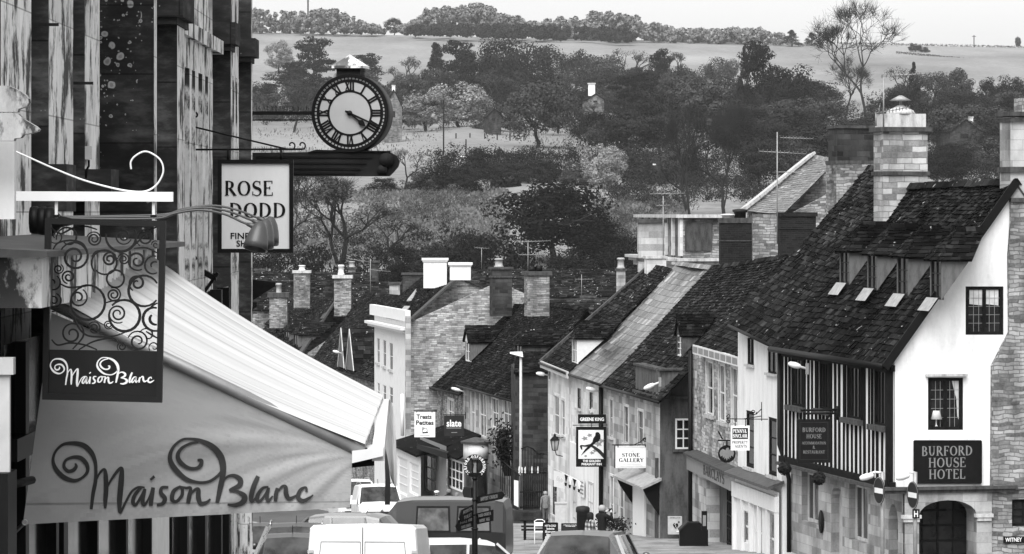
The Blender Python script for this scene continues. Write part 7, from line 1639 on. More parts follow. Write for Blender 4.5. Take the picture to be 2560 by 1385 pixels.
    TREE_MESH[key] = (T_, C_); return TREE_MESH[key]
def hash_str(s): return sum((i + 1) * ord(c) for i, c in enumerate(s))
CROWN = {}
def ground_Y(py, px=1300, lo=556, hi=2395):
    """depth at which the hillside shows at this picture row"""
    for _ in range(40):
        mid = (lo + hi) / 2; r = HYP - gz((px - CXP) * mid / FPX, mid) * FPX / mid
        if r > py: lo = mid
        else: hi = mid
    return lo
nt_ = 0
def tree(px, yb, yt, wpx, kind, tone, label, group=None, Y=None, name=None):
    global nt_
    nt_ += 1; Y = Y or ground_Y(yb, px); X = (px - CXP) * Y / FPX; base = gz(X, Y); H = (HYP - yt) * Y / FPX - base; W = 1.22 * wpx * Y / FPX
    var = nt_ % 3; T_, C_ = proto(kind, var); key = (kind, var, tone)
    if C_ and key not in CROWN: CROWN[key] = to_mesh('crown', *C_, LEAF[tone])
    nm = name or {'oak': 'broadleaf_tree', 'dense': 'broadleaf_tree', 'round': 'rounded_tree', 'bush': 'bush', 'pine': 'pine_tree', 'conifer': 'fir_tree', 'thin': 'thin_leaved_tree', 'bare': 'bare_tree'}[kind]
    t = thing(nm, (X, Y, base - .3), label, 'bush' if kind == 'bush' else 'tree', group); rz = (nt_ * 2.39996) % 6.283
    for me, n2 in ((T_, 'trunk'), (CROWN.get(key), 'crown')):
        if me is None: continue
        o = bpy.data.objects.new(n2, me); COL.objects.link(o); o.parent = t; o.scale = (W, W, H + .3); o.rotation_euler = (0, 0, rz)
    return t
TREES = [
 (697, 178, 97, 78, 'round', 'pale', 'round pale tree alone in the far field left of the clock'),
 (785, 238, 90, 118, 'pine', 'dark', 'tall dark pine just left of the clock roof'),
 (722, 240, 152, 120, 'pine', 'dark', 'low spreading dark pine left of the tall pine by the clock'),
 (915, 235, 132, 100, 'pine', 'dark', 'dark pine top showing right behind the clock roof'),
 (665, 305, 205, 110, 'bush', 'mid', 'grey bush at the edge of the church front, left of the clock'),
 (735, 330, 215, 130, 'thin', 'mid', 'thin grey tree crossed by the clock stay bars'),
 (860, 300, 180, 150, 'oak', 'mid', 'leafy grey tree directly behind the clock drum'),
 (1020, 240, 138, 95, 'thin', 'mid', 'thin pale tree at the left end of the dark conifer stand'),
 (1090, 245, 105, 105, 'conifer', 'dark', 'dark pointed conifer at the left of the dark stand above the pale dome tree'),
 (1140, 250, 98, 120, 'pine', 'dark', 'darkest conifer with tallest point in the stand above the pale dome tree'),
 (1195, 265, 112, 130, 'oak', 'dark', 'dark tree at the right of the conifer stand, behind the pale dome tree'),
 (1255, 275, 82, 130, 'oak', 'dmid', 'large dull tree right of the dark conifer stand'),
 (1325, 260, 72, 150, 'oak', 'dmid', 'tall wide tree just left of the white chimney, breaking the far field'),
 (1150, 320, 188, 150, 'round', 'pale', 'pale domed tree below the dark conifer stand'),
 (1065, 325, 222, 130, 'round', 'pale', 'lower pale tree joined to the left side of the domed tree'),
 (1000, 320, 240, 90, 'bush', 'mid', 'grey bush beside the small cottage right of the clock'),
 (1250, 330, 245, 130, 'bush', 'mid', 'grey bushes around the small hut below the large dull tree'),
 (1345, 372, 188, 180, 'oak', 'mid', 'spreading field tree with visible thick trunk in the middle of the meadow edge'),
 (1395, 330, 205, 120, 'oak', 'mid', 'grey tree in front of the white chimney house'),
 (1437, 225, 108, 100, 'oak', 'dmid', 'ragged dull tree with sky gaps above the white chimney'),
 (1505, 250, 132, 130, 'oak', 'mid', 'grey leafless looking tree right of the white chimney'),
 (1560, 240, 120, 110, 'thin', 'mid', 'thin fan shaped tree against the far pale field'),
 (1485, 345, 255, 120, 'bush', 'vdark', 'dark bush in shade beside the trunk of the spreading field tree'),
 (1640, 260, 122, 95, 'pine', 'dark', 'dark leaning cedar standing right of the fan shaped tree'),
 (1590, 310, 180, 150, 'pine', 'dark', 'lower dark cedar spreading left below the leaning cedar'),
 (1700, 300, 160, 150, 'round', 'mid', 'grey rounded tree top right of the leaning cedar'),
 (1755, 345, 190, 165, 'round', 'mid', 'big soft grey dome in the centre of the right wood'),
 (1640, 365, 215, 140, 'dense', 'dmid', 'dark broad tree left of the big soft grey dome'),
 (1580, 395, 262, 190, 'oak', 'dmid', 'dull low tree with forked trunk above the pale round bush'),
 (1690, 240, 128, 90, 'thin', 'mid', 'pale thin tree on the field edge between the two cedars'),
 (1800, 245, 122, 95, 'oak', 'mid', 'grey tree top against the far field left of the tiered conifer'),
 (1862, 300, 112, 60, 'conifer', 'dark', 'tiered dark conifer with pointed top in the right wood'),
 (1910, 310, 102, 140, 'pine', 'dark', 'dark wide crowned pine right of the tiered conifer'),
 (1975, 320, 150, 150, 'dense', 'dark', 'dark sloping tree right of the wide crowned pine'),
 (1850, 350, 235, 150, 'oak', 'dmid', 'dull tree below the tiered conifer'),
 (1960, 370, 260, 190, 'dense', 'dmid', 'large dull tree above the aerial with two booms'),
 (2060, 330, 225, 150, 'oak', 'mid', 'grey tree at the foot of the tall bare tree, on its left'),
 (2170, 330, 8, 230, 'bare', 'mid', 'tall leafless tree with fanned branches against the sky'),
 (2110, 310, 150, 150, 'bare', 'mid', 'smaller leafless tree left of the tall leafless one'),
 (2245, 300, 165, 120, 'thin', 'mid', 'thin tree at the right foot of the tall leafless tree'),
 (2283, 300, 153, 62, 'conifer', 'dark', 'narrow dark fir right of the tall leafless tree'),
 (2330, 300, 175, 90, 'round', 'mid', 'pale rounded tree just right of the narrow dark fir'),
 (2385, 290, 165, 110, 'round', 'mid', 'broad grey tree top between the narrow fir and the right edge'),
 (2390, 385, 240, 150, 'round', 'mid', 'round grey tree behind the capped stone chimney'),
 (2475, 300, 188, 80, 'dense', 'dark', 'dark tree left of the pair at the right edge of the hillside'),
 (2530, 305, 178, 90, 'dense', 'dark', 'dark tree at the right edge of the hillside'),
 (2160, 370, 270, 160, 'oak', 'dmid', 'dull tree behind the big dark chimney'),
 (2060, 430, 310, 160, 'dense', 'dmid', 'dull tree left of the big dark chimney above the lane house roof'),
 (2230, 380, 280, 130, 'oak', 'mid', 'grey tree right behind the tall thin aerial mast'),
 (2470, 430, 320, 150, 'bush', 'mid', 'grey bushes left of the corner chimney at the right edge'),
 (2390, 465, 370, 150, 'oak', 'dark', 'dark tree above the hotel ridge'),
 (2480, 480, 410, 110, 'bush', 'dmid', 'dull bush behind the right end of the hotel ridge'),
 (1510, 480, 342, 108, 'round', 'pale', 'pale round leafy tree in the middle of the meadow'),
 (1440, 470, 385, 100, 'bush', 'mid', 'grey bush left of the pale round leafy tree'),
 (1185, 485, 412, 92, 'round', 'dmid', 'trim ball shaped bush on the upper meadow edge'),
 (1383, 672, 425, 300, 'dense', 'vdark', 'huge very dark tree in the centre above the roofs'),
 (1480, 690, 540, 190, 'dense', 'vdark', 'very dark lower tree at the right of the huge dark tree'),
 (845, 690, 430, 260, 'bare', 'mid', 'leafless tree with thick trunk under the clock beam'),
 (850, 690, 445, 260, 'thin', 'mid', 'thin grey leaves hanging round the trunk under the clock beam'),
 (730, 690, 470, 170, 'thin', 'mid', 'thin grey tree right of the shoe sign'),
 (960, 690, 540, 170, 'thin', 'dmid', 'dull thin tree between the leafless trunk and the pale house'),
 (1115, 480, 380, 130, 'bush', 'dark', 'dark hedge bush at the left end of the upper hedge'),
 (1200, 445, 368, 130, 'bush', 'dark', 'dark hedge bush behind the ball shaped bush'),
 (1275, 450, 366, 120, 'bush', 'dmid', 'dull hedge bush right of the ball shaped bush'),
 (1350, 455, 375, 120, 'bush', 'dmid', 'dull hedge bush under the spreading field tree'),
 (1010, 480, 370, 110, 'thin', 'pale', 'pale thin shrub at the rounded end of the clock beam'),
 (1062, 480, 395, 90, 'bush', 'mid', 'grey shrub left of the upper hedge'),
 (955, 480, 430, 90, 'bush', 'dark', 'dark shrub under the rounded end of the clock beam'),
 (1725, 540, 270, 150, 'bare', 'mid', 'leafless twin tree left of the aerial with two booms'),
 (1805, 540, 265, 150, 'bare', 'mid', 'leafless tree close behind the aerial with two booms'),
 (1720, 535, 330, 150, 'thin', 'mid', 'thin leaved tree around the left leafless twin tree'),
 (1810, 535, 330, 170, 'thin', 'dmid', 'dull thin leaves around the leafless tree by the aerial'),
 (1600, 445, 378, 90, 'bush', 'vdark', 'very dark bush by the small lamp right of the pale round tree'),
 (1680, 450, 350, 110, 'bush', 'mid', 'grey bush behind the left leafless twin tree'),
 (1900, 470, 345, 130, 'oak', 'dmid', 'dull tree behind the lane house coping'),
 (1995, 440, 330, 140, 'bush', 'mid', 'grey bush above the lane house roof'),
]
for a in TREES: tree(*a)
GR = 'dark trees massed behind the far roofs'
for (x, yb, yt, w_, kd, tn) in ((1180, 700, 560, 180, 'dense', 'dark'), (1275, 700, 575, 180, 'dense', 'vdark'), (1560, 700, 590, 140, 'dense', 'vdark'), (1070, 700, 585, 150, 'oak', 'dmid'), (770, 710, 600, 160, 'oak', 'dark'), (905, 700, 600, 150, 'oak', 'dark'), (670, 700, 590, 130, 'oak', 'dark'), (1000, 700, 600, 130, 'dense', 'dark'), (1420, 705, 610, 170, 'dense', 'vdark')):
    tree(x, yb, yt, w_, kd, tn, 'dark broadleaf tree massed with others close behind the far roofs', GR, Y=470 + (x % 7) * 8)
def undergrowth(label, region, n, tone, seed, hp=(14, 34)):
    rnd = random.Random(seed); v, f = [], []
    for i in range(n):
        x0, x1, y0, y1 = region[i % len(region)]; px, py = rnd.uniform(x0, x1), rnd.uniform(y0, y1); Y = ground_Y(py, px); k = Y / FPX; X = (px - CXP) * k; h = rnd.uniform(*hp) * k; c = Vector((X, Y, gz(X, Y) + h * .4)); cl = []
        for _ in range(7): d = Vector((rnd.gauss(0, 1), rnd.gauss(0, 1), abs(rnd.gauss(0, .6)))); r = h * rnd.uniform(.25, .45); cl.append((c + d * h * .5, (r, r, r * .8), 1))
        vv, ff = leafmesh(cl, h * .055, rnd, c, 26); o = len(v); v += vv; f += [tuple(q + o for q in t) for t in ff]
    o = bpy.data.objects.new('undergrowth', to_mesh('undergrowth', v, f, LEAF[tone])); COL.objects.link(o); tag(o, label, 'undergrowth', None, 'stuff')
undergrowth('grey scrub between the hillside trees', [(640, 1020, 255, 320), (960, 1500, 250, 330), (1430, 2000, 250, 400), (1900, 2560, 280, 470), (1560, 1760, 400, 470), (1540, 2050, 420, 515), (1540, 1900, 430, 520)], 1000, 'dmid', 31, (18, 46))
undergrowth('dark scrub under the hillside trees', [(1020, 1420, 240, 290), (1450, 1720, 250, 390), (1780, 2100, 250, 420), (2080, 2560, 330, 480), (1080, 1460, 400, 465)], 800, 'dark', 32, (18, 46))
undergrowth('dull scrub at the foot of the meadow behind the roofs', [(640, 1260, 600, 690), (1480, 1760, 600, 690)], 130, 'dmid', 33, (25, 60))
undergrowth('pale brush along the upper edge of the meadow', [(940, 1240, 470, 560), (1480, 1720, 480, 600)], 150, 'mid', 34, (16, 34))
rq = random.Random(99)
for i in range(86):
    x0, x1, y0, y1 = ((1010, 1420, 245, 300), (1440, 1760, 240, 330), (1500, 2010, 300, 430), (1780, 2080, 255, 330), (2060, 2560, 330, 480), (2200, 2560, 290, 350), (640, 980, 250, 310))[i % 7]
    x, yb = rq.uniform(x0, x1), rq.uniform(y0, y1); h = rq.uniform(62, 110); kd, tn = rq.choice((('oak', 'dmid'), ('dense', 'dark'), ('round', 'mid'), ('oak', 'mid'), ('pine', 'dark'), ('dense', 'dmid'), ('thin', 'mid')))
    tree(x, yb, yb - h, h * rq.uniform(.95, 1.5), kd, tn, 'tree closely packed among many others in the hillside woods', 'packed trees of the hillside woods', name='woodland_tree')
# separate small trees and bushes far off
for a in ((985, 73, 42, 50, 'round', 'dmid', 'lone rounded tree in the skyline gap left of the hill wood'), (840, 82, 58, 40, 'oak', 'dmid', 'small dark tree standing out below the left skyline wood'), (2545, 108, 90, 16, 'round', 'dmid', 'tiny lone tree on the right skyline'), (2288, 128, 100, 38, 'bush', 'dmid', 'dark bush on the right hand far field'), (2312, 130, 112, 26, 'bush', 'dmid', 'smaller dark bush beside the larger one on the far field'),
          (1980, 115, 74, 70, 'conifer', 'dark', 'dark fir clump at the right end of the skyline wood'), (2028, 114, 80, 50, 'conifer', 'dark', 'narrow dark fir at the very end of the skyline wood')): tree(*a)
# skyline woods: one mass
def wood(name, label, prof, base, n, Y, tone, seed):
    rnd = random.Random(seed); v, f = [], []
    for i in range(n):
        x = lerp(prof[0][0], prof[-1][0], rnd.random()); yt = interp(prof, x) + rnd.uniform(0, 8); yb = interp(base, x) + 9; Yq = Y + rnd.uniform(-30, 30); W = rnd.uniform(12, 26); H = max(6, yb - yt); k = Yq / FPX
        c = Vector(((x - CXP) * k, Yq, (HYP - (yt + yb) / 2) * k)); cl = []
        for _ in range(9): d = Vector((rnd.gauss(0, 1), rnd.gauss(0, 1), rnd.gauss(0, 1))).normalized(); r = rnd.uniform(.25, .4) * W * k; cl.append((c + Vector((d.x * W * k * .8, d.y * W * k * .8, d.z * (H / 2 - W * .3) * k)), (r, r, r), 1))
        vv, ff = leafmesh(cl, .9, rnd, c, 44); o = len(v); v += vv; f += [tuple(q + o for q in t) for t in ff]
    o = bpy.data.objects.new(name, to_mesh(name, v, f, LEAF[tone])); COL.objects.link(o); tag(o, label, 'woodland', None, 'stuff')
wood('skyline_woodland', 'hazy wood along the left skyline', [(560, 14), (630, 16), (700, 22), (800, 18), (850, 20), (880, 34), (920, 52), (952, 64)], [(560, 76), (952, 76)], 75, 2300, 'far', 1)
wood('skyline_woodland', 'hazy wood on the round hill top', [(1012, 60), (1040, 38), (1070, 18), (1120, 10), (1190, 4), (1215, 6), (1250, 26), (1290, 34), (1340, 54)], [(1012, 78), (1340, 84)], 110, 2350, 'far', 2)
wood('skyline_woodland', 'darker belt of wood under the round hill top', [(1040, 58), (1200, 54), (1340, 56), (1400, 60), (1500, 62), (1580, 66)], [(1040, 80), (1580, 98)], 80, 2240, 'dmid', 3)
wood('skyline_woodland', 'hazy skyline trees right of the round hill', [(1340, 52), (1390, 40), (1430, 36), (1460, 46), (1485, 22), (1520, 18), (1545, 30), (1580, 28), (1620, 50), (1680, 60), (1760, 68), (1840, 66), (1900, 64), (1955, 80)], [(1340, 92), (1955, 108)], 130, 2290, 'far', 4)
# meadow grass
def m_grass():
    m, nt, b = newmat('meadow_grass', .9, .1); g = nt.nodes.new('ShaderNodeNewGeometry'); nt.links.new(ramp(nt, g.outputs['Random Per Island'], [(0, .07), (.5, .11), (1, .16)]), b.inputs['Base Color']); return m
rnd = random.Random(77); mb = MB()
def patch(n, x0, x1, y0, y1, s):
    for _ in range(n):
        py = rnd.uniform(y0, y1); px = rnd.uniform(x0, x1); Y = ground_Y(py, px); X = (px - CXP) * Y / FPX; z = gz(X, Y); a = rnd.uniform(0, 3.14); h = s * rnd.uniform(.5, 1.5); w_ = h * .3; d = Vector((math.cos(a) * w_, math.sin(a) * w_ * .3, 0)); t_ = Vector((rnd.gauss(0, .3), rnd.gauss(0, .3), 1)) * h; b_ = Vector((X, Y, z - .2)); mb.face([b_ - d, b_ + d, b_ + d * .5 + t_, b_ - d * .5 + t_])
patch(16000, 900, 1270, 478, 640, .75); patch(9000, 1480, 1720, 500, 650, .75); patch(6000, 640, 960, 480, 640, .7); patch(2500, 640, 1600, 318, 400, .5)
g_ = mb.build('meadow_grass', m_grass()); tag(g_, 'pale rough grass on the slope beyond the roofs', 'grass', None, 'stuff')
# hedges and walls on the hill
def hedge(label, pts, hpx, tone, seed, n=500, name='hedge'):
    rnd = random.Random(seed); v, f = [], []
    for (xa, ya), (xb, yb) in zip(pts, pts[1:]):
        for k in range(n):
            t_ = rnd.random(); px, py = lerp(xa, xb, t_), lerp(ya, yb, t_); Y = ground_Y(py, px); kk = Y / FPX; X = (px - CXP) * kk; z = gz(X, Y); h = hpx * kk
            c = Vector((X, Y + rnd.gauss(0, h * .3), z + rnd.uniform(0, h))); d = Vector((rnd.gauss(0, 1), rnd.gauss(0, 1), rnd.gauss(0, 1))).normalized() * h * .35; e = d.orthogonal().normalized() * h * .25; i = len(v); v += [c - d, c + e, c + d, c - e]; f.append((i, i + 1, i + 2, i + 3))
    o = bpy.data.objects.new(name, to_mesh(name, v, f, LEAF[tone])); COL.objects.link(o); tag(o, label, 'hedge')
hedge('long low hedge dividing the right hand far fields', [(2240, 133), (2400, 148), (2560, 164)], 5, 'mid', 1)
hedge('thin hedge along the right hand skyline', [(2050, 104), (2300, 108), (2560, 116)], 5, 'mid', 2)
hedge('clipped dark hedge right of the ball shaped bush', [(1228, 468), (1300, 464)], 16, 'dark', 3, 700)
hedge('pale field edge hedge below the left skyline wood', [(630, 82), (960, 80)], 3, 'pale', 4)
w_ = MB()
for (xa, ya), (xb, yb) in zip([(1060, 480), (1110, 476), (1160, 472)], [(1110, 476), (1160, 472), (1200, 470)]):
    Ya, Yb_ = ground_Y(ya, xa), ground_Y(yb, xb); a, b = Vector(((xa - CXP) * Ya / FPX, Ya, 0)), Vector(((xb - CXP) * Yb_ / FPX, Yb_, 0)); a.z, b.z = gz(a.x, Ya) - .3, gz(b.x, Yb_) - .3; w_.hexa([a, b, b + Vector((0, .4, 0)), a + Vector((0, .4, 0))], [a + Z_ * 1.1, b + Z_ * 1.1, b + Vector((0, .4, 1.1)), a + Vector((0, .4, 1.1))])
tag(w_.build('field_wall', M['rubble']), 'pale dry stone wall at the top of the rough meadow', 'wall')
fe_ = thing('post_fence', Vector(((1240 - CXP) * 930 / FPX, 930, gz(-4, 930))), 'sparse post fence along the top of the middle field', 'fence')
for x in (1212, 1243, 1175, 1275, 1310, 1140): Y = ground_Y(352, x); b = Vector(((x - CXP) * Y / FPX, Y, gz((x - CXP) * Y / FPX, Y))); m_ = MB(); m_.bar(b, b + Z_ * 1.9, .3); m_.build('post', M['timber'], fe_)
# poles and small lamps
def pole(name, label, cat, x, yb, yt, r, arm_=None):
    Y = ground_Y(yb, x); t = thing(name, (( x - CXP) * Y / FPX, Y, gz((x - CXP) * Y / FPX, Y)), label, cat); m_ = MB(); m_.use(0, True); m_.tube([P(x, yb + 4, Y), P(x, yt, Y)], r, 6); m_.build('pole', M['timber'], t)
    if arm_: m_ = MB(); m_.bar(P(x + arm_[0], yt + arm_[2], Y), P(x + arm_[1], yt + arm_[2], Y), .25, .3); m_.build('arm', M[arm_[3]], t)
pole('telegraph_pole', 'tall plain telegraph pole on the middle field', 'pole', 1109, 392, 250, .16); pole('telegraph_pole', 'shorter pole with a white lamp arm before the upper hedge', 'pole', 1165, 412, 348, .14, (-14, 4, 44, 'white'))
pole('lane_lamp', 'small pale lamp on a thin pole right of the pale round tree', 'lamp', 1635, 452, 410, .12, (-3, 5, 1, 'white')); pole('pylon', 'thin twin pole pylon on the right hand skyline', 'pylon', 2435, 118, 88, .3, (-5, 5, 3, 'timber')); pole('radio_mast', 'small radio mast above the left skyline wood', 'mast', 770, 76, -3, .5, (-4, 4, 6, 'grey'))
# cottages among the trees
def cottage(label, px, yb, yt, wpx, Y, ch=None, wall='ashlar', roof='tile_mid'):
    k = Y / FPX; c = P(px, yb, Y); W, H = wpx * k / 2, (yb - yt) * k; b = gz(c.x, Y) - .5; t = thing('cottage', (c.x, Y, b), label, 'house'); e = c.z + H * .42; m_ = MB()
    m_.prism([(c.x - W, Y, b), (c.x + W, Y, b), (c.x + W, Y, e), (c.x, Y, c.z + H), (c.x - W, Y, e)], Vector((-W * .6, 9, 0))); m_.build('wall', M[wall], t); m_ = MB(); up = Vector((0, 0, .25))
    for s in (-1, 1): q = [Vector((c.x + s * (W + .3), Y - .3, e - .25)), Vector((c.x, Y - .3, c.z + H)), Vector((c.x - W * .6, Y + 9.3, c.z + H)), Vector((c.x + s * (W + .3) - W * .6, Y + 9.3, e - .25))]; m_.prism(q, up)
    m_.build('roof', M[roof], t); m_ = MB(); m_.box((c.x - W * .1, Y - .03, c.z + H * .2), W * .5, .06, H * .2); m_.build('window', M['glass'], t)
    if ch: x0, y0, y1, w2 = ch; m_ = MB(); m_.use(0); p = P(x0, (y0 + y1) / 2, Y + 3); m_.box(p, w2 * k, w2 * k, (y1 - y0) * k); m_.use(1); m_.box(p + Vector((0, 0, (y1 - y0) * k / 2)), w2 * k * 1.2, w2 * k * 1.2, 3 * k); m_.build('chimney', [M['white_wall'], M['stone_trim']], t)
cottage('small gabled stone cottage just right of the clock', 985, 300, 226, 40, 900, (984, 214, 238, 8), 'ashlar_grey'); cottage('house hidden in trees with a tall white chimney', 1490, 258, 236, 40, 1000, (1479, 209, 240, 17), 'ashlar_grey'); cottage('low hut below the large dull tree', 1236, 305, 272, 34, 930, None, 'rubble_dark'); cottage('dark roofed house among trees behind the corner chimney', 2415, 350, 300, 80, 820, (2425, 293, 310, 14), 'rubble_dark', 'tile_far')
# ------------------------------------------------------------------ haze
hz = MB(); hz.hexa([(-960, -110, -45), (960, -110, -45), (960, 3420, -45), (-960, 3420, -45)], [(-960, -110, 165), (960, -110, 165), (960, 3420, 165), (-960, 3420, 165)])
hm = bpy.data.materials.new('haze_air'); hm.use_nodes = True; hn = hm.node_tree; hn.nodes.clear(); ho = hn.nodes.new('ShaderNodeOutputMaterial'); hv = hn.nodes.new('ShaderNodeVolumePrincipled')
hv.inputs['Density'].default_value = .00005; hv.inputs['Color'].default_value = (.92, .92, .92, 1); hv.inputs['Anisotropy'].default_value = .2; hn.links.new(hv.outputs[0], ho.inputs['Volume'])
ho_ = hz.build('haze', hm); tag(ho_, None, None, None, 'stuff')
# ------------------------------------------------------------------ vehicles
def m_paint(name, v, metal=0.0):
    m, nt, b = newmat(name, .28, .5); c = texco(nt); nt.links.new(ramp(nt, noise(nt, c['Object'], 1.2, 4), [(.35, v * .9), (.65, v * 1.08)]), b.inputs['Base Color']); b.inputs['Metallic'].default_value = metal; b.inputs['Coat Weight'].default_value = .4; b.inputs['Coat Roughness'].default_value = .08; return m
M['glass_van'] = m_glass('van_glass', .05, .15, .5); M['van_white'] = m_paint('white_van_paint', .72); M['car_black'] = m_paint('black_car_paint', .01); M['car_silver'] = m_paint('silver_car_paint', .1, .2); M['van_dark'] = m_paint('dark_van_paint', .01); M['car_pale'] = m_paint('pale_car_paint', .5)
M['car_glass'] = m_glass('car_glass', .025, .04, .6); M['tyre'] = m_plain('tyre_rubber', .012, .9, .1); M['rim'] = m_plain('wheel_rim', .3, .4, .5, .6); M['lamp_glass'] = m_plain('lamp_glass', .6, .15, .6); M['red_lamp'] = m_plain('tail_lamp', .06, .2, .5); M['plate'] = m_plain('number_plate', .65, .5, .3, var=.02)
def vehicle(name, label, o, fwd, body, paint, stations, glass_sides, glass_tops, track=.78, axles=(-1.3, 1.3), wr=.31, roofw=.86, cat='car', pillar=True, group=None):
    """stations along the length (x forwards): (x, z sill, z belt, z top, half width sill, half width belt, half width roof)"""
    t = thing(name, o, label, cat, group); f = Vector((fwd[0], fwd[1], 0)).normalized(); l = Vector((-f.y, f.x, 0)); f = Vector((f.x, f.y, -.078 * f.y)).normalized(); u = f.cross(l); A = lambda x, y, z: o + f * x + l * y + u * z
    def ring(s):
        x, zs, zb, zt, ws, wb, wt = s; half = [(ws * .88, zs), (ws, zs + .1), (max(ws, wb) * 1.0, zs + (zb - zs) * .55), (wb, zb), (wt, zt - .07), (wt * .93, zt - .015), (wt * .5, zt), (0, zt + .012)]
        return half
    bod, gl = MB(), MB(); n = len(stations); bod.use(0, True); gl.use(0, True)
    for i in range(n - 1):
        a, b = ring(stations[i]), ring(stations[i + 1]); xa, xb = stations[i][0], stations[i + 1][0]
        for s in (1, -1):
            for k in range(len(a) - 1):
                q = [A(xa, s * a[k][0], a[k][1]), A(xb, s * b[k][0], b[k][1]), A(xb, s * b[k + 1][0], b[k + 1][1]), A(xa, s * a[k + 1][0], a[k + 1][1])]
                if s < 0: q = q[::-1]
                tgt = gl if ((k == 3 and i in glass_sides) or (k >= 4 and i in glass_tops)) else bod
                tgt.face(q)
    for idx, fl in ((0, False), (n - 1, True)):
        r = ring(stations[idx]); x = stations[idx][0]; pts = [A(x, y, z) for y, z in r] + [A(x, -y, z) for y, z in r[-2::-1]]; bod.csm = False; bod.face(pts if not fl else pts[::-1])
    b_ = bod.build('body', M[paint], t)
    if gl.f: gl.build('windows', M['car_glass'], t)
    for ax in axles:
        for s in (1, -1):
            w_ = MB(); w_.use(0, True); w_.lathe(A(ax, s * (track - .1), wr), [(wr * .8, -.02), (wr, .02), (wr, .18), (wr * .8, .2)], 20, l * s); wo = w_.build('wheel', M['tyre'], t)
            w_ = MB(); w_.use(0, True); w_.lathe(A(ax, s * (track + .1), wr), [(wr * .62, 0), (wr * .6, .02), (wr * .2, .0)], 16, l * s); w_.build('rim', M['rim'], wo)
    return t, A, f, l
def bit(t, nm, A, pts, d, mat): m_ = MB(); m_.prism([A(*p) for p in pts], d); return m_.build(nm, M[mat], t)
def GX(x, Y, dz=0): X = P(x, 0, Y).x; return Vector((X, Y, gz(X, Y) - .09 + dz))
slope = lambda Y: (gz(0, Y + 3) - gz(0, Y - 3)) / 6
# white panel van seen from behind
Y = 62; o = GX(905, Y); o.z = P(0, 1312, Y).z - 2.02
hw = .98
st_ = [(0, .28, 1.15, 2.0, .95, .96, .9), (.06, .25, 1.15, 2.02, .97, .98, .92), (2.9, .25, 1.15, 2.0, .97, .98, .9), (3.4, .25, 1.15, 2.0, .97, .97, .86), (4.2, .25, 1.05, 1.35, .95, .94, .8), (4.9, .3, .8, .95, .9, .85, .75)]
t, A, f, l = vehicle('white_van', 'white panel van with split rear doors seen from behind', o, (.05, 1), None, 'van_white', st_, (3,), (3,), .82, (.9, 3.9), .33, cat='van')
for s in (1, -1):
    bit(t, 'rear_door', A, [(-.012, s * .008, .4), (-.012, s * .86, .4), (-.012, s * .88, 1.2), (-.012, s * .84, 1.85), (-.012, s * .74, 1.95), (-.012, s * .008, 1.97)], f * .02, 'van_white')
    m_ = MB(); 
    for a, b in (((-.016, s * .04, 1.72), (-.016, s * .72, 1.72)), ((-.016, s * .72, 1.72), (-.016, s * .78, 1.2)), ((-.016, s * .04, 1.2), (-.016, s * .78, 1.2)), ((-.016, s * .04, 1.2), (-.016, s * .04, 1.72))): m_.bar(A(*a), A(*b), .012, .006, f)
    m_.build('door_pressing', M['grey'], t)
    bit(t, 'tail_lamp', A, [(-.02, s * .87, .8), (-.02, s * .95, .8), (-.02, s * .95, 1.3), (-.02, s * .88, 1.3)], f * .03, 'red_lamp')
    m_ = MB(); m_.box(A(3.5, s * 1.08, 1.25), .18, .12, .26, l, f); m_.build('wing_mirror', M['black'], t)
    m_ = MB(); m_.box(A(-.03, s * .9, 1.55), .1, .04, .05, l, f); m_.build('hinge', M['grey_pale'], t)
bit(t, 'door_gap', A, [(-.017, -.006, .4), (-.017, .006, .4), (-.017, .006, 1.97), (-.017, -.006, 1.97)], f * .006, 'charcoal'); m_ = MB(); m_.box(A(-.02, 0, .36), 1.86, .1, .22, l, f); m_.build('bumper', M['charcoal'], t); m_ = MB(); m_.box(A(-.03, .3, .6), .5, .02, .11, l, f); m_.build('number_plate', M['plate'], t)
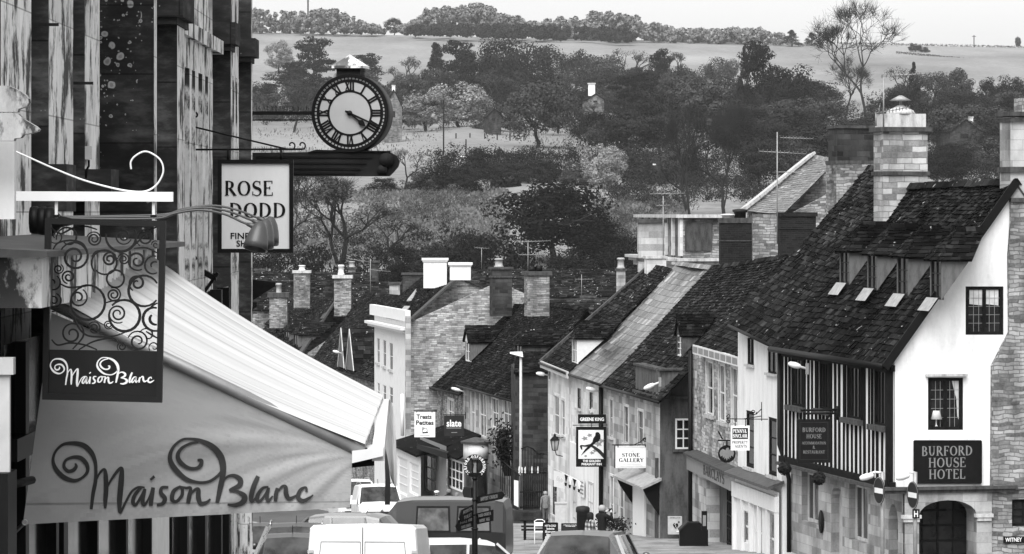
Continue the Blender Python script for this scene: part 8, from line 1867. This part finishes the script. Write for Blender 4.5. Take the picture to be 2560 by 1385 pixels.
# parked dark cars on the left
def hatch(label, x, Y, ytop, fwd, paint, H=1.5, rails=False, W=.88, name='parked_car', L=1.0, name_group=None, glass='car_glass'):
    o = GX(x, Y); o.z = P(0, ytop, Y).z - H if ytop else o.z; b = H * .62; w = W
    st = [(-2.05 * L, .35, b * .8, b * .86, w * .86, w * .84, w * .74), (-1.98 * L, .28, b * .95, b * 1.02, w * .95, w * .92, w * .76), (-1.55 * L, .24, b, H * .95, w, w * .97, w * .68), (-1.2 * L, .22, b, H, w, w * .98, w * .72), (.0, .22, b, H * 1.005, w, w, w * .73), (.45 * L, .22, b * .99, H * .975, w, w * .99, w * .7), (1.05 * L, .22, b * .94, b * 1.02, w, w * .95, w * .82), (1.8 * L, .25, b * .8, b * .88, w * .95, w * .88, w * .74), (2.1 * L, .34, b * .6, b * .68, w * .8, w * .76, w * .6)]
    t, A, f, l = vehicle(name, label, o, fwd, None, paint, st, (2, 3, 4, 5), (1, 5), W * .86, (-1.28 * L, 1.3 * L), .32, group=name_group)
    for s in (1, -1):
        for (x0, x1) in ((-1.3, -1.16), (-.28, -.2)): 
            m_ = MB(); m_.bar(A(x0 * L, s * w * 1.0, b), A(x1 * L, s * w * .745, H - .07), .05, .07, l); m_.build('door_pillar', M[paint], t)
        m_ = MB(); m_.bar(A(.48 * L, s * w * .71, H * .965), A(1.05 * L, s * w * .9, b * .99), .05, .06, l); m_.build('windscreen_pillar', M[paint], t)
        m_ = MB(); m_.use(0, True); m_.lathe(A(.75 * L, s * (w + .1), b + .06), [(.03, -.06), (.09, -.03), (.09, .04), (.04, .08)], 10, f); m_.build('wing_mirror', M[paint], t)
        bit(t, 'tail_lamp', A, [(-2.0 * L, s * w * .72, b * .72), (-2.0 * L, s * w * .92, b * .72), (-1.99 * L, s * w * .9, b * .95), (-1.99 * L, s * w * .74, b * .95)], f * -.03, 'red_lamp')
        bit(t, 'headlight', A, [(2.0 * L, s * w * .5, b * .62), (1.96 * L, s * w * .82, b * .62), (1.9 * L, s * w * .84, b * .78), (1.96 * L, s * w * .55, b * .76)], f * .05, 'lamp_glass')
        if rails: m_ = MB(); m_.use(0, True); m_.tube([A(-1.3 * L, s * w * .66, H - .02), A(-1.1 * L, s * w * .66, H + .06), A(.2 * L, s * w * .66, H + .06), A(.4 * L, s * w * .66, H - .02)], .018, 6); m_.build('roof_rail', M['metal'], t)
    m_ = MB(); m_.box(A(-2.06 * L, 0, b * .62), .5, .02, .11, l, f); m_.build('number_plate', M['plate'], t); m_ = MB(); m_.use(0, True); m_.tube([A(-1.0 * L, 0, H), A(-1.12 * L, 0, H + .18)], .008, 5); m_.build('aerial', M['black'], t)
    m_ = MB(); m_.box(A(-2.03 * L, 0, .42), w * 1.7, .1, .22, l, f); m_.build('bumper', M['charcoal'], t)
    return t
hatch('black estate car with pale roof rails parked left of the white panel van', 742, 86, 1308, (-.05, 1), 'car_black', 1.62, True, .92)
hatch('lower dark hatchback tucked between the black estate and the white panel van', 735, 79, 1334, (-.03, 1), 'car_black', 1.5, False, .86)
hatch('black car at the kerb by the pale column, only its roof edge showing', 652, 92, 1308, (-.05, 1), 'car_black', 1.55)
hatch('grey saloon passing behind the parked cars under the awning cloth', 830, 99, 1284, (-1, .25), 'car_silver', 1.5)
hatch('silver car with large rear window in front of the couple', 1478, 74, 1328, (.18, 1), 'car_silver', 1.5, False, .92, L=1.05)
hatch('pale car passing in front of the dark van behind the finger post', 1165, 80, 1348, (1, .35), 'car_pale', 1.42, False, .84)
# dark crew van crossing behind
Y = 102; o = GX(1082, Y); o.z = P(0, 1243, Y).z - 2.0
st_ = [(-2.2, .4, 1.05, 1.7, .9, .9, .72), (-2.12, .28, 1.08, 1.93, .94, .95, .8), (-1.9, .25, 1.1, 1.98, .95, .96, .82), (-.75, .25, 1.1, 2.0, .95, .96, .82), (.45, .25, 1.1, 1.99, .95, .96, .82), (.9, .25, 1.08, 1.93, .95, .95, .8), (1.5, .25, 1.05, 1.22, .94, .92, .8), (2.2, .32, .8, .95, .88, .84, .7)]
t, A, f, l = vehicle('dark_van', 'dark windowed van turning across the road behind the white panel van', o, (-1, .12), None, 'van_dark', st_, (5,), (5,), .82, (-1.35, 1.45), .33, cat='van')
for s in (1, -1):
    for a, b in ((-1.75, -.85), (-.6, .3)):
        bit(t, 'side_window', A, [(a, s * .968, 1.14), (b, s * .968, 1.14), (b - .03, s * .87, 1.76), (a + .03, s * .87, 1.76)], l * s * .012, 'glass_van')
        bit(t, 'window_rim', A, [(a - .05, s * .965, 1.09), (b + .05, s * .965, 1.09), (b + .02, s * .855, 1.82), (a - .02, s * .855, 1.82)], l * s * .006, 'black')
    bit(t, 'side_moulding', A, [(-2.1, s * .97, .62), (1.4, s * .96, .62), (1.4, s * .97, .7), (-2.1, s * .98, .7)], l * s * .02, 'black')
    bit(t, 'headlight', A, [(2.1, s * .45, .66), (2.05, s * .8, .66), (2.0, s * .82, .86), (2.08, s * .48, .84)], f * .06, 'lamp_glass')
m_ = MB(); m_.box(A(2.15, 0, .45), 1.7, .12, .24, l, f); m_.build('bumper', M['black'], t)
# white vans coming up the hill
def front_van(label, x, Y, ytop, fwd, plate=None):
    o = GX(x, Y); H = 1.86; o.z = P(0, ytop, Y).z - H
    st = [(-2.2, .35, 1.1, 1.75, .88, .88, .74), (-2.1, .28, 1.1, 1.84, .9, .91, .78), (.2, .28, 1.1, 1.86, .9, .91, .78), (.65, .28, 1.08, 1.74, .9, .9, .74), (1.35, .28, 1.02, 1.14, .9, .88, .78), (1.95, .3, .82, .98, .88, .84, .74), (2.2, .34, .6, .72, .8, .78, .66)]
    t, A, f, l = vehicle('white_van', label, o, fwd, None, 'van_white', st, (3,), (3,), .78, (-1.3, 1.35), .32, cat='van')
    bit(t, 'grille', A, [(2.22, -.55, .6), (2.22, .55, .6), (2.16, .62, .76), (2.16, -.62, .76)], f * .03, 'black'); bit(t, 'lower_bumper', A, [(2.2, -.78, .24), (2.2, .78, .24), (2.22, .7, .46), (2.22, -.7, .46)], f * .05, 'charcoal')
    m_ = MB(); m_.use(0); ex_ = l * (1 if l.x > 0 else -1); q = A(2.25, 0, .52); m_.box(q, .54, .03, .13, ex_, f); m_.use(1)
    if plate: put_sans(m_, plate, A(2.268, 0, .49), ex_, Z_, f, .44, .075)
    m_.build('number_plate', [M['plate'], M['black']], t)
    m_ = MB(); m_.lathe(A(2.2, 0, .82), [(.05, 0), (.07, .015), (.02, .03)], 7, f); m_.build('badge', M['metal'], t)
    for s in (1, -1):
        bit(t, 'headlight', A, [(2.12, s * .6, .74), (1.98, s * .86, .78), (1.86, s * .88, .98), (2.02, s * .66, .92)], f * .04 + l * s * .02, 'lamp_glass')
        bit(t, 'fog_lamp', A, [(2.24, s * .62, .34), (2.22, s * .76, .34), (2.22, s * .76, .46), (2.24, s * .62, .46)], f * .04, 'grey_pale')
        m_ = MB(); m_.box(A(1.0, s * 1.02, 1.14), .2, .1, .18, l, f); m_.build('wing_mirror', M['van_white'], t)
        m_ = MB(); m_.bar(A(.66, s * .735, 1.72), A(1.36, s * .86, 1.06), .06, .06, l); m_.build('windscreen_pillar', M['van_white'], t)
        m_ = MB(); m_.use(0, True); m_.tube([A(-1.9, s * .7, 1.85), A(-1.7, s * .7, 1.92), (A(.1, s * .7, 1.92)), A(.3, s * .7, 1.84)], .02, 6); m_.build('roof_rail', M['grey'], t)
    m_ = MB(); m_.use(0, True); m_.tube([A(.3, 0, 1.86), A(.1, 0, 2.05)], .01, 5); m_.build('aerial', M['black'], t)
front_van('white van facing the camera beyond the end of the awning', 944, 146, 1210, (.12, -1), 'RE15 APF')
front_van('second white van half hidden behind the awning cloth', 884, 160, 1198, (.15, -1))
# ------------------------------------------------------------------ people
M['skin'] = m_plain('skin', .36, .6, .3, var=.06); M['hair_grey'] = m_plain('grey_hair', .3, .9, .2, var=.3); M['hair_dark'] = m_plain('dark_hair', .012, .8, .2); M['hair_mid'] = m_plain('fair_hair', .16, .8, .2, var=.3); M['coat_pale'] = m_plain('tweed_jacket', .17, .95, .1, var=.35, sc=30); M['coat_dark'] = m_plain('dark_jacket', .012, .9, .1); M['trousers'] = m_plain('grey_trousers', .1, .9, .1); M['trousers_dark'] = m_plain('dark_trousers', .02, .9, .1)
def m_plaid():
    m, nt, b = newmat('plaid_shirt', .95, .1); c = texco(nt); a = N(nt, 'TexWave', Vector=mapping(nt, c['Object'], (1, 1, 0)), Scale=2.6, Distortion=.4).outputs[1]; d = N(nt, 'TexWave', Vector=mapping(nt, c['Object'], (0, 0, 1)), Scale=2.2, Distortion=.4, _bands_direction='Z').outputs[1]
    col = mixc(nt, 1, ramp(nt, a, [(.3, .12), (.7, .5)]), ramp(nt, d, [(.3, .3), (.7, 1)]), 'MULTIPLY'); nt.links.new(col, b.inputs['Base Color']); return m
M['plaid'] = m_plaid()
import bmesh
def person(label, o, H, yaw, pose, mats, hair=None, cap=None, group=None):
    """one skinned body: joints in units of the standing height, x to the person's left, y forwards; mats = (head, torso, arms, hands, legs, feet)"""
    J = dict(pelvis=(0, 0, .53), waist=(0, 0, .6), chest=(0, .0, .72), neck0=(0, -.005, .82), neck=(0, 0, .86), head=(0, .012, .905), crown=(0, .005, .962), nose=(0, .058, .915),
             shL=(.105, 0, .8), elL=(.14, -.01, .63), wrL=(.14, .04, .49), haL=(.14, .06, .44), shR=(-.105, 0, .8), elR=(-.14, -.01, .63), wrR=(-.14, .04, .49), haR=(-.14, .06, .44),
             hiL=(.052, 0, .5), knL=(.055, .01, .28), anL=(.055, -.01, .05), toL=(.06, .085, .018), hiR=(-.052, 0, .5), knR=(-.055, .01, .28), anR=(-.055, -.01, .05), toR=(-.06, .085, .018))
    J.update(pose); Rr = dict(pelvis=.075, waist=.07, chest=.08, neck0=.05, neck=.033, head=.052, crown=.034, nose=.012, sh=.045, el=.031, wr=.021, ha=.024, hi=.058, kn=.04, an=.027, to=.02)
    ch = [('pelvis', 'waist', 1), ('waist', 'chest', 1), ('chest', 'neck0', 1), ('neck0', 'neck', 0), ('neck', 'head', 0), ('head', 'crown', 0), ('head', 'nose', 0)]
    for s in 'LR': ch += [('neck0', 'sh' + s, 1), ('sh' + s, 'el' + s, 2), ('el' + s, 'wr' + s, 2), ('wr' + s, 'ha' + s, 3), ('pelvis', 'hi' + s, 4), ('hi' + s, 'kn' + s, 4), ('kn' + s, 'an' + s, 4), ('an' + s, 'to' + s, 5)]
    names = list(J); pos = {k: Vector(v) for k, v in J.items()}; fing = []
    for s in 'LR':      # five fingers rooted in the palm, the thumb leaving its side
        d = (pos['ha' + s] - pos['wr' + s]).normalized(); sd = d.orthogonal().normalized()
        for i, (off, ln) in enumerate(((-.016, .04), (-.006, .048), (.005, .045), (.015, .036), (-.024, .026))):
            n1, n2 = f'f{s}{i}a', f'f{s}{i}b'; root = pos['ha' + s] + sd * off * .8 - (d * .012 if i == 4 else Vector((0, 0, 0))); dd = (d + sd * (off * 14 if i < 4 else -.9)).normalized(); pos[n1] = root + dd * ln * .6; pos[n2] = root + dd * ln + Vector((0, .008, -.004)); names += [n1, n2]; ch += [('ha' + s, n1, 3), (n1, n2, 3)]; fing += [n1, n2]
    me = bpy.data.meshes.new('body'); bm = bmesh.new(); sk = bm.verts.layers.skin.verify(); vs = {}
    for n in names:
        v = bm.verts.new(pos[n] * H); r = .0062 if n in fing else Rr[n if n in Rr else n[:2]]; vs[n] = v; v[sk].radius = ((r if n != 'chest' else .095) * H, (r if n not in ('chest', 'waist', 'pelvis') else r * .82) * H)
    vs['pelvis'][sk].use_root = True
    for a, b, _ in ch: bm.edges.new((vs[a], vs[b]))
    bm.to_mesh(me); bm.free(); ob = bpy.data.objects.new('body', me); COL.objects.link(ob); ob.modifiers.new('skin', 'SKIN'); sub = ob.modifiers.new('sub', 'SUBSURF'); sub.levels = 1; sub.render_levels = 1
    dg = bpy.context.evaluated_depsgraph_get(); ev = bpy.data.meshes.new_from_object(ob.evaluated_get(dg)); bpy.data.objects.remove(ob)
    for m in mats: ev.materials.append(M[m])
    for p in ev.polygons:
        c = p.center / H; best = (9, 0)
        for a, b, k in ch:
            A_, B_ = pos[a], pos[b]; ab = B_ - A_; t_ = max(0, min(1, (c - A_).dot(ab) / max(1e-9, ab.length_squared))); d = (c - A_ - ab * t_).length - (.03 if k == 1 else 0)
            if d < best[0]: best = (d, k)
        p.material_index = best[1]; p.use_smooth = True
    t = thing('person', o, label, 'person', group); t.rotation_euler = (0, 0, yaw)
    b_ = bpy.data.objects.new('body', ev); COL.objects.link(b_); b_.parent = t; hd = pos['head'] * H
    def child(nm, mb, mat): ob2 = mb.build(nm, M[mat], None, Vector((0, 0, 0))); ob2.parent = t; return ob2
    if hair:
        m_ = MB(); m_.use(0, True); k = H; prof_ = [(.054, -.02 if hair[1] == 'short' else -.1), (.062, .01), (.06, .04), (.045, .068), (.02, .08)]
        m_.lathe(hd + Vector((0, -.012 * k, 0)), [(r * k, z * k) for r, z in prof_], 14); child('hair', m_, hair[0])
    if cap:
        m_ = MB(); m_.use(0, True); k = H; m_.lathe(hd + Vector((0, .004 * k, .035 * k)), [(.06 * k, -.008 * k), (.07 * k, .005 * k), (.064 * k, .028 * k), (.03 * k, .042 * k)], 16); m_.prism([hd + Vector((x * k, y * k, .03 * k)) for x, y in ((-.045, .04), (.045, .04), (.03, .09), (-.03, .09))], Vector((0, 0, .01 * k))); child('cap', m_, cap)
    eyes = MB()
    for s in (-1, 1): eyes.box(hd + Vector((s * .02 * H, .052 * H, .012 * H)), .012 * H, .006 * H, .006 * H)
    child('eyes', eyes, 'black')
    return t, pos, H
def GP(x, Y): X = P(x, 0, Y).x; return Vector((X, Y, gz(X, Y) + .02))
t, pos, H_ = person('elderly man in flat cap and pale tweed jacket seen from behind by the gate pier', GP(1364, 166), 1.52, R(10), dict(neck=(0, .03, .855), head=(0, .05, .9), crown=(0, .05, .955), nose=(0, .1, .9), knL=(.055, .03, .28), anL=(.055, .05, .05), toL=(.06, .14, .018)), ('skin', 'coat_pale', 'coat_pale', 'skin', 'trousers', 'black'), ('hair_grey', 'short'), 'coat_pale')
jk = MB(); jk.use(0, True); jk.lathe((0, 0, 0), [(.095 * H_, .47 * H_), (.1 * H_, .55 * H_), (.095 * H_, .66 * H_), (.1 * H_, .74 * H_), (.06 * H_, .82 * H_)], 16, cap=False); j = jk.build('jacket', M['coat_pale'], None, Vector((0, 0, 0))); j.parent = t
t, pos, H_ = person('balding man in black jacket raising a camera beside the woman in a plaid shirt', GP(1505, 108), 1.78, R(-35), dict(elR=(-.13, .12, .74), wrR=(-.1, .27, .84), haR=(-.09, .31, .865), elL=(.12, .13, .72), wrL=(-.0, .28, .83), haL=(-.03, .32, .855)), ('skin', 'coat_dark', 'coat_dark', 'skin', 'trousers_dark', 'black'), ('hair_grey', 'short'))
cm_b = t.location + mathutils.Matrix.Rotation(R(-35), 3, 'Z') @ (Vector((-.06, .345, .875)) * H_)
cam_t = thing('camera_body', cm_b, 'small black camera held up by the balding man', 'camera'); m_ = MB(); m_.box(cm_b, .13, .05, .09); m_.use(0, True); m_.lathe(cm_b + Vector((.03, .03, 0)), [(.03, 0), (.03, .05)], 10, Vector((.5, .8, 0)).normalized()); m_.build('casing', M['black'], cam_t)
person('dark haired woman in plaid shirt watching beside the man with the camera', GP(1476, 106), 1.6, R(-60), {}, ('skin', 'plaid', 'plaid', 'skin', 'trousers_dark', 'black'), ('hair_dark', 'long'))
for x, Yq, Hq, yw, mats, hr, cp_, lab in ((1092, 152, 1.7, 170, ('skin', 'coat_dark', 'coat_dark', 'skin', 'trousers_dark', 'black'), None, 'offwhite', 'person in a pale woollen hat walking behind the dark van roof'),
        (1122, 154, 1.74, 20, ('skin', 'coat_dark', 'coat_dark', 'skin', 'trousers_dark', 'black'), ('hair_mid', 'short'), None, 'person in a dark coat before the bay window'), (1142, 150, 1.64, 60, ('skin', 'coat_dark', 'coat_dark', 'skin', 'trousers', 'black'), ('hair_mid', 'long'), None, 'long haired woman in a dark coat behind the van, left of the finger post'),
        (1168, 151, 1.7, 200, ('skin', 'coat_pale', 'coat_pale', 'skin', 'trousers', 'black'), ('hair_grey', 'short'), None, 'grey haired person close behind the finger post')):
    person(lab, GP(x, Yq), Hq, R(yw), {}, mats, hr, cp_, 'people on the far pavement')
